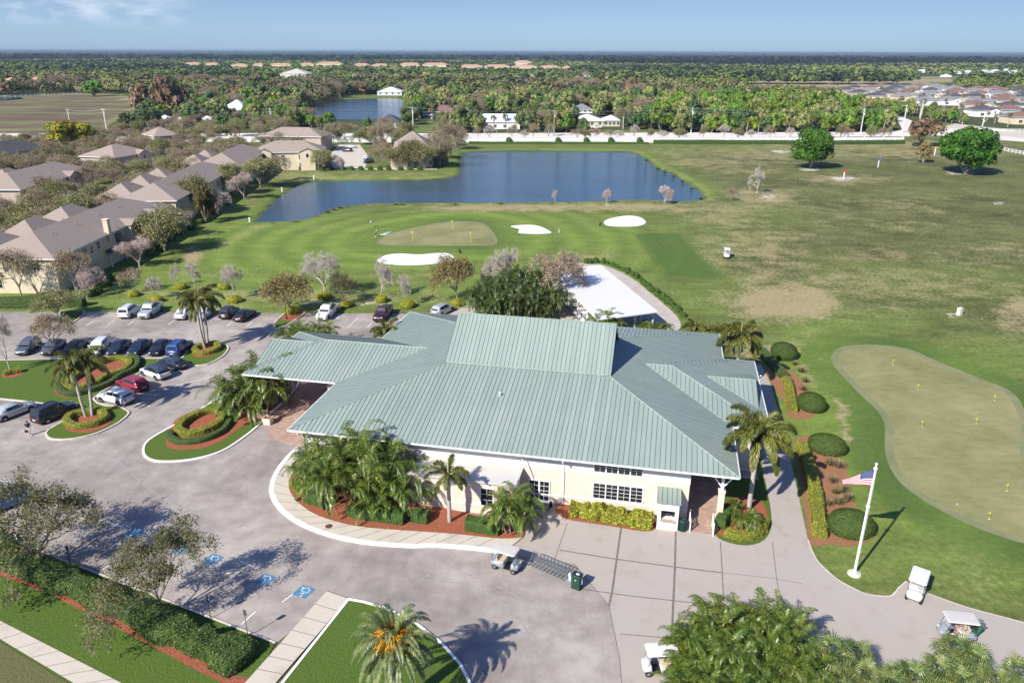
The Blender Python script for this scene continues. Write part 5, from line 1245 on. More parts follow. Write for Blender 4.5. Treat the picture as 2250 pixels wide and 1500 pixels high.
for i, (x, y, h) in enumerate([(1775, 1440, 2.6), (1840, 1455, 2.4), (1880, 1425, 2.2), (1735, 1480, 2.6), (1905, 1480, 2.2), (1800, 1500, 2.6), (1960, 1478, 2.0), (2045, 1478, 2.2), (2100, 1432, 2.2), (2150, 1455, 2.4), (2200, 1480, 2.4), (2090, 1490, 2.4), (2150, 1510, 2.4), (1870, 1520, 2.4), (2240, 1462, 2.4), (2010, 1500, 2.0), (1680, 1500, 2.8), (1945, 1520, 2.0)]):
    plant_palm('fan%d' % (i % 2), at(x, y, h), 'fan palm with stiff pale green fans at the lower right edge', rnd.uniform(.85, 1.2), None, 'fan palms along the lower right edge')

# ---- the date palm on the front lawn
_b = min(((Vector((PX((q.x + h * 1.257 * .673, q.y + h * 1.257 * .74, 0)))) - Vector((1035, 1425))).length, h) for h in np.arange(1.5, 6, .1) for q in [G(868, 1425, h)])
DH = _b[1]
g_ = np.random.default_rng(77); dl = at(866, 1422, DH)
date = thing('date_palm', 'large arching date palm with orange fruit stalks on the front lawn', 'palm', (dl.x, dl.y, .1))
mb = MB(); kk = 10; mb.tube([Vector((0, 0, DH * i / kk)) for i in range(kk + 1)], [.34 * (1.12 if i % 2 else .95) for i in range(kk + 1)], 10); mb.build('trunk', BROWNTR, date, True)
Qs, ra = [], MB()
for i in range(46):
    az = i * 2.39996 + g_.uniform(-.15, .15); el = 1.42 - 1.65 * (i + .5) / 46 + g_.uniform(-.1, .1)
    q, P = frond(g_, (0.12 * math.cos(az), .12 * math.sin(az), DH + .1), az, el, 3.3 * g_.uniform(.85, 1.08), .95, 54, .50, .026, 0, .38, .35)
    Qs.append(q); ra.tube([Vector(a) for a in P[::3]], [.035, .026, .017, .006], 4, cap=False)
fr = link('fronds', quads('fronds', np.concatenate(Qs), P_DATE), date); ra.build('rachis', plain('date_rachis', (.25, .25, .09), .6), fr)
ORANGE = leafmat('orange_fruit_stalk', [(.42, .17, .008), (.62, .29, .012), (.70, .38, .03)], .6, .1, .02)
for i in range(12):
    c = []; az = i * .55 + .3
    base = np.array([.15 * math.cos(az), .15 * math.sin(az), DH + .45])
    ds = unit(np.array([math.cos(az), math.sin(az), 1.05]) + g_.normal(0, .28, (60, 3))); L_ = g_.uniform(.9, 1.7, 60)[:, None]
    mid = base + ds * L_ * .6; tip = mid + (ds + np.array([0, 0, -1.1])) * L_ * .4; s_ = unit(np.cross(ds, rdir(60, g_))) * .034
    link('fruit_stalk', quads('fruit_stalk', np.concatenate([np.stack([base - s_, base + s_, mid + s_, mid - s_], 1), np.stack([mid - s_, mid + s_, tip + s_, tip - s_], 1)]), ORANGE), date)
b0 = at(1470, 1500, 2.0)
g_ = np.random.default_rng(78); d2 = thing('date_palm', 'young grey-green date palm at the bottom edge in front of the parked cart', 'palm', (b0.x + .3, b0.y - 1.2, 0))
Qs = []
for i in range(26):
    q, P = frond(g_, (0, 0, .9), i * 2.4, 1.4 - 1.3 * i / 26, 2.2 * g_.uniform(.85, 1.1), .9, 46, .4, .017, 0, .42, .35); Qs.append(q)
link('fronds', quads('fronds', np.concatenate(Qs), P_DATE), d2); mb = MB(); mb.tube([(0, 0, 0), (0, 0, .95)], [.3, .26], 8); mb.build('trunk', BROWNTR, d2)

# ---- hedges
def ring(pts, n=3): return smooth(GP(pts), n)
def line(pts, n=4): return smooth(GP(pts), n, False)
hedge('ring_hedge', 'oval golden ring hedge around bare mulch on the entrance island', ring([(394, 950), (400, 937), (425, 920), (455, 909), (482, 908), (491, 917), (485, 933), (465, 946), (438, 956), (412, 959)]), .88, .65, H_YEL, COREY, 170, .055, .1, True)
hedge('curved_hedge', 'dark green hedge curving outside the oval golden ring', line([(376, 955), (377, 968), (400, 976), (440, 973), (485, 955), (506, 930), (509, 908), (498, 892)]), .66, .55, H_DARK, CORED, 150, .05, .1)
hedge('ring_hedge', 'golden ring hedge around the twin-trunk palm', ring([(149, 932), (158, 918), (188, 910), (220, 909), (232, 918), (226, 929), (203, 938), (170, 942)]), .82, .62, H_YEL, COREY, 170, .055, .1, True)
hedge('ring_hedge', 'golden ring hedge around the triple-trunk palm', ring([(428, 773), (438, 765), (456, 762), (474, 759), (482, 764), (477, 772), (459, 779), (441, 780)]), .78, .58, H_YEL, COREY, 150, .055, .1, True)
hedge('ring_hedge', 'long golden ring hedge on the median behind the white crossover', ring([(148, 847), (154, 858), (186, 855), (215, 845), (236, 832), (268, 820), (286, 808), (283, 796), (262, 792), (235, 797), (206, 808), (176, 827)]), .86, .62, H_YEL, COREY, 140, .06, .1, True)
hedge('curved_hedge', 'dark green hedge curving along the median lawn', line([(128, 850), (142, 868), (176, 869), (236, 850), (266, 830), (299, 813), (303, 794), (288, 787)]), .7, .6, H_DARK, CORED, 120, .055, .1)
hedge('low_hedge', 'small golden hedge strip under the leafless tree at the left edge', line([(10, 826), (28, 822), (47, 818)]), .9, .6, H_YEL, COREY, 110, .06, .1)
hedge('low_hedge', 'clipped green box hedge beside the multi-stem palm', line([(1026, 1160), (1062, 1166), (1098, 1171)]), 1.25, 1.0, H_GREEN, CORE, 190, .05, .13)
hedge('low_hedge', 'small square green hedge below the bay wall', line([(908, 1142), (942, 1147)]), 1.1, .95, H_GREEN, CORE, 190, .05, .13)
hedge('low_hedge', 'rounded green hedge under the areca palms at the sidewalk bend', line([(680, 1098), (700, 1106), (722, 1112)]), 1.3, 1.0, H_GREEN, CORE, 190, .055, .13)
hedge('low_hedge', 'golden low hedge at the front left corner by the downspout', line([(650, 1068), (662, 1078), (688, 1082)]), 1.1, .7, H_YEL, COREY, 160, .055, .13)
hedge('low_hedge', 'loose dark green hedge along the feet of the areca palms', line([(770, 1128), (820, 1138), (890, 1148)]), 1.3, .9, H_GREEN, CORE, 120, .07, .13)
hedge('croton_hedge', 'bushy golden hedge under the large front window', line([(1254, 1128), (1290, 1132), (1330, 1139), (1370, 1146), (1405, 1152), (1432, 1156)], 5), 1.35, 1.05, H_YEL, COREY, 170, .085, .03, rough=.28)
hedge('low_hedge', 'dark green clipped hedge beside the white corner column', line([(1580, 1163), (1588, 1148), (1598, 1130)]), 1.1, 1.0, H_GREEN, CORE, 170, .05, .05)
hedge('low_hedge', 'golden crescent hedge around the pygmy palm', line([(1594, 1174), (1620, 1182), (1652, 1180), (1673, 1166), (1677, 1150)]), .9, .6, H_YEL, COREY, 170, .055, .05)
hedge('low_hedge', 'square green hedge between the entrance columns', line([(620, 848), (634, 848)]), 1.1, 1.3, H_GREEN, CORE, 150, .05, .1)
hedge('low_hedge', 'golden shrubs behind the first entrance column', line([(582, 846), (606, 842)]), 1.2, 1.0, H_YEL, COREY, 120, .07, .1)
hedge('strip_hedge', 'short golden strip hedge behind the small gable', line([(1728, 838), (1733, 858), (1737, 882), (1740, 906)]), 1.15, .75, H_YEL, COREY, 150, .055, .03)
hedge('strip_hedge', 'dark green strip hedge leading to the short golden strip', line([(1672, 775), (1690, 797), (1708, 816), (1722, 830)]), 1.3, .8, H_DARK, CORED, 110, .055, .03)
hedge('strip_hedge', 'long golden strip hedge between the cart path and the topiary domes', line([(1760, 985), (1772, 1015), (1783, 1055), (1792, 1100), (1797, 1145), (1801, 1182)]), 1.15, .8, H_YEL, COREY, 170, .055, .03)
hedge('boundary_hedge', 'thick green hedge between the disabled bays and the street lawn', line([(-330, 1062), (-150, 1146), (-40, 1198), (60, 1246), (200, 1312), (350, 1380), (470, 1432), (540, 1462)], 5), 2.1, 1.1, H_LOOSE, CORE, 170, .085, .06, rough=.26, maxn=60000)
hedge('boundary_hedge', 'dark clipped hedge along the lawn of the nearest townhouse', line([(-160, 676), (0, 675), (90, 674), (187, 672)]), 1.6, 1.6, H_DARK, CORED, 40, .10, .02)
hedge('boundary_hedge', 'reddish low hedge at the foot of the cream townhouse end wall', line([(-60, 640), (60, 641), (125, 642)]), .9, .8, L_RUST, CORE, 40, .09, .02)
hedge('boundary_hedge', 'low hedge at the pond end of the roadside wall', line([(1030, 316), (1150, 316), (1280, 316.5), (1425, 317)]), 1.4, .9, H_ROAD, CORE, 9, .16, 0)
hedge('boundary_hedge', 'thicker dark hedge along the roadside wall above the range', line([(1436, 316), (1560, 316.5), (1730, 317), (1850, 317.5), (1985, 316)]), 2.2, 1.7, H_ROAD, CORE, 9, .2, 0)
# clipped domes and tufts by the putting green
for (x, y, rx, ry, h, rz, lab) in ((1721, 792, 1.75, 1.9, 1.9, .2, 'clipped dome shrub behind the roof gable'), (1781, 905, 1.6, 1.75, 1.8, .2, 'clipped dome shrub beside the short golden strip'), (1815, 998, 1.95, 1.55, 1.7, -.4, 'clipped dome shrub at the head of the long golden strip'), (1866, 1176, 2.0, 1.6, 1.95, -.1, 'largest clipped dome shrub beside the flagpole lawn')):
    ball('topiary', pz(x, y - 8, .02), rx, ry, h, lab, group='clipped domes beside the putting green', rz=rz, name='topiary_dome')
for i, (x, y, h) in enumerate([(1760, 818, .9), (1768, 840, .9), (1764, 858, .8), (1745, 802, .7), (1822, 1022, 1.0), (1842, 1028, 1.0), (1828, 1060, .8), (1850, 1082, 1.0), (1842, 1108, 1.0), (1862, 1100, .9), (1835, 1085, .7), (1822, 1110, .7)]):
    tuft(pz(x, y, .03), h * .8, h, 'tan ornamental grass tuft on the pine straw bed', seed=i, group='ornamental grasses by the domes')
# bushes that edge the barn path
bp = line([(1286, 578), (1334, 580), (1393, 607), (1433, 638), (1476, 673), (1505, 699)], 8)
for i in range(34):
    q = atl(bp, i / 33.5); s = rnd.uniform(.34, .66)
    ball('round', (q.x + rnd.uniform(-.3, .3), q.y + rnd.uniform(-.3, .3), 0), s, s, rnd.uniform(.5, 1.1), 'round green bush in the line edging the shell path', group='bushes edging the barn path', name='path_bush', rz=rnd.uniform(0, 6))
for i in range(13):
    x = [663, 685, 708, 728, 752, 772, 793, 814, 835, 854, 880, 901, 922][i]; q = G(x, 373.5)
    ball('box', (q.x, q.y, 0), 1.0, .9, 1.25, 'square clipped shrub in the row along the lakeside walk', group='clipped shrubs along the lake', name='lakeside_shrub')
for x in (1118, 1226, 1288, 1342, 1405): q = G(x, 314); ball('box', (q.x, q.y, 0), 1.3, 1.2, 2.3, 'tall clipped shrub standing above the low roadside hedge', group='clipped shrubs in the roadside hedge', name='roadside_shrub')
for i, (x, y) in enumerate([(397, 634), (492, 634), (516, 663), (642, 688), (712, 656), (760, 674), (838, 663), (896, 675), (1005, 671), (294, 650), (343, 663)]):
    ball('golden', pz(x, y, 0), rnd.uniform(.95, 1.35), rnd.uniform(.9, 1.25), rnd.uniform(.85, 1.1), ['golden shrub at the foot of the paired leafless trees', 'golden shrub left of the foxtail palm crown', 'golden shrub under the small leafless tree by the dark cars', 'golden shrub on the lamp island', 'golden shrub under the largest leafless tree', 'golden shrub on the sandy patch behind the white pickup', 'golden shrub at the foot of the leafless tree by the long bunker', 'golden shrub under the small leafless tree right of the maroon pickup', 'golden shrub under the brown-leaved tree beside the roof', 'golden shrub under the tree at the townhouse lawn corner', 'golden shrub by the silver pickup'][i], name='golden_shrub', rz=i)
for i, (x, y) in enumerate([(233, 628), (213, 643), (197, 651), (255, 612), (330, 562), (352, 551), (376, 530), (396, 516), (421, 505), (441, 491), (470, 470), (500, 450)]):
    ball('round', pz(x, y, 0), 1.0, 1.0, 1.15, 'dark rounded shrub along the townhouse front walk', group='shrubs along the townhouse fronts', name='garden_shrub', rz=i)
# reeds along the near pond bank
for i, (x, y) in enumerate([(735, 462), (748, 458), (765, 455), (782, 453), (800, 451), (720, 467), (700, 475), (870, 450), (885, 450), (1000, 449), (1100, 448), (1215, 447), (1250, 446), (650, 488), (600, 490), (1420, 352), (1445, 370), (1480, 386), (1520, 413), (1540, 436), (1500, 398), (1460, 378)]):
    tuft(pz(x, y, -.4), 1.6, rnd.uniform(.7, 1.3), 'clump of reeds at the edge of the near pond', REED, 260, 'reed_clump', 'reeds on the pond bank', seed=i)

# ---- trees one can tell apart
for a in [
 ('brown0', 640, 688, 602, 112, 'brown-leaved tree on the lamp island'),
 ('bare0', 713, 650, 553, 92, 'largest leafless tree, wide crown above the white pickup'),
 ('noak0', 757, 668, 594, 70, 'thin grey tree on the sandy patch behind the white pickup'),
 ('bare1', 836, 658, 562, 62, 'leafless tree in front of the left end of the long bunker'),
 ('bare2', 893, 668, 602, 48, 'small leafless tree to the right of the maroon pickup'),
 ('brown1', 1005, 664, 562, 102, 'rounded brown-leaved tree at the right end of the long bunker'),
 ('bare1', 1096, 650, 548, 80, 'leafless tree rising behind the dense palm stand'),
 ('bare2', 1130, 640, 545, 70, 'leafless tree rising behind the middle of the dense palm stand'),
 ('semi0', 1205, 672, 546, 140, 'wide grey-brown tree leaning over the barn roof'),
 ('bare0', 517, 658, 580, 52, 'small leafless tree near the dark sedan on the back row'),
 ('bare1', 396, 628, 577, 40, 'small leafless tree, the left one of the close pair by the fairway'),
 ('bare2', 429, 634, 576, 52, 'small leafless tree, the right one of the close pair by the fairway'),
 ('bare0', 342, 657, 608, 38, 'smallest leafless tree behind the silver pickup'),
 ('semi1', 293, 643, 590, 52, 'small grey tree at the corner of the townhouse lawn'),
 ('semi2', 168, 642, 548, 92, 'sparse tree in front of the townhouse end wall, right one'),
 ('semi3', 47, 652, 550, 96, 'sparse tree in front of the cream townhouse end wall, left one'),
 ('pink0', 203, 648, 582, 74, 'pinkish leafless crape myrtle by the townhouse porch'),
 ('pink1', 307, 588, 522, 80, 'pinkish leafless crape myrtle by the blue awning'),
 ('bare1', 262, 572, 490, 46, 'slender leafless tree in front of the townhouse chimney'),
 ('oak0', 363, 552, 455, 108, 'olive oak standing in front of the second townhouse gable'),
 ('semi0', 405, 520, 450, 74, 'grey tree beside the olive oak on the townhouse walk'),
 ('conifer', 452, 490, 412, 62, 'bronze-green conifer on the townhouse walk'),
 ('pink0', 488, 468, 418, 54, 'pinkish leafless tree behind the bronze conifer'),
 ('oak1', 440, 470, 385, 84, 'olive oak behind the bronze conifer'),
 ('pink1', 537, 438, 378, 58, 'pinkish leafless tree at the tip of the near pond'),
 ('oak2', 572, 412, 348, 84, 'olive oak on the pond bank, nearest the water'),
 ('semi1', 612, 400, 342, 62, 'grey tree on the pond bank beside the olive oak'),
 ('oak3', 520, 430, 362, 70, 'olive oak behind the pinkish tree on the pond bank'),
 ('semi2', 120, 772, 688, 96, 'thin grey tree at the left end of the row of parked cars'),
 ('bare2', 25, 822, 692, 92, 'leafless tree on the median lawn at the left edge'),
 ('oak1', 128, 702, 640, 90, 'dark olive tree on the corner island by the clipped hedge'),
 ('noak0', 101, 1245, 1066, 330, 'large airy oak above the hedge at the left edge'),
 ('noak1', 357, 1352, 1160, 285, 'large airy oak between the hedge and the disabled bays'),
 ('big0', 1781, 370, 283, 92, 'bright green round tree on the driving range, nearer the pond'),
 ('big1', 2119, 382, 280, 124, 'widest bright green tree on the driving range at the right'),
 ('shrubtree', 2028, 357, 312, 40, 'rounded bronze shrub on the driving range'),
 ('bare1', 1663, 426, 366, 46, 'leafless tree on a bare patch of the driving range'),
 ('semi3', 1606, 441, 414, 22, 'tiny sapling on the grass right of the pond'),
 ('bare2', 1219, 446, 418, 20, 'thinnest leafless sapling on the pond bank'),
 ('pink0', 1333, 447, 414, 26, 'small leafless tree on the pond bank, the middle of three'),
 ('pink1', 1459, 448, 407, 34, 'leafless tree on the pond bank nearest the right end'),
 ('rust0', 2024, 322, 262, 84, 'tan bare-looking tree between the white wall and the range'),
 ('yellow0', 160, 336, 270, 112, 'yellow flowering tree beside the white fence'),
 ('pine1', 372, 262, 168, 86, 'tall dark casuarina, the larger of the pair by the brown field'),
 ('pine1', 318, 258, 188, 58, 'narrow rusty casuarina, the smaller of the pair by the brown field'),
 ('green1', 208, 212, 178, 48, 'round green tree alone at the edge of the brown field'),
    ('oak3', 700, 374, 330, 62, 'olive oak on the lakeside walk in front of the white gables'), ('pink0', 738, 372, 338, 46, 'pinkish leafless tree beside the courtyard entrance'), ('semi0', 832, 366, 318, 60, 'grey tree left of the lakeside corner townhouse'), ('oak0', 868, 371, 322, 50, 'small green-brown tree right of the courtyard cars'),
 ('semi0', 576, 331, 290, 70, 'grey tree behind the lakeside gables, left one'), ('semi2', 620, 331, 289, 76, 'grey tree behind the lakeside gables, middle one'), ('oak0', 662, 331, 292, 64, 'olive tree behind the lakeside gables'), ('semi3', 700, 331, 288, 66, 'grey tree behind the right end of the lakeside gables'),
 ('oak2', 908, 370, 308, 66, 'olive oak in front of the lakeside corner townhouse, left one'), ('oak1', 936, 371, 316, 56, 'olive oak in front of the lakeside corner townhouse, right one'), ('semi1', 968, 366, 288, 72, 'tall grey tree at the pond corner of the lakeside townhouse'), ('semi3', 992, 348, 268, 76, 'tall grey tree nearest the pond behind the corner townhouse'), ('semi2', 1004, 330, 274, 52, 'grey tree between the corner townhouse and the white wall'), ('semi1', 845, 322, 272, 70, 'grey tree behind the courtyard cars'),
]: px_tree(*a)
# ================================================================== vehicles
RUB = plain('tyre_rubber', (.02, .02, .02), .85, .1, 5); RIM = plain('alloy_rim', (.42, .43, .44), .35, .1, 5, metal=.8); BLK = plain('black_trim', (.015, .015, .016), .5, .1, 5)
CGL = plain('car_glass', (.012, .015, .018), .05, .1, 1, spec=.9); LAMP = plain('headlamp_glass', (.70, .72, .74), .15, .05, 5); TAIL = plain('tail_lamp_red', (.38, .012, .012), .2, .1, 5); PLATE = plain('number_plate', (.65, .64, .58), .5, .05, 5)
def carpaint(name, col):
    if name in _mc: return _mc[name]
    t = NT(name); m = t.bsdf(col, .32, None, .25 if max(col) < .5 else 0, .5); 
    b = [n for n in t.N if n.type == 'BSDF_PRINCIPLED'][0]; b.inputs['Coat Weight'].default_value = .8; b.inputs['Coat Roughness'].default_value = .06
    _mc[name] = m; return m
def wheel(parent, x, y, r, w=.22):
    s = 1 if y > 0 else -1; mb = MB(); n = 16
    prof = [(.60 * r, -w / 2), (.92 * r, -w / 2), (r, -w / 2 + .04), (r, w / 2 - .04), (.92 * r, w / 2), (.60 * r, w / 2)]
    vs = [(x + rr * math.cos(2 * math.pi * k / n), y + yy, r + rr * math.sin(2 * math.pi * k / n)) for rr, yy in prof for k in range(n)]
    mb.add(vs, [[i * n + k, i * n + (k + 1) % n, (i + 1) * n + (k + 1) % n, (i + 1) * n + k] for i in range(len(prof) - 1) for k in range(n)])
    o = link('wheel', None, parent); mb.build('tyre', RUB, o, True)
    mb = MB(); yo = y + s * (w / 2 - .02)
    mb.add([(x, yo + s * .015, r)] + [(x + .62 * r * math.cos(2 * math.pi * k / n), yo, r + .62 * r * math.sin(2 * math.pi * k / n)) for k in range(n)], [[0, 1 + k, 1 + (k + 1) % n] for k in range(n)])
    mb.add([(x, y - s * w * .3, r)] + [(x + .62 * r * math.cos(2 * math.pi * k / n), y - s * w * .3, r + .62 * r * math.sin(2 * math.pi * k / n)) for k in range(n)], [[0, 1 + k, 1 + (k + 1) % n] for k in range(n)])
    mb.build('rim', RIM, o)
CARS = {
 'sedan': dict(L=4.8, W=1.84, H=1.45, belt=.95, cab=(-1.95, -1.05, .35, 1.25), nose=.70, tail=.90, wr=.33),
 'coupe': dict(L=4.5, W=1.80, H=1.36, belt=.92, cab=(-1.55, -.85, .15, .95), nose=.66, tail=.88, wr=.33),
 'suv': dict(L=4.85, W=1.95, H=1.78, belt=1.10, cab=(-2.32, -2.05, .45, 1.22), nose=.88, tail=1.02, wr=.37),
 'crossover': dict(L=4.6, W=1.86, H=1.64, belt=1.04, cab=(-2.18, -1.62, .40, 1.22), nose=.80, tail=.98, wr=.35),
 'pickup': dict(L=5.75, W=2.0, H=1.90, belt=1.16, cab=(-.62, -.45, .78, 1.42), nose=1.0, tail=1.1, wr=.40)}
def car(kind, col, label, rear, front, group=None, soft=None, z=.004, name=None):
    D = CARS[kind]; a, b = G(*rear), G(*front); d = b - a; rz = math.atan2(d.y, d.x); c = (a + b) / 2
    o = thing(name or {'pickup': 'pickup_truck', 'suv': 'parked_suv', 'crossover': 'parked_crossover'}.get(kind, 'parked_car'), label, 'pickup' if kind == 'pickup' else 'car', (c.x, c.y, z), rz, group)
    L, W, H, bz = D['L'] / 2, D['W'] / 2, D['H'], D['belt']; PM_ = carpaint('paint_%.2f_%.2f_%.2f' % col, col)
    st = [(-L, .74, .40, D['tail'] - .20), (-L + .10, .90, .28, D['tail'] - .03), (-L + .45, .97, .22, bz - .02), (-L * .3, 1.0, .20, bz), (L * .28, 1.0, .20, bz - .02), (L * .52, .985, .20, bz - .05), (L - .55, .95, .22, D['nose'] + .08), (L - .16, .86, .26, D['nose'] - .03), (L, .66, .34, D['nose'] - .20)]
    m = 10; vs = []
    for x, w, z0, z1 in st:
        w *= W; q = [(.90, z0), (1.0, z0 + .18), (1.0, z0 + (z1 - z0) * .62), (.955, z1 - .045), (.80, z1)]
        vs += [(x, w * s_, zz) for s_, zz in q] + [(x, -w * s_, zz) for s_, zz in q[::-1]]
    fs = [[i * m + k, i * m + (k + 1) % m, (i + 1) * m + (k + 1) % m, (i + 1) * m + k][::-1] for i in range(len(st) - 1) for k in range(m)] + [list(range(m)), [(len(st) - 1) * m + k for k in range(m)][::-1]]
    mb = MB(); mb.add(vs, fs)
    x0, x1, x2, x3 = D['cab']; wb, wt = W * .93, W * .74; zr = H
    cabs = [(x0, wb * .93, wb * .90, bz - .06, bz + .0), (x1, wb, wt * .95, bz - .06, zr - .03), ((x1 + x2) / 2, wb, wt, bz - .06, zr), (x2, wb, wt * .95, bz - .06, zr - .04), (x3, wb * .96, wb * .92, bz - .08, bz - .06)]
    cv = []
    for x, w0, w1, z0, z1 in cabs: cv += [(x, w0, z0), (x, w1, z1 - .05 if z1 > bz + .1 else z1), (x, w1 * .86, z1), (x, -w1 * .86, z1), (x, -w1, z1 - .05 if z1 > bz + .1 else z1), (x, -w0, z0)]
    fs = [[i * 6 + k, i * 6 + k + 1, (i + 1) * 6 + k + 1, (i + 1) * 6 + k][::-1] for i in range(4) for k in range(5)] + [list(range(6)), list(range(24, 30))[::-1]]
    if soft is None: mb.add(cv, fs)
    body = mb.build('body', PM_, o, True)
    if soft is not None:
        s_ = MB(); s_.add(cv, fs); s_.build('soft_top', soft, o, True)
    try: body.data.use_auto_smooth = True
    except Exception: pass
    for p_ in body.data.polygons: p_.use_smooth = p_.area < .9 and abs(p_.normal.x) < .9
    cvv = [Vector(q) for q in cv]; cen = Vector(((x0 + x3) / 2, 0, bz + .2))
    def pane(i, k0, k1, name_, sh=.90, up=.0):
        q = [cvv[i * 6 + k0], cvv[i * 6 + k1], cvv[(i + 1) * 6 + k1], cvv[(i + 1) * 6 + k0]]; cc = sum(q, Vector()) / 4
        nn = (q[1] - q[0]).cross(q[2] - q[1]); nn = nn.normalized() if nn.length > 0 else Vector((0, 0, 1))
        if nn.dot(cc - cen) < 0: nn = -nn
        g = MB(); g.poly([cc + (p_ - cc) * sh + nn * .014 for p_ in q]); return g.build(name_, CGL, o)
    pane(0, 1, 4, 'rear_window', .86); pane(3, 1, 4, 'windscreen', .88)
    for k0, s_ in ((0, 1), (4, -1)):
        for i in (1, 2):
            q = [cvv[i * 6 + k0], cvv[i * 6 + k0 + 1], cvv[(i + 1) * 6 + k0 + 1], cvv[(i + 1) * 6 + k0]]
            if s_ < 0: q = [cvv[i * 6 + 5], cvv[i * 6 + 4], cvv[(i + 1) * 6 + 4], cvv[(i + 1) * 6 + 5]]
            q = [q[0].lerp(q[1], .26), q[1].lerp(q[0], .08), q[2].lerp(q[3], .08), q[3].lerp(q[2], .26)]
            ext = []
            if i == 1: e0 = cvv[0 + (1 if s_ > 0 else 4)]; ext = [q[0].lerp(Vector((e0.x, q[0].y, q[0].z)), .55)]
            if i == 2: e0 = cvv[24 + (1 if s_ > 0 else 4)]; ext = [q[3].lerp(Vector((e0.x, q[3].y, q[3].z)), .6)]
            cc = sum(q, Vector()) / 4
            pts = (ext + q) if i == 1 else (q + ext)
            g = MB(); g.poly([cc + (p_ - cc) * .95 + Vector((0, s_ * .022, .006)) for p_ in pts]); g.build('side_window', CGL, o)
    for x in (-L + (1.25 if kind == 'pickup' else .95), L - .92):
        for y in (W - .10, -W + .10): wheel(o, x, y, D['wr'])
        arch = MB()
        for s_ in (1, -1):
            n = 14; r = D['wr'] * 1.16; yy = s_ * (W + .006)
            arch.add([(x, yy, D['wr'])] + [(x + r * math.cos(math.pi * k / n), yy - s_ * .004 * k * 0, D['wr'] + r * math.sin(math.pi * k / n)) for k in range(n + 1)], [[0, 1 + k, 2 + k] for k in range(n)])
        arch.build('wheel_arch', BLK, o)
    for s_ in (1, -1):
        g = MB(); g.obox((L - .30, s_ * W * .52 - .16, D['nose'] - .19), (.23, 0, 0), (0, .32, 0), (0, 0, .13)); g.build('headlight', LAMP, o)
        g = MB(); g.obox((-L + .0, s_ * W * .66 - .14, D['tail'] - .24), (.12, 0, 0), (0, .28, 0), (0, 0, .16)); g.build('tail_light', TAIL, o)
        g = MB(); g.bbox(x3 - .42, s_ * (W + .07), bz + .02, .20, .17, .14, .03); g.build('wing_mirror', PM_, o)
    g = MB(); g.obox((L - .10, -W * .42, .38), (.105, 0, 0), (0, W * .84, 0), (0, 0, .24)); g.build('grille', BLK, o)
    g = MB(); g.obox((-L - .012, -.26, .55), (.03, 0, 0), (0, .52, 0), (0, 0, .13)); g.build('number_plate', PLATE, o)
    g = MB(); g.obox((-L - .01, -W * .72, .30), (.1, 0, 0), (0, W * 1.44, 0), (0, 0, .14)); g.build('bumper_trim', BLK, o); g = MB(); g.obox((L - .08, -W * .6, .24), (.075, 0, 0), (0, W * 1.2, 0), (0, 0, .1)); g.build('bumper_trim', BLK, o)
    if kind in ('suv',):
        g = MB()
        for s_ in (1, -1): g.tube([(x1 + .3, s_ * wt * .8, zr + .04), (x2 - .2, s_ * wt * .8, zr + .04)], .025, 5)
        g.build('roof_rail', BLK, o)
    if kind == 'pickup':
        g = MB(); g.poly([(-L + .16, -W * .78, bz + .006), (x0 - .12, -W * .78, bz + .006), (x0 - .12, W * .78, bz + .006), (-L + .16, W * .78, bz + .006)]); g.build('cargo_bed', BLK, o)
        g = MB()
        for s_ in (1, -1): g.obox((-L + .14, s_ * W * .86 - .07, bz - .02), (x0 + L - .2, 0, 0), (0, .14, 0), (0, 0, .07))
        g.obox((-L + .06, -W * .78, bz - .03), (.09, 0, 0), (0, W * 1.56, 0), (0, 0, .08)); g.build('bed_rail', PM_, o)
    return o
WHT, SIL, NAVY, BLACK, BLUE, RED, MAR, GRY = (.66, .66, .65), (.45, .47, .48), (.012, .02, .04), (.012, .013, .016), (.01, .06, .24), (.27, .012, .03), (.055, .018, .026), (.10, .11, .12)
GP_ = 'cars parked in the lot'
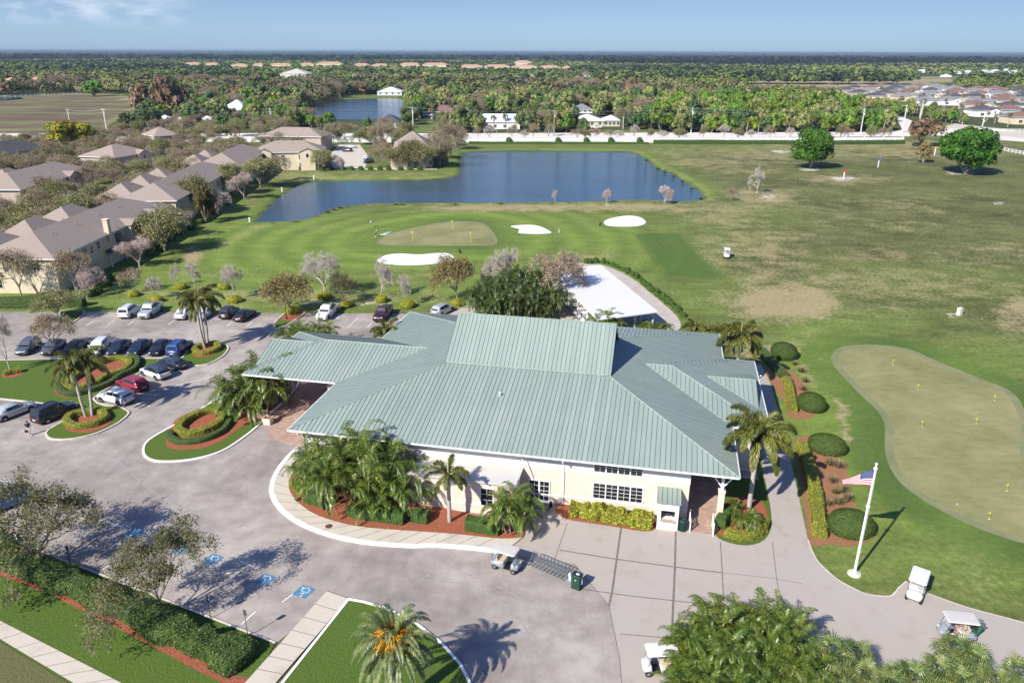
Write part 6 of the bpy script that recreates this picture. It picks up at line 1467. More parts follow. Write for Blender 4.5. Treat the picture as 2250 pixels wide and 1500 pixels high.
for a in [
 ('suv', WHT, 'white boxy suv beside the silver pickup on the back row', (270, 703), (304, 680)),
 ('pickup', SIL, 'silver crew-cab pickup facing the lot on the back row', (352, 676), (312, 705)),
 ('sedan', WHT, 'white car half hidden by the triple-trunk palm crown', (395, 704), (420, 685)),
 ('sedan', SIL, 'silver car behind the triple-trunk palm crown', (463, 686), (437, 706)),
 ('crossover', BLACK, 'black crossover beside the black sedan on the back row', (490, 705), (519, 682)),
 ('sedan', BLACK, 'black sedan with red tail lamps, nearest the lamp post', (523, 709), (554, 689)),
 ('pickup', WHT, 'white crew-cab pickup with a black grille behind the entrance canopy', (736, 680), (704, 708)),
 ('pickup', MAR, 'dark maroon pickup beside the clubhouse back corner', (857, 680), (827, 715)),
 ('crossover', SIL, 'grey car roof showing behind the back eave', (960, 694), (985, 682)),
 ('crossover', GRY, 'dark grey crossover at the left end of the middle row', (84, 755), (43, 786)),
 ('sedan', GRY, 'grey car behind the thin trees in the middle row', (135, 757), (102, 784)),
 ('sedan', BLACK, 'black car partly hidden by the twin-trunk palm', (185, 757), (150, 785)),
 ('crossover', WHT, 'white crossover in the middle row behind the twin-trunk palm', (236, 757), (203, 785)),
 ('sedan', NAVY, 'navy sedan beside the white crossover in the middle row', (281, 756), (244, 786)),
 ('sedan', (.014, .022, .05), 'navy sedan in the middle row, between the other dark sedans', (328, 755), (288, 786)),
 ('sedan', BLACK, 'black sedan beside the bright blue suv', (371, 755), (335, 787)),
 ('suv', BLUE, 'bright blue suv at the right end of the middle row', (378, 787), (415, 758)),
 ('coupe', NAVY, 'dark blue convertible with its soft top up by the island tip', (409, 813), (353, 797)),
 ('crossover', WHT, 'white crossover between the red crossover and the dark convertible', (376, 838), (310, 814)),
 ('crossover', RED, 'dark red crossover between two white ones', (325, 863), (260, 843)),
 ('crossover', WHT, 'white crossover with a dark sunroof beside the twin-trunk palm', (290, 889), (222, 874)),
 ('sedan', SIL, 'silver sedan parked at the left edge of the photo', (-8, 926), (70, 896)),
 ('suv', BLACK, 'black suv nosed up to the twin-trunk palm island', (84, 931), (160, 899)),
 ('crossover', WHT, 'white car cut by the left edge below the median', (-62, 1108), (20, 1076)),
 ('sedan', (.05, .12, .24), 'steel blue car cut by the left edge, nearest the airy oak', (58, 1096), (-25, 1126))]:
    car(*a, group=GP_, soft=plain('canvas_top', (.03, .05, .09), .9) if 'convertible' in a[2] else None)
for a in [('sedan', WHT, 'white sedan in the townhouse courtyard, the far one', (785, 325), (757, 325)), ('crossover', MAR, 'dark red car in the townhouse courtyard', (777, 334), (749, 333)), ('sedan', WHT, 'white car beside the lakeside townhouse', (815, 345), (795, 354)), ('crossover', NAVY, 'dark suv nearest the lakeside walk in the courtyard', (822, 356), (798, 360)),
          ('sedan', WHT, 'white car parked on the townhouse lane under the trees', (352, 396), (368, 390)), ('crossover', GRY, 'dark car on the townhouse lane at the left edge', (2, 500), (22, 492)), ('sedan', SIL, 'silver car on the townhouse lane by the second block', (255, 432), (270, 427))]: car(*a, group='cars among the townhouses', z=.013)

# ------------------------------------------------------------------ golf carts
CROOF = plain('cart_canopy_beige', (.54, .505, .46), .45, .04, 2); CROOFW = plain('cart_canopy_white', (.66, .655, .63), .4, .03, 2); SEATM = plain('cart_seat_beige', (.50, .42, .31), .7, .1, 4); CSILV = carpaint('cart_silver', (.34, .38, .42)); CWHT = carpaint('cart_white', (.62, .62, .61)); ALU = plain('cart_post', (.05, .05, .055), .4)
t = NT('clear_screen'); b_ = t.n('ShaderNodeBsdfPrincipled'); b_.inputs['Base Color'].default_value = (.6, .66, .68, 1); b_.inputs['Roughness'].default_value = .05; b_.inputs['Alpha'].default_value = .28; t.L.new(b_.outputs[0], t.out.inputs[0]); SCREEN = t.m
BAGM = [plain('bag_%d' % i, c_, .7, .15, 4) for i, c_ in enumerate([(.02, .02, .025), (.03, .05, .14), (.55, .55, .53), (.02, .12, .06)])]
def golf_bag(name, label, loc, rz, mi, tilt=.0):
    o = thing(name, label, 'golf bag', loc, rz); mb = MB(); mb.tube([(0, 0, .02), (-.02 - tilt * .4, 0, .45), (-.04 - tilt * .85, 0, .85)], [.14, .125, .15], 10); mb.obox((.10, -.09, .15), (.09, 0, 0), (0, .18, 0), (0, 0, .4)); mb.build('bag_body', BAGM[mi], o)
    mb = MB()
    for k in range(6): a = k * 1.05; mb.tube([(-.04 - tilt * .85 + .07 * math.cos(a), .07 * math.sin(a), .85), (-.05 - tilt * 1.1 + .10 * math.cos(a), .10 * math.sin(a), 1.08)], .012, 4); mb.box(-.05 - tilt * 1.1 + .10 * math.cos(a), .10 * math.sin(a), 1.07, .09, .05, .05, a)
    mb.build('clubs', RIM, o); return o
def build_cart(roof=CROOF, paint=CSILV):
    o = link('golf_cart', None)
    mb = MB()
    def loft(st):
        vs = []
        for x, w, z0, z1 in st: vs += [(x, w * .94, z0), (x, w, z0 + (z1 - z0) * .5), (x, w * .86, z1 - .02), (x, 0, z1 + .02), (x, -w * .86, z1 - .02), (x, -w, z0 + (z1 - z0) * .5), (x, -w * .94, z0)]
        m = 7; fs = [[i * m + k, i * m + (k + 1) % m, (i + 1) * m + (k + 1) % m, (i + 1) * m + k][::-1] for i in range(len(st) - 1) for k in range(m)] + [list(range(m)), [(len(st) - 1) * m + k for k in range(m)][::-1]]
        mb.add(vs, fs)
    loft([(-1.18, .50, .42, .66), (-1.05, .58, .34, .78), (-.6, .60, .30, .80), (-.12, .58, .28, .66), (.0, .54, .26, .50)])
    loft([(.62, .56, .28, .62), (.70, .58, .30, .92), (.85, .57, .30, .88), (1.05, .53, .32, .74), (1.2, .40, .36, .56)])
    body = mb.build('body', paint, o)
    for p_ in body.data.polygons: p_.use_smooth = True
    mb = MB(); mb.obox((-.1, -.50, .25), (.8, 0, 0), (0, 1.0, 0), (0, 0, .06)); mb.build('floor', BLK, o)
    mb = MB(); mb.bbox(-.28, 0, .72, .52, 1.08, .13, .05); mb.build('seat', SEATM, o)
    mb = MB(); vs0 = Vector((-.56, -.52, .86)); mb.obox(vs0, (.09, 0, 0), (0, 1.04, 0), (-.12, 0, .36)); mb.build('backrest', SEATM, o)
    mb = MB()
    q = [(1.0, .52), (.86, .62), (-1.06, .62), (-1.16, .52), (-1.16, -.52), (-1.06, -.62), (.86, -.62), (1.0, -.52)]
    n = len(q); rg = [[(x, y, 1.74) for x, y in q], [(x * 1.01, y * 1.01, 1.79) for x, y in q], [(x * .94, y * .93, 1.84) for x, y in q], [(x * .6 - .03, y * .5, 1.855) for x, y in q]]
    mb.add([v_ for r_ in rg for v_ in r_], [[k * n + i, k * n + (i + 1) % n, (k + 1) * n + (i + 1) % n, (k + 1) * n + i] for k in range(3) for i in range(n)] + [list(range(n))[::-1], [3 * n + i for i in range(n)]])
    mb.build('canopy', roof, o)
    for s_ in (1, -1):
        mb = MB(); mb.tube([(.92, s_ * .50, .82), (.66, s_ * .54, 1.76)], .022, 5); mb.build('front_post', ALU, o)
        mb = MB(); mb.tube([(-.98, s_ * .52, .70), (-.98, s_ * .55, 1.76)], .025, 5); mb.build('rear_post', ALU, o)
    mb = MB(); mb.poly([(.91, -.47, .86), (.91, .47, .86), (.69, .50, 1.70), (.69, -.50, 1.70)]); mb.build('windscreen', SCREEN, o)
    mb = MB(); mb.tube([(.66, .25, .78), (.42, .25, 1.02)], .018, 5); mb.lathe([(.155, -.015), (.175, 0), (.155, .015), (.14, 0), (.155, -.015)], 14, (.40, .25, 1.03)); mb.build('steering_wheel', BLK, o)
    mb = MB(); mb.obox((-1.22, -.45, .48), (.2, 0, 0), (0, .9, 0), (0, 0, .05)); mb.tube([(-1.0, -.5, 1.05), (-1.12, -.3, 1.05), (-1.12, .3, 1.05), (-1.0, .5, 1.05)], .018, 5); mb.build('bag_rack', BLK, o)
    for s_ in (1, -1):
        g = MB(); g.obox((1.06, s_ * .34 - .08, .60), (.10, 0, 0), (0, .16, 0), (0, 0, .09)); g.build('headlight', LAMP, o)
        wheel(o, -.78, s_ * .50, .225, .2); wheel(o, .86, s_ * .49, .225, .2)
    return o
def tree_copy(o, parent=None):
    c = o.copy(); COL.objects.link(c); c.parent = parent
    for ch in list(o.children): tree_copy(ch, c)
    return c
CART, CARTW = build_cart(), build_cart(CROOFW, CWHT)
_u = set()
def place_cart(src, rear, front, label, group='golf carts', bag=None):
    a, b = G(*rear), G(*front); d = b - a; c = (a + b) / 2
    o = tree_copy(src) if src.name in _u else src; _u.add(src.name)
    o.location = (c.x, c.y, .022); o.rotation_euler = (0, 0, math.atan2(d.y, d.x)); tag(o, label, 'golf cart', group)
    return o
bpy.context.view_layer.update()
place_cart(CART, (1082, 1238), (1142, 1256), 'silver golf cart with a beige canopy beside the bag stand')
place_cart(CARTW, (2018, 1285), (2003, 1330), 'all-white golf cart parked nose out at the notch in the path edge')
c3 = place_cart(CART, (2138, 1405), (2058, 1396), 'silver golf cart with a driver on the path at the lower right')
place_cart(CARTW, (1488, 1470), (1408, 1474), 'golf cart with a white canopy parked at the bottom edge by the palm thicket')
place_cart(CARTW, (1594, 560), (1598, 572), 'white golf cart driving across the dry range grass')
place_cart(CARTW, (1250, 588), (1240, 582), 'golf cart at the back corner of the barn roof')
for i in range(12):
    f = .13 + i * .072; q = BL.lerp(FL, f).lerp(BR_.lerp(FR, f), .13); o = tree_copy(CART if i % 2 else CARTW); o.location = (q.x, q.y, .012)
    d = (BL.lerp(FL, f) - BR_.lerp(FR, f)); o.rotation_euler = (0, 0, math.atan2(d.y, d.x)); tag(o, 'golf cart stored nose out under the white barn roof', 'golf cart', 'golf carts stored in the barn')
# ------------------------------------------------------------------ people
SKIN = plain('skin', (.48, .27, .18), .6, .08, 3)
def skinned(name, joints, edges, rad, mat, parent, root=0, lv=1):
    me = bpy.data.meshes.new(name); me.from_pydata([tuple(j) for j in joints], edges, []); me.materials.append(mat)
    o = bpy.data.objects.new(name, me); COL.objects.link(o); o.parent = parent
    o.modifiers.new('skin', 'SKIN')
    for i, r in enumerate(rad):
        sv = me.skin_vertices[0].data[i]; sv.radius = (r, r) if not hasattr(r, '__len__') else r; sv.use_root = (i == root)
    s_ = o.modifiers.new('sub', 'SUBSURF'); s_.levels = lv; s_.render_levels = lv
    o.modifiers['skin'].use_smooth_shade = True
    return o
def person(label, loc, rz, J, shirt, shorts, cap=None, hair=(.05, .03, .02), shoe=(.7, .7, .68), extra=None):
    o = thing('person', label, 'person', loc, rz)
    V = {k_: Vector(v_) for k_, v_ in J.items()}
    names = ['pel', 'spi', 'che', 'nec', 'hea', 'top']; js, ed, ra = [V[n] for n in names], [(i, i + 1) for i in range(5)], [(.13, .10), (.125, .10), (.15, .11), .055, (.075, .095), .06]
    for s_ in 'lr':
        b0 = len(js); js += [V['sho' + s_], V['elb' + s_], V['wri' + s_], V['han' + s_]]; ra += [.065, .042, .028, (.036, .018)]; ed += [(2, b0), (b0, b0 + 1), (b0 + 1, b0 + 2), (b0 + 2, b0 + 3)]
        d = (V['han' + s_] - V['wri' + s_]).normalized(); sd = d.orthogonal().normalized(); nn = d.cross(sd)
        for k_ in range(4):
            off = sd * (k_ - 1.5) * .02; ln = [.075, .085, .08, .062][k_]; n0 = len(js); js += [V['han' + s_] + off + d * .03, V['han' + s_] + off + d * (.03 + ln * .55) + nn * .012, V['han' + s_] + off * 1.1 + d * (.03 + ln) + nn * .035]; ra += [.010, .009, .007]; ed += [(b0 + 3, n0), (n0, n0 + 1), (n0 + 1, n0 + 2)]
        n0 = len(js); js += [V['wri' + s_].lerp(V['han' + s_], .5) - sd * .035, V['han' + s_] - sd * .055 + nn * .02]; ra += [.012, .009]; ed += [(b0 + 3, n0), (n0, n0 + 1)]
        b1 = len(js); js += [V['hip' + s_], V['kne' + s_], V['ank' + s_], V['toe' + s_]]; ra += [.088, .055, .038, .035]; ed += [(0, b1), (b1, b1 + 1), (b1 + 1, b1 + 2), (b1 + 2, b1 + 3)]
    skinned('body', js, ed, ra, SKIN, o)
    cj = [V['pel'] + (V['spi'] - V['pel']) * .2, V['spi'], V['che'], V['che'].lerp(V['nec'], .6)]; ce = [(0, 1), (1, 2), (2, 3)]; cr = [(.15, .118), (.145, .118), (.165, .125), .085]
    for s_ in 'lr': b0 = len(cj); cj += [V['sho' + s_], V['sho' + s_].lerp(V['elb' + s_], .75)]; ce += [(2, b0), (b0, b0 + 1)]; cr += [.085, .066]
    skinned('shirt', cj, ce, cr, plain('shirt_%.2f_%.2f_%.2f' % shirt, shirt, .85), o, 1)
    cj = [V['pel'] + (V['spi'] - V['pel']) * .25, V['pel']]; ce = [(0, 1)]; cr = [(.15, .118), (.16, .125)]
    for s_ in 'lr': b0 = len(cj); cj += [V['hip' + s_], V['hip' + s_].lerp(V['kne' + s_], .85)]; ce += [(1, b0), (b0, b0 + 1)]; cr += [.105, .085]
    skinned('shorts', cj, ce, cr, plain('shorts_%.2f_%.2f_%.2f' % shorts, shorts, .85), o, 1)
    for s_ in 'lr':
        m_ = plain('shoe_%.2f' % shoe[0], shoe, .7); mb = MB(); d = V['toe' + s_] - V['ank' + s_]; d.z = 0; d.normalize(); a_ = V['ank' + s_] - d * .06; zz = V['ank' + s_].z - .085
        mb.tube([Vector((a_.x, a_.y, zz + .045)), Vector((a_.x, a_.y, zz + .05)) + d * .12, Vector((a_.x, a_.y, zz + .035)) + d * .27], [.05, .052, .035], 8); mb.build('shoe', m_, o, True)
    hd = V['top'] - V['hea']; up_ = hd.normalized(); f_ = Vector(J.get('face', (0, 1, 0))).normalized(); c_ = V['hea'].lerp(V['top'], .3); s1 = f_.cross(up_).normalized()
    mb = MB(); mb.lathe([(.098, -.02), (.108, .04), (.09, .10), (.05, .135), (.001, .145)], 12)
    M_ = Matrix((s1, f_, up_)).transposed()
    mb.v = [tuple(c_ - f_ * .012 + M_ @ Vector(v_)) for v_ in mb.v]
    mb.build('cap' if cap else 'hair', plain('cap_%.2f' % cap[0], cap, .8) if cap else plain('hair_%.2f' % hair[0], hair, .9), o, True)
    if cap:
        mb = MB(); mb.poly([c_ + f_ * .08 + s1 * .09 + up_ * .02, c_ + f_ * .19 + s1 * .05, c_ + f_ * .19 - s1 * .05, c_ + f_ * .08 - s1 * .09 + up_ * .02]); mb.build('cap_peak', plain('cap_%.2f' % cap[0], cap, .8), o)
    mb = MB(); e_ = V['hea'] + f_ * .088
    for s_ in (1, -1): mb.obox(e_ + s1 * s_ * .032 - s1 * .011 + up_ * .012, s1 * .022, f_ * .006, up_ * .011)
    mb.obox(e_ - s1 * .024 - up_ * .062, s1 * .048, f_ * .004, up_ * .01); mb.build('face_features', plain('face_dark', (.10, .05, .04), .6), o)
    mb = MB(); mb.tube([e_ + up_ * .01, e_ + f_ * .018 - up_ * .028, e_ - up_ * .034], [.008, .015, .008], 6)
    for s_ in (1, -1): mb.tube([V['hea'] + s1 * s_ * .075 + up_ * .02, V['hea'] + s1 * s_ * .092, V['hea'] + s1 * s_ * .078 - up_ * .03], [.012, .018, .01], 5)
    mb.build('nose_and_ears', SKIN, o, True)
    return o
STAND = dict(pel=(0, 0, .95), spi=(0, .01, 1.12), che=(0, .0, 1.32), nec=(0, .01, 1.48), hea=(0, .04, 1.60), top=(0, .03, 1.70), shol=(-.19, 0, 1.40), elbl=(-.25, -.02, 1.13), wril=(-.25, .10, .90), hanl=(-.25, .13, .83), shor=(.19, 0, 1.40), elbr=(.25, -.06, 1.13), wrir=(.26, .02, .88), hanr=(.26, .04, .81), hipl=(-.09, 0, .90), knel=(-.10, .12, .51), ankl=(-.10, .14, .09), toel=(-.10, .27, .04), hipr=(.09, 0, .90), kner=(.10, .02, .50), ankr=(.10, -.20, .13), toer=(.10, -.09, .05))
PUTT_J = dict(pel=(0, -.12, .93), spi=(0, -.02, 1.08), che=(0, .14, 1.24), nec=(0, .25, 1.36), hea=(0, .34, 1.43), top=(0, .39, 1.51), face=(0, .75, -.65), shol=(-.17, .17, 1.28), elbl=(-.16, .30, 1.03), wril=(-.04, .36, .82), hanl=(-.02, .38, .76), shor=(.17, .17, 1.28), elbr=(.16, .30, 1.03), wrir=(.04, .36, .80), hanr=(.02, .38, .73), hipl=(-.10, -.10, .89), knel=(-.14, .03, .49), ankl=(-.16, .0, .09), toel=(-.17, .14, .04), hipr=(.10, -.10, .89), kner=(.14, .03, .49), ankr=(.16, .0, .09), toer=(.17, .14, .04))
SIT = dict(pel=(0, 0, .16), spi=(0, -.04, .32), che=(0, -.06, .52), nec=(0, -.03, .68), hea=(0, .01, .80), top=(0, .0, .90), shol=(-.19, -.05, .60), elbl=(-.24, .14, .38), wril=(-.16, .38, .42), hanl=(-.14, .45, .44), shor=(.19, -.05, .60), elbr=(.24, .14, .38), wrir=(.10, .38, .42), hanr=(.06, .45, .44), hipl=(-.09, .02, .12), knel=(-.13, .44, .16), ankl=(-.13, .55, -.28), toel=(-.13, .68, -.36), hipr=(.09, .02, .12), kner=(.13, .44, .16), ankr=(.13, .52, -.28), toer=(.13, .65, -.36))
def facing(loc, tx, ty): q = G(tx, ty); d = q - loc; return math.atan2(d.y, d.x) - math.pi / 2
l_ = G(66, 956); man = person('man in a navy shirt and white shorts walking behind the black suv', (l_.x, l_.y, .006), facing(l_, 95, 1040), STAND, (.012, .025, .075), (.68, .66, .62))
mb = MB(); mb.bbox(0, 0, .0, .30, .12, .26, .03); mb.tube([(-.08, 0, .26), (-.05, 0, .33), (.05, 0, .33), (.08, 0, .26)], .012, 4); q = man.location + Matrix.Rotation(man.rotation_euler.z, 3, 'Z') @ Vector((.27, .06, .47)); tag(mb.build('shoulder_bag', BAGM[0], None, loc=q), 'dark bag held in the hand of the walking man', 'bag')
PUTTM = plain('club_steel', (.45, .45, .46), .3, .05, 4, metal=.9)
for (x, y, tx, ty, sh, so_, lab, pl) in ((816, 499, 822, 520, (.72, .72, .72), (.015, .015, .018), 'golfer in a white top and black shorts bent over a putt, farther one', 'farther'), (825, 521, 850, 523, (.48, .13, .10), (.05, .045, .05), 'golfer in a red vest and dark shorts by the chipping green, nearer one', 'nearer')):
    l_ = G(x, y); rz = facing(l_, tx, ty); o = person(lab, (l_.x, l_.y, .012), rz, PUTT_J, sh, so_, cap=(.74, .73, .72))
    mb = MB(); mb.tube([(0, .36, .86), (0, .40, .70), (.02, .62, .05)], [.014, .010, .007], 6); mb.obox((-.05, .60, .012), (.13, 0, 0), (0, .05, 0), (0, 0, .05)); q = link('golf_club', mb.mesh('golf_club', PUTTM), None, (l_.x, l_.y, .012), rz); tag(q, 'golf club held by the %s golfer' % pl, 'golf club')
M_ = Matrix.Rotation(c3.rotation_euler.z, 3, 'Z'); q = Vector(c3.location) + M_ @ Vector((-.30, .25, .72))
person('driver in a grey shirt and light shorts sitting in the lower right cart', q, c3.rotation_euler.z - math.pi / 2, SIT, (.30, .31, .33), (.62, .61, .58), cap=(.70, .70, .69))
q = Vector(c3.location) + M_ @ Vector((-1.12, .2, .50)); golf_bag('golf_bag', 'dark green golf bag strapped to the driven cart', q, c3.rotation_euler.z, 3, .3)
q = Vector(c3.location) + M_ @ Vector((-1.12, -.2, .50)); golf_bag('golf_bag', 'black and white golf bag strapped to the driven cart', q, c3.rotation_euler.z, 0, .3)
golf_bag('golf_bag', 'black and white golf bag standing at the edge of the chipping green', G(1011, 556), 1, 0, .35); golf_bag('golf_bag', 'dark golf bag beside the right bunker', G(1318, 496), 2, 0, .6)
golf_bag('golf_bag', 'white golf bag beside the kidney-shaped small bunker', G(1229, 511), .5, 2, .1)

# ------------------------------------------------------------------ flag and pole
fb = G(1877, 1260); ft = hat(1877, 1260, 1022)
pole = thing('flagpole', 'tall white flagpole on a round pad beside the putting green', 'flagpole', (fb.x, fb.y, 0))
POLEW = plain('pole_white', (.82, .82, .81), .4, .03, 1)
mb = MB(); mb.tube([(0, 0, 0), (0, 0, .25), (0, 0, ft * .6), (0, 0, ft)], [.13, .11, .085, .05], 12); mb.build('pole', POLEW, pole, True)
mb = MB(); mb.lathe([(0, .0), (.55, 0), (.5, .10), (.26, .14), (.2, .3), (.12, .34)], 16); mb.build('base', KERB, pole)
mb = MB(); mb.lathe([(.001, ft - .02), (.09, ft + .03), (.12, ft + .11), (.09, ft + .19), (.001, ft + .23)], 12); mb.build('finial', plain('gold_ball', (.62, .60, .55), .3), pole, True)
mb = MB(); mb.lathe([(.08, ft - .35), (.15, ft - .33), (.15, ft - .22), (.07, ft - .2)], 10); mb.build('truck', POLEW, pole)
mb = MB(); mb.bbox(0, 0, ft * .63, .26, .26, .16, .04); mb.build('cleat_box', POLEW, pole)
mb = MB(); mb.tube([(.12, .0, 1.2), (.14, 0, ft * .5), (.10, 0, ft - .3)], .012, 4); mb.build('halyard', POLEW, pole)
FR_, FW_, FBL = plain('flag_red', (.55, .03, .05), .8, .05, 2), plain('flag_white', (.80, .79, .78), .8, .03, 2), plain('flag_blue', (.03, .05, .19), .8, .05, 2)
nc, nr = 26, 13; FLx, FHt = 2.4, 1.45; mb = MB()
top = ft - .38
def flagp(u, v_):
    x = -u * FLx * (.90 - .05 * v_); sag = u ** 1.2 * 1.12
    z = top - v_ * FHt * (1 - .74 * u) - sag * 1.05; y = .16 * math.sin(u * 7 + v_ * 1.6) * u + .3 * u
    return Vector((x * .96 - .08, y * .6, z))
for i in range(nc):
    for j in range(nr):
        q = [flagp(i / nc, j / nr), flagp((i + 1) / nc, j / nr), flagp((i + 1) / nc, (j + 1) / nr), flagp(i / nc, (j + 1) / nr)]
        mb.add(q, [[0, 1, 2, 3]], 2 if (i < nc * .4 and j < 7) else (0 if j % 2 == 0 else 1))
for r_ in range(9):
    for c_ in range(6 if r_ % 2 == 0 else 5):
        u = .4 * ((c_ + (.5 if r_ % 2 == 0 else 1.0)) / 6); v_ = 7 / 13 * (r_ + .7) / 9.6; a = flagp(u, v_); d1 = (flagp(u + .013, v_) - a); d2 = (flagp(u, v_ + .022) - a); n_ = d1.cross(d2).normalized()
        for sg in (.012, -.012): 
            pts = []
            for k_ in range(10): rr = 1.0 if k_ % 2 == 0 else .42; an = k_ * math.pi / 5; pts.append(a + d1 * rr * math.sin(an) - d2 * rr * math.cos(an) + n_ * sg)
            mb.add(pts, [list(range(10))], 1)
fl = mb.build('flag', [FR_, FW_, FBL], None, loc=(fb.x, fb.y, 0)); fl.rotation_euler = (0, 0, -.12); tag(fl, 'stars and stripes flag flying limp from the white pole', 'flag')

# ------------------------------------------------------------------ practice pins
YEL = plain('pin_yellow', (.72, .58, .02), .6, .06, 3)
def pin(x, y, h, label, group, name='practice_pin'):
    q = G(x, y); o = thing(name, label, 'pin flag', (q.x, q.y, .01), 0, group); mb = MB(); mb.tube([(0, 0, 0), (0, 0, h)], .016 if h < 1 else .035, 5); mb.build('pin', YEL, o)
    s = h * .30 if h < 1 else .42; mb = MB()
    for k_ in range(4):
        f0, f1 = k_ / 4, (k_ + 1) / 4; mb.poly([(-s * f0, .03 * math.sin(f0 * 6), h - s * .75 * (0 + f0 * .35)), (-s * f1, .03 * math.sin(f1 * 6), h - s * .75 * (f1 * .35)), (-s * f1, .03 * math.sin(f1 * 6), h - s * .75 * (1 - f1 * .35)), (-s * f0, .03 * math.sin(f0 * 6), h - s * .75 * (1 - f0 * .35))])
    mb.build('flag', YEL, o)
    mb = MB(); mb.lathe([(0.001, .004), (.07, .004), (.075, .0)], 10); mb.build('cup', FW_, o)
for x, y, lab in ((1962, 801, 'yellow practice pin nearest the far tip of the putting green'), (2017, 856, 'yellow practice pin in the upper middle of the putting green'), (2185, 880, 'yellow practice pin nearest the right edge of the putting green'), (2026, 937, 'yellow practice pin by the inward curve of the putting green'), (2145, 931, 'yellow practice pin right of centre on the putting green'), (2212, 1078, 'yellow practice pin in the lower right of the putting green'), (2173, 1140, 'yellow practice pin closest to the lower edge of the putting green')):
    pin(x, y, .72, lab, 'yellow pins on the putting green')
for x, y, h, lab in ((907, 529, 2.1, 'tall yellow flagstick at the left of the chipping green'), (995, 504, 2.1, 'tall yellow flagstick at the back of the chipping green'), (1035, 530, 2.1, 'tall yellow flagstick at the right of the chipping green')): pin(x, y, h, lab, 'flagsticks on the chipping green', 'flagstick')
# range targets
for x, y, yt, col, cn in ((1853, 395, 374, (.62, .02, .03), 'red'), (1929, 368, 349, (.03, .16, .55), 'blue'), (2053, 342, 322, (.75, .52, .02), 'yellow')):
    h = hat(x, y, yt); q = G(x, y); o = thing('range_target', 'white range marker post with a %s flag' % cn, 'range marker', (q.x, q.y, 0)); mb = MB(); mb.tube([(0, 0, 0), (0, 0, h * .8)], .17, 6); mb.build('post', WHITE, o); mb = MB(); mb.tube([(0, 0, h * .8), (0, 0, h)], .05, 6); mb.box(.3, 0, h * .78, .9, .06, h * .22); mb.build('flag', plain('target_' + cn, col, .7), o)
for i, (x, y) in enumerate(((549, 487), (620, 421), (690, 394))):
    h = hat(x, y, y - 9); q = G(x, y); o = thing('pond_marker', ['white marker post at the left tip of the near pond', 'white marker post halfway along the left pond bank', 'white marker post at the head of the left pond bank'][i], 'marker post', (q.x, q.y, -.1)); mb = MB(); mb.bbox(0, 0, 0, .35, .35, h, .05); mb.box(0, 0, h, .45, .45, .08); mb.build('post', WHITE, o); mb = MB(); mb.box(0, -.18, h * .5, .3, .03, h * .3); mb.build('plate', POLEW, o)
q = G(2107, 692); o = thing('ball_station', 'off-white ball washer box on a bare patch at the range', 'ball washer', (q.x, q.y, 0), .4); mb = MB(); mb.bbox(0, 0, 0, .75, .6, 1.15, .05); mb.build('cabinet', plain('offwhite_box', (.62, .58, .48), .7), o); mb = MB(); mb.bbox(0, 0, 1.15, .8, .65, .08, .03); mb.build('lid', plain('offwhite_box', (.62, .58, .48), .7), o)
q = G(2127, 694); o = thing('stake', 'thin dark stake beside the off-white ball washer', 'stake', (q.x, q.y, 0)); mb = MB(); mb.tube([(0, 0, 0), (0, 0, 1.5)], .035, 5); mb.build('rod', BLK, o); mb = MB(); mb.lathe([(.001, 1.58), (.05, 1.54), (.05, 1.5), (.001, 1.48)], 8); mb.build('knob', BLK, o)
for i, (x, y) in enumerate(((843, 516), (850, 513), (856, 511))):
    q = G(x, y); o = thing('ball_tray', ['white ball tray on the grass, nearest the golfers', 'white ball tray on the grass, the middle one', 'white ball tray on the grass, nearest the green'][i], 'ball tray', (q.x, q.y, .01), .3 + i * .3, 'ball trays by the golfers'); mb = MB(); mb.box(0, 0, 0, 1.5, .35, .05); mb.box(0, .16, .05, 1.5, .04, .10); mb.box(0, -.16, .05, 1.5, .04, .10); mb.build('tray', WHITE, o); mb = MB(); [mb.lathe([(.001, .05), (.05, .08), (.001, .13)], 6, (-.6 + .2 * k_, 0, 0)) for k_ in range(7)]; mb.build('golf_balls', POLEW, o)
for i, (x, y) in enumerate(((1891, 1213), (2103, 1108), (2158, 701), (1786, 525))):
    q = G(x, y); mb = MB(); mb.lathe([(.001, 0), (.045, .02), (.055, .05), (.045, .085), (.001, .1)], 8, (0, 0, 0)); tag(link('golf_ball', mb.mesh('golf_ball', POLEW), None, (q.x, q.y, .012)), ['white golf ball on the grass by the flagpole', 'white golf ball on the putting green', 'white golf ball on the range near the ball washer', 'white golf ball in the middle of the range'][i], 'golf ball')

# ------------------------------------------------------------------ bag stand and cooler
STEEL = plain('painted_grey_steel', (.11, .13, .145), .5, .1, 5)
a, b = G(1160, 1247), G(1240, 1278); a2, b2 = G(1172, 1226), G(1248, 1262); d = ((b - a) + (b2 - a2)) / 2; c = (a + b + a2 + b2) / 4; rz = math.atan2(d.y, d.x); Ls = d.length
bs = thing('bag_stand', 'grey steel golf bag stand with a row of folding bays behind the cart', 'bag stand', (c.x, c.y, .016), rz)
for y, z, nm in ((.42, .92, 'top_rail'), (.42, .12, 'bottom_rail'), (-.40, .10, 'bottom_rail')):
    mb = MB(); mb.tube([(-Ls / 2, y, z), (Ls / 2, y, z)], .028, 6); mb.build(nm, STEEL, bs)
for k_ in range(11):
    x = -Ls / 2 + Ls * k_ / 10; mb = MB(); mb.tube([(x, -.40, .0), (x + .02, .42, .92)], .034, 5); mb.tube([(x + .03, .42, .0), (x, .42, .92)], .024, 5)
    if k_ < 10: mb.tube([(x + .05, -.38, .06), (x + Ls / 20, .30, .78)], .02, 5); mb.tube([(x + Ls / 20, .30, .78), (x + Ls / 10 - .05, -.1, .10)], .022, 5)
    mb.build('bay_frame', STEEL, bs)
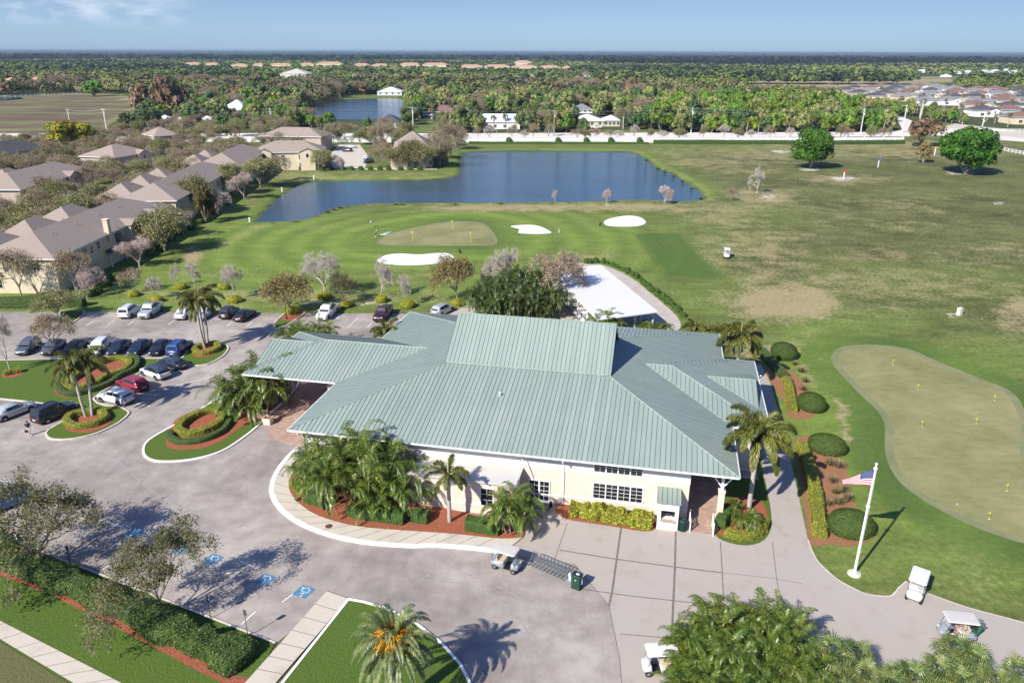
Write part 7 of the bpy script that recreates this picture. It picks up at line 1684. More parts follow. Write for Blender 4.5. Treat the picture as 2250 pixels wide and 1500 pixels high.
q = G(1267, 1291); o = thing('drinks_cooler', 'dark green cooler cabinet at the end of the bag stand', 'cooler', (q.x, q.y, .016), rz + .1)
mb = MB(); mb.bbox(0, 0, .06, .72, .62, 1.18, .03); mb.build('cabinet', DKGREEN, o); mb = MB(); mb.bbox(0, 0, 1.24, .78, .68, .07, .025); mb.build('lid', plain('cooler_lid', (.02, .03, .03), .5), o); mb = MB(); mb.box(.05, .0, 1.312, .26, .2, .006); mb.build('paper_note', POLEW, o)
mb = MB(); mb.obox((-.29, -.325, .16), (.58, 0, 0), (0, .016, 0), (0, 0, .98)); dd = mb.build('door', plain('cooler_door', (.018, .06, .048), .4), o); mb = MB(); n = 14; mb.add([(0, -.342, .93)] + [(.075 * math.cos(2 * math.pi * k / n), -.338, .93 + .075 * math.sin(2 * math.pi * k / n)) for k in range(n)], [[0, 1 + k, 1 + (k + 1) % n] for k in range(n)]); mb.build('round_emblem', plain('emblem_gold', (.50, .38, .16), .5), dd)
for x in (-.28, .28): mb = MB(); mb.box(x, -.2, 0, .07, .07, .06); mb.box(x, .2, 0, .07, .07, .06); mb.build('foot', BLK, o)
mb = MB(); mb.tube([(.38, .0, 1.1), (.42, .03, .8), (.41, -.02, .5)], .035, 6); mb.build('cup_dispenser', POLEW, o)
for i, (x, y) in enumerate(((1253, 1276), (1252, 1268))):
    q = G(x, y); o = thing('water_jug', ['clear water jug on the ground beside the dark green cooler', 'clear water jug tucked behind its twin at the cooler'][i], 'water jug', (q.x, q.y, .016)); mb = MB(); mb.lathe([(0.001, 0), (.13, .0), (.14, .05), (.14, .32), (.10, .38), (.04, .42)], 12); mb.build('bottle', plain('jug_blue', (.42, .55, .68), .15, .1, 5), o, True); mb = MB(); mb.lathe([(.045, .41), (.045, .47), (.001, .475)], 10); mb.build('cap', POLEW, o)
# manhole, lamp post, small sign, disabled bays
q = G(723, 1158); mb = MB(); mb.lathe([(.001, .012), (.30, .012), (.33, .0)], 18); tag(link('manhole_cover', mb.mesh('manhole_cover', plain('rusty_iron', (.10, .05, .035), .8, .2, 8)), None, (q.x, q.y, .135)), 'rusty round manhole cover in the sidewalk', 'manhole')
h = hat(630, 702, 652); q = G(630, 702); o = thing('lamp_post', 'black lamp post with a lantern on the lamp island', 'street lamp', (q.x, q.y, .1)); mb = MB(); mb.lathe([(.14, 0), (.14, .25), (.09, .4), (.06, .6), (.055, h - .7), (.04, h - .65)], 10); mb.build('pole', BLK, o); mb = MB(); mb.lathe([(.05, h - .66), (.16, h - .5), (.2, h - .12), (.24, h - .1), (.05, h + .08), (.02, h + .15), (.001, h + .16)], 8); mb.build('lantern', plain('lantern_grey', (.12, .12, .12), .5), o)
for (x, y, lab) in ((628, 700, ''),): pass
q = G(728, 1119); o = thing('notice_sign', 'small white post sign with a red panel in the mulch bed', 'sign', (q.x, q.y, .13), -.2); mb = MB(); mb.box(0, 0, 0, .10, .10, 1.15); mb.box(0, 0, 1.0, .5, .08, .08); mb.build('post', WHITE, o); mb = MB(); mb.obox((-.24, -.06, 1.08), (.48, 0, 0), (0, .03, 0), (0, .10, .36)); mb.build('panel', plain('sign_red', (.42, .13, .10), .7), o)
t = NT('bay_blue_paint'); nb_ = t.noise(t.pos(), 5, 5, .75); SBL = t.bsdf(t.ramp(nb_, [(.35, (.045, .17, .30)), (.55, (.08, .22, .34)), (.68, (.26, .27, .28))]), .85)
SYM = t = None
t = NT('worn_white_paint'); nb_ = t.noise(t.pos(), 7, 5, .75); SYM = t.bsdf(t.ramp(nb_, [(.4, (.66, .67, .68)), (.65, (.30, .36, .42))]), .85)
def wheelchair(o, s):
    mb = MB()
    n = 22; rr = .30 * s; cx_, cy_ = -.02 * s, -.12 * s
    arc = [(cx_ + rr * math.cos(a_), cy_ + rr * math.sin(a_), 0) for a_ in [math.radians(130 + 250 * k_ / n) for k_ in range(n + 1)]]
    strip(mb, [Vector(p_) for p_ in arc], .085 * s, .005)
    strip(mb, [Vector((-.10 * s, .38 * s, 0)), Vector((-.06 * s, .0, 0)), Vector((.20 * s, .0, 0)), Vector((.34 * s, -.36 * s, 0)), Vector((.46 * s, -.34 * s, 0))], .09 * s, .006); strip(mb, [Vector((-.08 * s, .20 * s, 0)), Vector((.16 * s, .20 * s, 0))], .08 * s, .0065)
    mb.add([(-.10 * s + .085 * s * math.cos(k_ * .5236), .50 * s + .085 * s * math.sin(k_ * .5236), .006) for k_ in range(12)], [list(range(12))])
    mb.build('wheelchair_symbol', SYM, o)
lots = [(297, 1168), (400, 1205), (468, 1229), (583, 1273), (668, 1299)]
for i, (x, y) in enumerate(lots):
    q = G(x, y); aa = G(104, 1216); bb = G(607, 1412); d = bb - aa; o = thing('disabled_bay_marking', ['blue painted disabled bay symbol at the left end of the row', 'blue disabled bay symbol behind the twigs of the airy oak', 'blue disabled bay symbol in full sun, middle of the row', 'blue disabled bay symbol in the dappled shade', 'blue disabled bay symbol nearest the front lawn walkway'][i], 'road marking', (q.x, q.y, .013), math.atan2(d.y, d.x) + math.pi, 'disabled bay symbols')
    mb = MB(); mb.poly([(-.62, -.62, 0), (.62, -.62, 0), (.62, .62, 0), (-.62, .62, 0)]); mb.build('blue_square', SBL, o); wheelchair(o, 1.05)
for i, (x, y, yt) in enumerate(((41, 1210, 1183), (154, 1236, 1206), (252, 1262, 1226), (300, 1280, 1205), (463, 1358, 1308), (545, 1398, 1338))):
    h = max(1.6, min(2.3, hat(x, y, yt))); q = G(x, y); aa = G(104, 1216); bb = G(607, 1412); d = bb - aa
    o = thing('bay_sign', ['white-faced bay sign in the hedge at the left edge', 'bay sign on a dark post beside the first airy oak', 'grey bay sign behind the first disabled bay', 'bay sign half hidden by the second airy oak', 'dark-backed bay sign between the oak and the last bays', 'bay sign nearest the front lawn walkway'][i], 'sign', (q.x, q.y, .06), math.atan2(d.y, d.x), 'disabled bay signs')
    mb = MB(); mb.tube([(0, 0, 0), (0, 0, h)], .03, 6); mb.build('post', BLK if i in (1, 4) else STEEL, o); mb = MB(); mb.box(0, .04, h - .5, .32, .02, .5); mb.build('sign_plate', POLEW if i == 0 else STEEL, o); mb = MB(); mb.box(0, .055, h - .46, .26, .01, .42); mb.build('blue_face', SBL, o)
q = G(1190, 1112); o = thing('door_mat', 'dark mat in front of the glazed double door', 'mat', (q.x, q.y, .02), ROT); mb = MB(); mb.bbox(0, 0, 0, 1.6, 1.0, .02, .008); mb.build('mat_body', BLK, o); mb = MB(); mb.box(0, 0, .021, 1.4, .8, .004); mb.build('mat_pile', STEEL, o)
q = G(1210, 1114); o = thing('ash_urn', 'small black urn beside the double door', 'urn', (q.x, q.y, .015)); mb = MB(); mb.lathe([(.001, 0), (.13, 0), (.16, .1), (.15, .5), (.17, .55)], 12); mb.build('body', BLK, o, True); mb = MB(); mb.lathe([(.16, .54), (.12, .60), (.04, .64), (.001, .65)], 12); mb.build('lid', STEEL, o, True)
# ================================================================== houses
def shingle(name, a, b):
    t = NT(name); p = t.obj(); n1 = t.noise(p, .5, 4, .6); n2 = t.noise(t.mapping(p, (1, 1, 5)), 3.0, 4, .7)
    c = t.ramp(A('ADD', A('MULTIPLY', n1, .5), A('MULTIPLY', n2, .5)), [(.35, a), (.65, b)])
    return t.bsdf(c, .9, t.bump(n2, .3, .04), spec=.2)
RSH = shingle('taupe_shingles', (.25, .20, .162), (.385, .315, .265)); RDK = shingle('charcoal_shingles', (.06, .06, .065), (.11, .11, .115)); RRED = shingle('red_brown_tiles', (.15, .09, .075), (.25, .155, .13)); RTER = shingle('terracotta_tiles', (.42, .23, .15), (.58, .36, .25)); RGR = shingle('grey_shingles', (.17, .165, .165), (.26, .255, .25)); RMW = plain('white_metal_roof', (.66, .69, .72), .45, .05, .4)
WCR = plain('cream_wall', (.66, .56, .40), .9, .07, 1.2); WTN = plain('tan_wall', (.48, .40, .33), .9, .07, 1.2); WWH = plain('white_wall', (.74, .73, .70), .9, .05, 1.2); WBL = plain('pale_blue_wall', (.36, .44, .50), .9, .05, 1.2); TEAL = plain('teal_siding', (.16, .24, .27), .8, .08, 2); AWN = plain('blue_awning', (.02, .045, .13), .7, .1, 3)
def house(name, label, loc, rz, L, W, eave, pitch, wall, roof, win=(), group=None, gable=False, chim=(), dorm=(), cat='house', ov=.55, vents=0, garage=None, plate=True):
    """hip or gable house, centred at loc, long axis along local x. win: (side, pos, z, w, h)"""
    o = thing(name, label, cat, (loc[0], loc[1], 0), rz, group)
    mb = MB(); mb.box(0, 0, 0, L, W, eave)
    if gable:
        for s_ in (1, -1): mb.poly([(s_ * L / 2, -W / 2, eave), (s_ * L / 2, W / 2, eave), (s_ * L / 2, 0, eave + pitch * W / 2)][::s_])
    mb.build('wall', wall, o)
    l, w = L / 2 + ov, W / 2 + ov; ez = eave - .0 ; rh = eave + pitch * w; rl = l if gable else max(.3, l - w)
    mb = MB(); e = [(-l, -w, ez), (l, -w, ez), (l, w, ez), (-l, w, ez)]; r = [(-rl, 0, rh), (rl, 0, rh)]; up = Vector((0, 0, .06))
    mb.poly([e[0], e[1], r[1], r[0]]); mb.poly([e[2], e[3], r[0], r[1]])
    if not gable: mb.poly([e[1], e[2], r[1]]); mb.poly([e[3], e[0], r[0]])
    for a_, b_ in ((0, 1), (1, 2), (2, 3), (3, 0)):
        p, q = Vector(e[a_]), Vector(e[b_]); dn = Vector((0, 0, -.2)); mb.poly([p + dn, q + dn, q, p], 1)
    mb.poly([(-l + .02, -w + .02, ez - .19), (-l + .02, w - .02, ez - .19), (l - .02, w - .02, ez - .19), (l - .02, -w + .02, ez - .19)], 1)
    for (px_, side, wd, dep) in dorm:      # cross gables
        s_ = side; hh = pitch * (wd / 2 + .3); y0 = s_ * (w + dep); run = (hh / pitch)
        yb = s_ * (w - run)
        A1, A2, R1, R2 = (px_ - wd / 2 - .3, y0, ez + .02), (px_ + wd / 2 + .3, y0, ez + .02), (px_, y0, ez + hh + .02), (px_, yb, ez + hh + .02)
        V1, V2 = (px_ - wd / 2 - .3, s_ * w, ez + .02), (px_ + wd / 2 + .3, s_ * w, ez + .02)
        mb.poly([A1, V1, R2, R1]); mb.poly([V2, A2, R1, R2])
    rf = mb.build('roof', [roof, WHITE], o)
    for (px_, side, wd, dep) in dorm:
        g = MB(); y0 = side * (w + dep - .25); hh = pitch * wd / 2
        g.poly([(px_ - wd / 2, y0, 0), (px_ + wd / 2, y0, 0), (px_ + wd / 2, y0, ez), (px_, y0, ez + hh), (px_ - wd / 2, y0, ez)][::-side])
        for s2 in (1, -1): g.poly([(px_ + s2 * wd / 2, y0, 0), (px_ + s2 * wd / 2, side * W / 2, 0), (px_ + s2 * wd / 2, side * W / 2, ez), (px_ + s2 * wd / 2, y0, ez)])
        g.build('gable_bay', wall, o)
        g = MB(); g.obox((px_ - .55, y0 - .03, ez - 1.9), (1.1, 0, 0), (0, .06, 0), (0, 0, 1.5)); f_ = g.build('window', WHITE, o); g = MB(); g.obox((px_ - .45, y0 - .045, ez - 1.8), (.9, 0, 0), (0, .09, 0), (0, 0, 1.3)); g.build('pane', GLASS, f_)
    for (x, y, hh) in chim:
        g = MB(); g.box(x, y, eave - 1.5, 1.0, .9, hh + 1.5); g.box(x, y, eave + hh, 1.2, 1.1, .18); g.build('chimney', wall, rf)
    for k_ in range(vents):
        x = -rl + 2 * rl * (k_ + .5) / max(vents, 1); y = w * (.35 if k_ % 2 else -.3); g = MB(); z = ez + pitch * (w - abs(y)); g.tube([(x, y, z - .1), (x, y, z + .45)], .09, 6); g.build('vent_pipe', roof, rf)
    for (side, pos, z, ww, hh) in win:
        ux, uy, base = {'f': (Vector((1, 0, 0)), Vector((0, -1, 0)), Vector((pos, -W / 2, z))), 'b': (Vector((-1, 0, 0)), Vector((0, 1, 0)), Vector((pos, W / 2, z))), 'r': (Vector((0, 1, 0)), Vector((1, 0, 0)), Vector((L / 2, pos, z))), 'l': (Vector((0, -1, 0)), Vector((-1, 0, 0)), Vector((-L / 2, pos, z)))}[side]
        g = MB(); g.obox(base - ux * (ww / 2 + .12) + Vector((0, 0, -.12)) - uy * .02, ux * (ww + .24), uy * .09, (0, 0, hh + .24)); f_ = g.build('window', WHITE, o)
        g = MB(); g.obox(base - ux * ww / 2, ux * ww, uy * .095, (0, 0, hh)); g.build('pane', GLASS, f_)
        g = MB(); g.obox(base - ux * .03, ux * .06, uy * .105, (0, 0, hh)); g.obox(base - ux * ww / 2 + Vector((0, 0, hh / 2 - .03)), ux * ww, uy * .104, (0, 0, .06)); g.build('glazing_bar', WHITE, f_)
    return o
FOOT = []
VIS = []
def row(label, e0, e1, depth, eave, pitch, wall, roof, side=-1, **kw):
    """townhouse block whose eave runs e0 -> e1 in the photo; the block lies on the given side of it"""
    a, b = G(*e0, eave), G(*e1, eave); d = b - a; L = d.length; d.normalize(); n = Vector((-d.y, d.x, 0)) * side
    c = (a + b) / 2 - n * (-depth / 2); rz = math.atan2(d.y, d.x)
    FOOT.append((Vector((c.x, c.y, 0)), rz, L / 2 + 1.6, depth / 2 + 1.6))
    return house('townhouse', label, c, rz, L - 1.1, depth - 1.1, eave, pitch, wall, roof, cat='townhouse', **kw)
# right-hand (golf side) faces are local -y for side=+1 rows
T1 = row('nearest two-storey townhouse block, cream end wall and pink chimney', (120, 569), (374, 451), 14.5, 6.2, .42, WCR, RSH, 1,
    win=[('l', -3.5, 4.0, 1.1, 1.5), ('l', 1.5, 4.0, 1.1, 1.5), ('l', 5.0, 4.0, .9, 1.4), ('l', 3.5, 1.0, 1.2, 1.4), ('f', -13.5, 3.6, 1.6, 1.9), ('f', -11, 4.0, .8, 1.3), ('f', -8.5, 4.2, .9, 1.3), ('f', -1.0, 3.6, 1.8, 1.9), ('f', 5.5, 3.6, 1.4, 1.7), ('f', 13, 3.6, 1.4, 1.7)], chim=[(-4.5, -6.9, 2.6)], dorm=[(4.5, -1, 4.2, 1.0), (15, -1, 3.6, .6)], vents=8)
T2 = row('second townhouse block along the lake, its ridge above the bronze conifer', (388, 441), (516, 369), 14.5, 6.2, .42, WCR, RSH, 1, win=[('l', -4, 3.9, 1.2, 1.4), ('l', 1, 3.9, .7, .5), ('f', -12, 3.6, 1.4, 1.7), ('f', -2, 3.6, 1.4, 1.7), ('f', 9, 3.6, 1.4, 1.7)], dorm=[(-6, -1, 4, .8)], vents=7)
T3 = row('third townhouse block along the lake, just before the corner', (530, 365), (590, 330), 14.5, 6.2, .42, WCR, RSH, 1, win=[('f', -6, 3.6, 1.4, 1.7), ('f', 6, 3.6, 1.4, 1.7)], vents=4)
T4 = row('townhouse block with white gables facing the lake', (552, 336), (712, 333), 15, 6.2, .42, WCR, RSH, 1, win=[('f', -8, 3.7, 1.5, 1.5), ('f', -8, 1.0, 1.5, 1.5), ('f', -2, 3.7, 1.2, 1.5), ('f', 4, 3.7, 1.2, 1.5), ('f', 4, .9, 1.2, 1.6), ('f', 11, 3.7, 1.2, 1.5), ('f', -6, .9, 1.2, 1.6)], dorm=[(-8, -1, 5, 1.5), (6.5, -1, 5, 1.5)], vents=4)
T5 = row('townhouse block behind the gabled one, long plain roof', (566, 299), (706, 301), 15, 6.2, .40, WTN, RSH, 1, vents=3)
T6 = row('townhouse block at the corner of the near pond', (862, 330), (952, 329), 26, 6.2, .40, WCR, RSH, 1, win=[('f', -6, 3.7, 1.3, 1.5), ('f', 1, 3.7, 1.3, 1.5), ('f', 6.2, 3.7, 1.3, 1.5), ('f', 6.2, .9, 1.3, 1.5), ('f', 1, .9, 1.6, 1.5)], dorm=[(-5, -1, 6, 3.0)], vents=3)
T7 = row('taupe-roofed townhouse block across the lane, small pink chimney', (45, 417), (208, 371), 15, 6.2, .42, WTN, RSH, 1, chim=[(-14, 3, 2.6)], dorm=[(6, -1, 5, .8)], vents=6)
T8 = row('townhouse block across the lane, behind the yellow tree', (252, 347), (335, 333), 15, 6.2, .42, WTN, RSH, 1, dorm=[(4, -1, 5, .8)], vents=4)
T9 = row('dark-roofed townhouse with a white gable at the left edge', (-40, 344), (112, 322), 16, 5.6, .40, WWH, RDK, 1, vents=4)
T10 = row('townhouse block beside the roadside wall, half hidden by grey trees', (338, 300), (395, 296), 14, 6.2, .42, WTN, RSH, 1, vents=2)
# first block: porch, blue awning, teal bay
mb = MB(); q0 = Vector((-6.5, -7.6, 2.7)); mb.poly([q0, q0 + Vector((6.5, 0, 0)), q0 + Vector((6.5, 1.2, .75)), q0 + Vector((0, 1.2, .75))]); mb.poly([q0 + Vector((0, 0, -.12)), q0 + Vector((6.5, 0, -.12)), q0 + Vector((6.5, 0, 0)), q0]); mb.build('awning', AWN, T1)
for x in (-6.3, -.2): mb = MB(); mb.box(x, -7.5, 0, .16, .16, 2.62); mb.build('porch_post', WHITE, T1)
mb = MB(); mb.box(-15.2, -7.6, 0, 2.6, 2.2, 2.6); mb.build('porch', WCR, T1); mb = MB(); mb.add([(-16.7, -8.9, 2.6), (-13.7, -8.9, 2.6), (-13.7, -6.4, 2.6), (-16.7, -6.4, 2.6), (-15.2, -7.6, 3.6)], [[0, 1, 4], [1, 2, 4], [2, 3, 4], [3, 0, 4]]); mb.build('porch_roof', RSH, T1)
for T_, segs in ((T1, ((-19, -7, 4.2), (-5, 6, 3.4), (8, 19, 4.2))), (T2, ((-16, -5, 4.0), (-3, 8, 3.4), (10, 18, 4.0))), (T3, ((-10, 0, 4.0), (2, 11, 3.4))), (T7, ((-14, -4, 4.0), (0, 10, 3.4)))):
    for x0, x1, dp in segs:
        y0, y1, zt, ze, ym = 6.0, 10.6 + dp, 8.2, 5.4, 10.4
        mb = MB(); mb.box((x0 + x1) / 2, (7.3 + y1) / 2, 0, x1 - x0, y1 - 7.3, ze); mb.build('garage_wing', WCR, T_)
        mb = MB(); a_, b_, c_, d_, e_, f_ = (x0 - .5, y1 + .5, ze), (x1 + .5, y1 + .5, ze), (x1 - 3.6, ym, zt), (x0 + 3.6, ym, zt), (x0 - .5, y0, ze), (x1 + .5, y0, ze); mb.poly([b_, a_, d_, c_]); mb.poly([a_, e_, d_]); mb.poly([f_, b_, c_]); mb.poly([e_, f_, c_, d_]); mb.obox((x0 - .5, y1 + .5, ze - .2), (x1 - x0 + 1, 0, 0), (0, -.05, 0), (0, 0, .2)); mb.obox((x0 - .5, y0, ze - .2), (.05, 0, 0), (0, y1 + .5 - y0, 0), (0, 0, .2)); mb.build('garage_roof', RSH, T_)

def bhouse(label, x0, x1, yb, ytop, W, roof, wall, gable=False, pitch=.42, rz=0.0, group=None, win=True, name='house', storey=1, **kw):
    """background house whose front base runs x0..x1 at height yb in the photo and whose roof top is at ytop"""
    a, b = G(x0, yb), G(x1, yb); c = (a + b) / 2; L = (b - a).length; lo, hi = 1.5, 30
    for _ in range(30):
        h = (lo + hi) / 2
        if PX((c.x, c.y + W / 2, h))[1] > ytop: lo = h
        else: hi = h
    rise = pitch * (W / 2 + .5); ev = max(2.4, h - rise)
    FOOT.append((Vector((c.x, c.y + W / 2, 0)), rz, L / 2 + 1.5, W / 2 + 1.5)); VIS.append((x0, ytop - 1, x1, yb - (yb - ytop) * .35, c.y))
    ww = [('f', L * (k_ + .5) / 4 - L / 2, .9, 1.6, 1.5) for k_ in range(4)] if win else []
    if win and ev > 5: ww += [('f', L * (k_ + .5) / 4 - L / 2, 3.8, 1.4, 1.5) for k_ in range(4)]
    return house(name, label, (c.x, c.y + W / 2), rz, L, W, ev, pitch, wall, roof, ww, group, gable, cat=kw.pop('cat', 'house'), **kw)
B_ = bhouse('white house with dark solar panels on its pale metal roof', 1055, 1142, 284, 250, 14, RMW, WWH, True, .5)
mb = MB(); L_ = 18
for k_ in range(5): mb.obox((-4 + k_ * 1.9, -5.4, B_.children[0].dimensions.z * 0 + 6.4 if False else 5.2), (1.7, 0, 0), (0, 3.4, 1.7), (0, -.04, .08))
pass
bhouse('low cream house with a white metal roof behind the roadside wall', 1258, 1326, 278, 251, 16, RMW, WCR, False, .36)
bhouse('white-roofed garage beside the low cream house', 1327, 1362, 278, 253, 12, RMW, WCR, False, .36)
bhouse('grey-roofed house tucked among the green trees', 1258, 1302, 249, 229, 14, RGR, WWH, False, .45)
bhouse('white gabled house with a brown tile roof left of the coconut palms', 956, 1012, 257, 231, 14, RRED, WWH, True, .5)
bhouse('grey house roof behind the leafless grove', 1030, 1052, 226, 209, 14, RGR, WWH, True, .5)
bhouse('white-roofed pavilion house on the far lawn beside the back pond', 829, 883, 210, 191, 22, RMW, WWH, False, .35)
bhouse('dark grey hip-roofed house on the shore of the back pond', 826, 880, 281, 256, 16, RDK, WWH, False, .5)
bhouse('white metal-roofed house with a cupola among the trees', 480, 545, 252, 222, 20, RMW, WWH, False, .6)
bhouse('pale three-storey hall with a hipped roof above the woods', 616, 675, 180, 151, 40, shingle('pale_tan_roof', (.46, .42, .36), (.58, .54, .47)), WWH, False, .30, cat='hall', name='hall_building')
for i, (a, b, y, yt, r_, lab) in enumerate([(1076, 1112, 180, 167, RSH, 'tan hip-roofed house in the woods, left one of a pair'), (1119, 1149, 180, 166, RSH, 'tan hip-roofed house in the woods, right one of a pair'), (1157, 1178, 172, 162, RSH, 'small tan roof among the far trees'), (1271, 1301, 172, 159, RRED, 'reddish hip roof among the far trees'), (1364, 1392, 181, 167, RGR, 'grey hip roof in the woods right of the reddish one'), (1322, 1346, 178, 168, RSH, 'brown roof between the reddish and grey ones'), (918, 944, 168, 159, RTER, 'pinkish roof in the woods above the back pond'), (963, 985, 200, 189, RMW, 'small white roof deep in the woods behind the pond'), (0, 38, 190, 170, RTER, 'terracotta roof at the left edge beyond the brown field'), (58, 88, 186, 169, RTER, 'terracotta roof second from the left edge beyond the brown field'), (198, 234, 186, 174, RTER, 'low terracotta roof behind the lone round tree'), (342, 372, 273, 262, RMW, 'white shed roof under the trees behind the wall'), (383, 408, 272, 261, RMW, 'white roof beside the white shed under the trees'), (430, 470, 275, 266, RMW, 'long white roof among the trees left of the cupola house'), (566, 590, 262, 252, RMW, 'small white roof below the cupola house'), (932, 950, 262, 249, RSH, 'brown roof behind the coconut palms'), (1150, 1180, 246, 236, RGR, 'grey carport roof behind the solar panel house')]):
    bhouse(lab, a, b, y, yt, 18 if y < 200 else 10, r_, WWH if r_ != RTER else WCR, False, .4)
# long terracotta rows near the horizon
for i, (a, b, y, yt) in enumerate([(404, 440, 145, 137), (446, 482, 145, 138), (506, 545, 149, 140), (552, 582, 147, 139), (588, 640, 147, 139), (655, 690, 146, 138), (694, 752, 146, 136), (774, 812, 146, 139), (815, 856, 146, 140), (876, 925, 148, 138), (928, 985, 149, 138), (1010, 1060, 150, 142), (1064, 1120, 150, 142), (1124, 1180, 151, 143), (1184, 1232, 151, 144), (1236, 1258, 151, 145)]):
    bhouse('long terracotta-roofed terrace in the row below the horizon', a, b, y, yt, 26, RTER, WCR, False, .30, 0, 'terracotta terraces below the horizon', False, name='terrace_row', cat='terrace')
bhouse('large orange-roofed hall standing above the terracotta terraces', 1129, 1168, 144, 133, 30, RTER, WCR, False, .35, win=False, cat='hall', name='hall_building')
for i, (a, b, y) in enumerate([(2018, 2040, 160), (2052, 2066, 160), (2092, 2112, 163), (2120, 2140, 162), (2150, 2175, 161), (2180, 2200, 160), (2205, 2220, 158), (1768, 1785, 163), (1795, 1810, 162), (2075, 2090, 170), (2222, 2245, 162)]):
    bhouse('small white building in the far settlement below the dark pine belt', a, b, y, y - 7, 14, RMW, WWH, False, .35, 0, 'white buildings of the far settlement', False)
# the estate on the right: rows of single-storey houses
EST = [(1795, 205), (1990, 193), (2130, 201), (2420, 208), (2420, 300), (2245, 288), (2160, 266), (2095, 243), (2000, 226), (1900, 221)]
k_ = 0; est = []
th_ = .12
for i in range(-16, 30):
    for j in range(0, 12):
        X_ = 300 + i * 20.5 + j * 9.0; Y_ = 462 + j * 54 - i * 2.2 + (7 if i % 2 else 0)
        x, y = PX((X_, Y_, 0))
        if pip((x, y), EST) and x < 2290: est.append((X_, Y_))
est.sort(key=lambda q: q[1])
rr_ = random.Random(3); tr_ = random.Random(4)
for X_, Y_ in est[:150]:
    c = rr_.random(); r_ = RRED if c < .42 else (RDK if c < .75 else RGR); FOOT.append((Vector((X_, Y_, 0)), 0, 9, 12))
    o = house('estate_house', ['red-brown roofed house in the dense estate at the right', 'charcoal-roofed house in the dense estate at the right', 'grey-roofed house in the dense estate at the right'][0 if r_ is RRED else (1 if r_ is RDK else 2)], (X_, Y_), rr_.choice((0, math.pi / 2)) + rr_.uniform(-.05, .05), 16, 15, 4.2, .36, rr_.choice((WCR, WWH, WTN, WWH, WCR, WBL)), r_, [('f', -4, .9, 2.2, 1.6), ('f', 3, .2, 3.0, 2.1)] if k_ < 30 else (), {id(RRED): 'red-brown roofs of the estate', id(RDK): 'charcoal roofs of the estate', id(RGR): 'grey roofs of the estate'}[id(r_)], dorm=[(3, -1, 6, 1.6)] if k_ < 60 else ())
    k_ += 1
ep = 0
while ep < 34:
    x, y = tr_.uniform(1800, 2260), tr_.uniform(205, 285); q = G(x, y)
    if pip((x, y), EST) and not any(abs(q.x - f[0].x) < 10 and abs(q.y - f[0].y) < 10 for f in FOOT):
        plant_palm('sabal%d' % (ep % 2), (q.x, q.y, 0), 'cabbage palm standing between the estate houses', tr_.uniform(.9, 1.3), None, 'cabbage palms in the estate', 'estate_palm'); ep += 1
# ------------------------------------------------------------------ walls, fences, poles, wires
def wall_line(name, label, pts, h, th=.3, mat=WWH, pil=9.0):
    P = [Vector((q[0], q[1], 0)) for q in pts]; o = thing(name, label, 'wall', P[0]); mb, mp, mc_ = MB(), MB(), MB()
    for i in range(len(P) - 1):
        a, b = P[i] - P[0], P[i + 1] - P[0]; d = b - a; L = d.length; d.normalize(); n = Vector((-d.y, d.x, 0)) * th
        mb.obox(a - n / 2, d * L, n, (0, 0, h)); mc_.obox(a - n * .8 + Vector((0, 0, h + .002)), d * L, n * 1.6, (0, 0, .12))
        for k_ in range(int(L / pil) + 1): q = a + d * (k_ * pil); mp.box(q.x, q.y, 0, .6, .6, h + .3, math.atan2(d.y, d.x))
    mb.build('panel', mat, o); mc_.build('coping', mat, o); mp.build('pier', mat, o); return o
wall_line('perimeter_wall', 'long white perimeter wall between the near pond and the road', GP([(1005, 313.5), (1430, 313.5), (1985, 313.5)]), 2.3)
wall_line('perimeter_wall', 'white wall behind the townhouses, left part of the road edge', GP([(216, 312), (262, 311), (560, 312), (860, 313)]), 2.3)
def rail_fence(label, pts, h=1.4, sp=2.4, nr=3):
    P = [Vector((q[0], q[1], 0)) for q in pts]; o = thing('rail_fence', label, 'fence', P[0])
    mb, mp = MB(), MB()
    for i in range(len(P) - 1):
        a, b = P[i] - P[0], P[i + 1] - P[0]; d = b - a; L = d.length; d.normalize(); n = Vector((-d.y, d.x, 0)) * .06
        for k_ in range(nr): mb.obox(a - n / 2 + Vector((0, 0, .3 + k_ * (h - .4) / (nr - 1))), d * L, n, (0, 0, .16))
        for k_ in range(int(L / sp) + 1): q = a + d * (k_ * sp); mp.box(q.x, q.y, 0, .16, .16, h + .1)
    mb.build('rail', WHITE, o); mp.build('post', WHITE, o); return o
rail_fence('white rail fence at the right edge of the range', GP([(2165, 325), (2215, 334), (2330, 356)]))
rail_fence('white rail fence below the brown field at the left edge', GP([(-150, 316), (60, 316), (212, 316)]), 1.8)
rail_fence('white rail fence on the far side of the brown field', GP([(-60, 217), (60, 213), (120, 209), (200, 206)]), 2.0, 4)
rail_fence('white rail fence along the county road at the right', GP([(2060, 290), (2120, 289), (2250, 290), (2400, 294)]), 1.4, 4)
PCON = plain('concrete_pole', (.60, .58, .55), .85, .08, 2); PWOOD = plain('timber_pole', (.34, .30, .26), .9, .15, 2)
tops = []
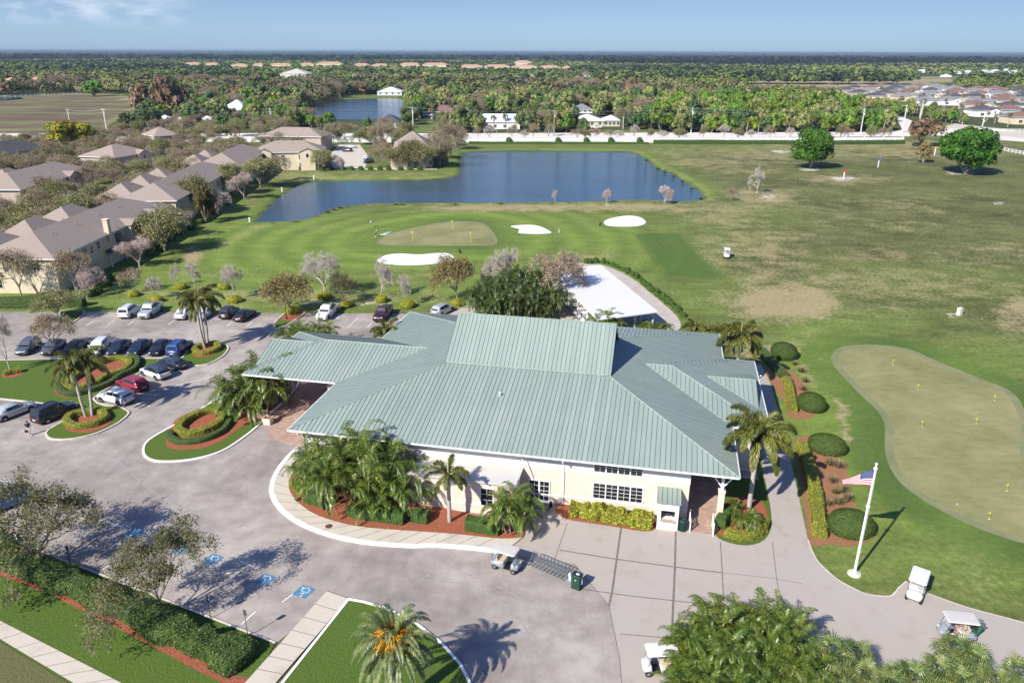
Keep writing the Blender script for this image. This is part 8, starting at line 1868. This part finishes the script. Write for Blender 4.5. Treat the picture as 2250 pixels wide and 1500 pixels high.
for i, (xb, yb, yt, c) in enumerate([(154, 271, 239, 0), (236, 293, 238, 0), (372, 262, 228, 0), (598, 284, 237, 0), (908, 283, 235, 0), (1217, 300, 241, 1), (1518, 292, 236, 0), (1890, 298, 238, 0), (1982, 292, 230, 0), (2021, 264, 220, 0), (2156, 289, 254, 0), (1834, 234, 208, 0), (1727, 220, 194, 0), (1668, 206, 186, 0), (1541, 194, 171, 0), (1885, 285, 255, 1)]):
    q = G(xb, yb); h = hat(xb, yb, yt); o = thing('utility_pole', ['pale utility pole behind the brown field, leftmost', 'pale utility pole at the corner of the white wall', 'pale utility pole in front of the dark casuarinas', 'pale utility pole behind the long plain townhouse roof', 'utility pole between the pond house and the brown-tiled house', 'timber pole in front of the low cream house', 'utility pole at the end of the green belt, above the low hedge', 'tall concrete pole behind the round bright green tree', 'tallest concrete pole, left one of the close pair at the junction', 'tallest concrete pole, right one of the close pair at the junction', 'concrete pole at the right end of the road fence', 'concrete pole in front of the first estate roofs', 'distant concrete pole in the palm scrub, third from the junction', 'distant concrete pole in the palm scrub, fourth from the junction', 'farthest concrete pole above the green belt', 'short timber pole beside the tall concrete pole'][i], 'utility pole', (q.x, q.y, 0))
    m_ = PWOOD if c else PCON; mb = MB(); mb.tube([(0, 0, 0), (0, 0, h)], [.32, .2], 8); mb.build('pole', m_, o)
    if h > 6: mb = MB(); mb.box(0, 0, h - .7, 2.6, .16, .16); mb.box(0, 0, h - 2.0, 1.8, .16, .16); mb.build('crossarm', m_, o); mb = MB(); mb.lathe([(.001, 0), (.25, .02), (.25, .9), (.001, 1.0)], 8, (.4, -.3, h - 3.4)); mb.build('transformer', PCON, o)
    tops.append(Vector((q.x, q.y, h)))
WIRE = plain('wire_grey', (.35, .35, .34), .6)
for pr in [(0, 1), (1, 3), (3, 4), (4, 5), (5, 6), (6, 7), (7, 8), (7, 11), (11, 12), (12, 13)]:
    a, b = tops[pr[0]], tops[pr[1]]; mb = MB()
    for dz, dx in ((-.5, -1.1), (-.5, 1.1), (-1.9, 0)):
        mb.tube([a.lerp(b, f) + Vector((dx, 0, dz - 4 * f * (1 - f) * min(2.2, (b - a).length * .012))) for f in [k_ / 12 for k_ in range(13)]], .035, 3, cap=False)
    tag(mb.build('power_line', WIRE), 'sagging power lines strung between the roadside poles', 'power line', 'power lines along the road')
q = G(1310, 282); car('pickup', (.62, .62, .62), 'pale work truck parked on the grass behind the roadside wall', (1318, 283), (1302, 283), z=.002)
q = G(1229, 281); o = thing('shipping_trailer', 'small red trailer under the palms behind the roadside wall', 'trailer', (q.x, q.y, 0)); mb = MB(); mb.bbox(0, 0, .7, 4.2, 2.2, 2.3, .08); mb.build('box', plain('trailer_red', (.30, .03, .03), .6), o); [wheel(o, x_, y_, .38) for x_ in (-.6, .5) for y_ in (1.05, -1.05)]

# ------------------------------------------------------------------ trees among the townhouses
def clear(x, y, m=0.0):
    for c, rz, hx, hy in FOOT:
        dx, dy = x - c.x, y - c.y
        if abs(dx) > 60 or abs(dy) > 60: continue
        cc, ss = math.cos(-rz), math.sin(-rz); a, b = dx * cc - dy * ss, dx * ss + dy * cc
        if abs(a) < hx + m and abs(b) < hy + m: return False
    return True
tr = random.Random(21); pts = []
ROOFS = [[(-40, 530), (85, 520), (165, 478), (290, 440), (372, 448), (130, 562), (-40, 575)], [(257, 436), (357, 412), (464, 364), (515, 367), (400, 436)], [(437, 364), (501, 341), (545, 318), (600, 325), (530, 363)], [(545, 315), (705, 312), (712, 333), (590, 335)], [(567, 286), (703, 286), (706, 298), (566, 298)], [(865, 313), (905, 285), (950, 290), (952, 326), (862, 328)], [(-40, 400), (20, 392), (150, 351), (205, 366), (45, 412), (-40, 420)], [(217, 340), (235, 325), (331, 316), (335, 330)], [(-40, 312), (60, 310), (108, 320), (-20, 335)]]
ZONE = [(-60, 420), (0, 318), (110, 326), (215, 318), (330, 280), (560, 268), (760, 285), (860, 300), (1000, 318), (1004, 345), (960, 368), (860, 366), (820, 320), (730, 330), (700, 366), (600, 372), (560, 384), (500, 420), (420, 470), (330, 520), (250, 580), (150, 545), (60, 560), (-60, 600)]
LANE = smooth(GP([(-60, 517), (60, 492), (150, 467), (240, 437), (330, 395), (420, 350), (510, 320)]), 3, False)
tries = 0
while len(pts) < 215 and tries < 16000:
    tries += 1; x, y = tr.uniform(-60, 1005), tr.uniform(266, 600)
    if tr.random() > (330 / y) ** .6 or not pip((x, y), ZONE): continue
    q = G(x, y)
    if not clear(q.x, q.y, -.6) or any(pip(PX((q.x, q.y, h_)), r_) for h_ in (4.5, 7.0) for r_ in ROOFS): continue
    if min((q.x - l_.x) ** 2 + (q.y - l_.y) ** 2 for l_ in LANE) < 14: continue
    if any((q.x - a) ** 2 + (q.y - b) ** 2 < 4.4 ** 2 for a, b in pts): continue
    if d_pond[min(np.searchsorted(ys, q.y), ny - 1), min(np.searchsorted(xs, q.x), nx - 1)] < 6: continue
    pts.append((q.x, q.y))
for i, (x, y) in enumerate(pts):
    k_ = tr.choice(['semi%d', 'semi%d', 'semi%d', 'oak%d', 'oak%d']) % tr.randrange(4); s_ = tr.uniform(3.2, 4.7)
    plant_tree(k_, x, y, s_, s_ * tr.uniform(1.55, 1.95), 'grey-olive oak in the grove around the townhouses' if 'oak' in k_ else 'sparse grey tree in the grove around the townhouses', 'tree', 'oaks among the townhouses' if 'oak' in k_ else 'grey trees among the townhouses', 'grove_oak' if 'oak' in k_ else 'grove_tree')
# young street trees on the verge behind the wall
for i, x in enumerate([1050, 1075, 1125, 1152, 1172, 1205, 1268, 1286, 1306, 1338, 1358, 1392, 1428, 1455, 1490, 1545, 1590, 1620, 1650, 1690, 1735, 1845, 1865, 1913, 1935, 1950]):
    q = G(x, 309 + tr.uniform(-2, 1)); k_ = tr.choice(['semi0', 'semi1', 'oak1', 'bare0']); plant_tree(k_, q.x, q.y, tr.uniform(1.6, 3.4), tr.uniform(4.5, 7.5), 'young street tree on the pale verge behind the white wall', 'tree', 'young trees along the road', 'street_tree')
for i, (x, y, s_) in enumerate([(992, 262, 1.0), (938, 248, 1.15), (1003, 272, .9), (1160, 270, 1.1), (1172, 280, 1.0), (1186, 276, 1.15), (1085, 288, .8), (1110, 284, .8), (1135, 290, .8), (1640, 296, .8), (1665, 297, .75), (2110, 292, 1.0), (1205, 300, .9), (906, 262, .9), (1490, 302, .7)]):
    q = G(x, y); plant_palm('coco', (q.x, q.y, 0), 'coconut palm with a feathery crown beside the houses along the road', s_, None, 'coconut palms along the road', 'coconut_palm')
# ------------------------------------------------------------------ the tree belt beyond the road
LAWN2 = [(745, 219), (770, 209), (900, 208), (900, 232), (770, 222)]
P2X = [(640, 256), (660, 238), (700, 228), (745, 216), (800, 216), (890, 216), (893, 240), (892, 262), (860, 266), (760, 267), (700, 264), (650, 261)]
NOGO = FIELDS + [LAWN2, P2X, [(1940, 300), (1965, 258), (2010, 256), (2080, 275), (2420, 300), (2420, 345), (1940, 330)], [(1050, 290), (1150, 290), (1150, 262), (1050, 262)], [(1255, 290), (1365, 290), (1365, 256), (1255, 256)], [(950, 262), (1015, 262), (1015, 240), (950, 240)]]
SEE = [EST, FIELDS[0], FIELDS[1], LAWN2, P2X[1:6] + [(885, 256), (860, 260), (760, 261), (700, 259)], [(1985, 292), (1975, 262), (2005, 262), (2060, 283), (2260, 296), (2260, 305)]]
def blocks(x, y, h):
    for f in (1.0, .6):
        a, b = PX((x, y, h * f))
        if any(pip((a, b), q) for q in SEE): return True
        for (x0, y0, x1, y1, Yh) in VIS:
            if y < Yh and x0 - 4 < a < x1 + 4 and b < y1 and PX((x, y, 0))[1] > y0: return True
    return False
def allowed(x, y, px, py):
    if pip((px, py), EST): return False
    if any(pip((px, py), q) for q in NOGO): return False
    return clear(x, y, 0.5)
cnt = {}; cells = {}; left_over = []
belt = []
tries = 0
while tries < 26000:
    tries += 1
    py = tr.uniform(196, 296) if tr.random() < .7 else tr.uniform(196, 240); px = tr.uniform(-40, 2290); q = G(px, py)
    if q.y < 396: continue
    if px > 1010 and px < 1990 and py > 292: continue
    if px < 218 and py > 210: continue
    if px < 1010 and py > 282 : continue
    big = tr.uniform(.75, 1.3); rad = 5.3 * big * (1 + max(0, (q.y - 500)) / 1400); cx_, cy_ = int(q.x // 9), int(q.y // 9); ok = True
    for ax in (-1, 0, 1):
        for ay in (-1, 0, 1):
            for (u_, v_, r_) in cells.get((cx_ + ax, cy_ + ay), ()):
                if (u_ - q.x) ** 2 + (v_ - q.y) ** 2 < ((r_ + rad) * .62) ** 2: ok = False
    if not ok or not allowed(q.x, q.y, px, py): continue
    if blocks(q.x, q.y, 9.5):
        rad *= .55
        if blocks(q.x, q.y, 5.0): continue
    cells.setdefault((cx_, cy_), []).append((q.x, q.y, rad)); belt.append((q.y, q.x, px, py, rad))
belt.sort()
KIND = {'green': ('green_tree', 'bright green broadleaf tree in the belt beyond the road', 'bright green trees of the belt'), 'dark': ('dark_tree', 'dark green broadleaf tree in the belt beyond the road', 'dark green trees of the belt'), 'khaki': ('khaki_tree', 'khaki-leaved tree in the belt beyond the road', 'khaki trees of the belt'), 'rust': ('rust_tree', 'rusty brown tree in the belt beyond the road', 'rusty trees of the belt'), 'semi': ('grey_tree', 'half-bare grey tree in the belt beyond the road', 'half-bare trees of the belt'), 'sabal': ('cabbage_palm', 'cabbage palm with a round crown in the belt beyond the road', 'cabbage palms of the belt')}
for (Yq, Xq, px, py, rad) in belt:
    u_ = .5 + .5 * math.sin(Xq * .021 + 1.3 * math.sin(Yq * .016)) ; r = tr.random() * .75 + u_ * .25
    if px > 1450: wts = [('sabal', .24), ('green', .34), ('khaki', .22), ('dark', .12), ('semi', .07), ('rust', .01)]
    elif px > 1000: wts = [('green', .30), ('khaki', .22), ('dark', .26), ('semi', .11), ('rust', .03), ('sabal', .08)]
    else: wts = [('green', .28), ('dark', .24), ('khaki', .18), ('semi', .16), ('rust', .08), ('sabal', .06)]
    acc = 0
    for kd, w_ in wts:
        acc += w_
        if r <= acc: break
    if cnt.get(kd, 0) >= 270: left_over.append((Xq, Yq, rad, kd)); continue
    cnt[kd] = cnt.get(kd, 0) + 1; nm, lab, grp = KIND[kd]
    if kd == 'sabal': plant_palm('sabal%d' % tr.randrange(2), (Xq, Yq, 0), lab, tr.uniform(1.0, 1.5), None, grp, nm); continue
    k2 = {'semi': 'semi%d' % tr.randrange(4), 'rust': 'rust%d' % tr.randrange(2)}.get(kd, kd + '%d' % tr.randrange(3))
    plant_tree(k2, Xq, Yq, rad, rad * tr.uniform(1.35, 1.9) + 1.5, lab, 'tree', grp, nm)
print('BELT', len(belt), cnt, len(left_over))
# ------------------------------------------------------------------ far woods, one mass to the horizon
t = NT('far_woods'); tint = t.attr('tint'); ri = t.n('ShaderNodeNewGeometry').outputs['Random Per Island']
c = t.ramp(tint, [(0, (.016, .022, .022)), (.08, (.030, .044, .024)), (.2, (.062, .084, .034)), (.4, (.11, .155, .04)), (.52, (.175, .225, .05)), (.66, (.195, .18, .085)), (.82, (.21, .165, .105)), (1, (.26, .215, .145))])
c = t.mix(1.0, c, t.ramp(ri, [(0, .86), (1, 1.13)]), 'MULTIPLY')
WOODS = t.bsdf(c, .9, spec=.1)
def woods(name, label, pos, rad, hgt, tint_, m, ls, g, kind='stuff'):
    N = len(pos); d = rdir(N * m, g); d[:, 2] = np.abs(d[:, 2]) * .9 + .05
    d = unit(d); lump = 1 + .22 * np.sin(d[:, 0] * 5 + np.repeat(g.uniform(0, 6, N), m)) * np.cos(d[:, 1] * 5 + np.repeat(g.uniform(0, 6, N), m))
    sc_ = np.stack([rad, rad, hgt * .62], 1); c_ = np.stack([pos[:, 0], pos[:, 1], hgt * .38], 1)
    P = np.repeat(c_, m, 0) + d * np.repeat(sc_, m, 0) * (lump * g.uniform(.72, 1.05, N * m))[:, None]
    nn = unit(d + rdir(N * m, g) * .3); u = unit(np.cross(nn, rdir(N * m, g))); v_ = np.cross(nn, u); s_ = (np.repeat(rad, m) * ls * g.uniform(.6, 1.2, N * m))[:, None]
    V = np.stack([P - u * s_, P + v_ * s_ * .7, P + u * s_, P - v_ * s_ * .7], 1); V[:, :, 2] = np.clip(V[:, :, 2], .1, np.repeat(hgt, m)[:, None] * 1.08)
    o = link(name, quads(name, V, WOODS, np.clip(np.repeat(tint_, m) + g.normal(0, .04, N * m), 0, 1))); tag(o, label, 'woods', None, kind); return o
g_ = np.random.default_rng(9)
def sample(n, y0, y1, half):
    Yv = y0 + (y1 - y0) * g_.random(n) ** .8; Xv = (g_.random(n) * 2 - 1) * (half * Yv + 30)
    vv = np.stack([Xv, Yv, np.full(n, -CH)], 1); kk_ = vv @ _F; px = 1125 + FPX * (vv @ _X) / kk_; py = 750 + FPX * (vv @ _Y) / kk_
    ok = (px > -60) & (px < 2310)
    for q in NOGO + [EST]: ok &= ~inside(px, py, q)
    fp = np.array([(f[0].x, f[0].y, f[2], f[3]) for f in FOOT if f[0].y > y0 - 40 and f[0].y < y1 + 40])
    for (cx_, cy_, hx, hy) in fp: ok &= ~((np.abs(Xv - cx_) < hx) & (np.abs(Yv - cy_) < hy + 3)) & ~((np.abs(Xv - cx_) < hx * .8) & (Yv < cy_) & (Yv > cy_ - hy - 30 - cy_ * .03))
    tv = np.stack([Xv, Yv, np.full(n, 10 - CH)], 1); kk_ = tv @ _F; tx = 1125 + FPX * (tv @ _X) / kk_; ty = 750 + FPX * (tv @ _Y) / kk_
    for q in SEE: ok &= ~inside(tx, ty, q) & ~inside(tx, (ty + py) / 2, q)
    for (x0_, y0_, x1_, y1_, Yh) in VIS: ok &= ~((Yv < Yh) & (tx > x0_ - 2) & (tx < x1_ + 2) & (ty < y1_) & (py > y0_))
    return Xv[ok], Yv[ok], px[ok], py[ok]
X1, Y1, px, py = sample(5200, 740, 1250, .72)
ti = np.clip(.42 + .30 * np.sin(X1 * .012) * np.cos(Y1 * .014 + 1) + g_.normal(0, .15, len(X1)), 0, 1)
woods('far_woods', 'mixed woods stretching beyond the pond and the houses', np.stack([X1, Y1], 1), g_.uniform(5, 11.5, len(X1)), g_.uniform(6, 13, len(X1)), ti, 80, .19, g_)
if left_over:
    lo_ = np.array([(a, b, r) for a, b, r, k in left_over]); tt = np.array([{'green': .5, 'dark': .12, 'khaki': .68, 'semi': .8, 'rust': .9, 'sabal': .6}[k] for a, b, r, k in left_over])
    woods('belt_woods', 'farther trees of the belt beyond the road, merging into one mass', lo_[:, :2], lo_[:, 2], lo_[:, 2] * 1.6 + 1.5, tt, 130, .17, g_)
X1, Y1, px, py = sample(15000, 1250, 3000, .72)
ti = np.clip(.34 + .25 * np.sin(X1 * .006) * np.cos(Y1 * .005 + 1) + g_.normal(0, .13, len(X1)), 0, 1)
woods('distant_woods', 'distant woods around the terracotta terraces', np.stack([X1, Y1], 1), g_.uniform(6, 13, len(X1)), g_.uniform(6, 11, len(X1)), ti, 14, .42, g_)
X1, Y1, px, py = sample(16000, 3000, 15000, .72)
band = np.exp(-((Y1 - 3800) / 900) ** 2)
ti = np.clip(.03 + g_.normal(0, .03, len(X1)) + .25 * (Y1 > 5500) * g_.random(len(X1)), 0, 1)
woods('horizon_woods', 'dark pine belt and low woods along the horizon', np.stack([X1, Y1], 1), g_.uniform(18, 45, len(X1)), g_.uniform(6, 12, len(X1)) + band * g_.uniform(2, 13, len(X1)), ti, 10, .45, g_)
X1, Y1, px, py = sample(5000, 15000, 43000, .72)
woods('horizon_woods', 'faint farthest woods on the horizon line', np.stack([X1, Y1], 1), g_.uniform(90, 220, len(X1)), g_.uniform(8, 17, len(X1)), np.clip(g_.normal(.1, .05, len(X1)), 0, 1), 10, .45, g_)
# a rougher belt of dark pines on the right, in front of the horizon
X1 = g_.uniform(250, 1750, 900); Y1 = 2250 + X1 * .25 + g_.normal(0, 60, 900)
woods('pine_belt', 'belt of dark casuarinas behind the far settlement at the right', np.stack([X1, Y1], 1), g_.uniform(6, 11, 900), g_.uniform(12, 24, 900), np.clip(g_.normal(.03, .03, 900), 0, 1), 22, .36, g_)
X1 = g_.uniform(-1, 1, 420); X1 = 330 + X1 * 190; Y1 = 1050 + g_.normal(0, 14, 420)
woods('pine_belt', 'tall dark tree row behind the tan field', np.stack([X1, Y1], 1), g_.uniform(5, 8, 420), g_.uniform(9, 17, 420), np.clip(g_.normal(.25, .18, 420), 0, 1), 34, .32, g_)

# ------------------------------------------------------------------ air
t = NT('haze_air'); pv = t.n('ShaderNodeVolumePrincipled'); pv.inputs['Color'].default_value = (.36, .48, .64, 1); pv.inputs['Density'].default_value = HAZE_D; pv.inputs['Anisotropy'].default_value = .0
t.L.new(pv.outputs[0], t.out.inputs[1])
mb = MB(); mb.obox((-46000, -4000, -3.5), (92000, 0, 0), (0, 51000, 0), (0, 0, 46.5)); hz = mb.build('haze', t.m); hz['kind'] = 'stuff'; hz['label'] = 'thin pale haze over the whole landscape'; hz['category'] = 'haze'
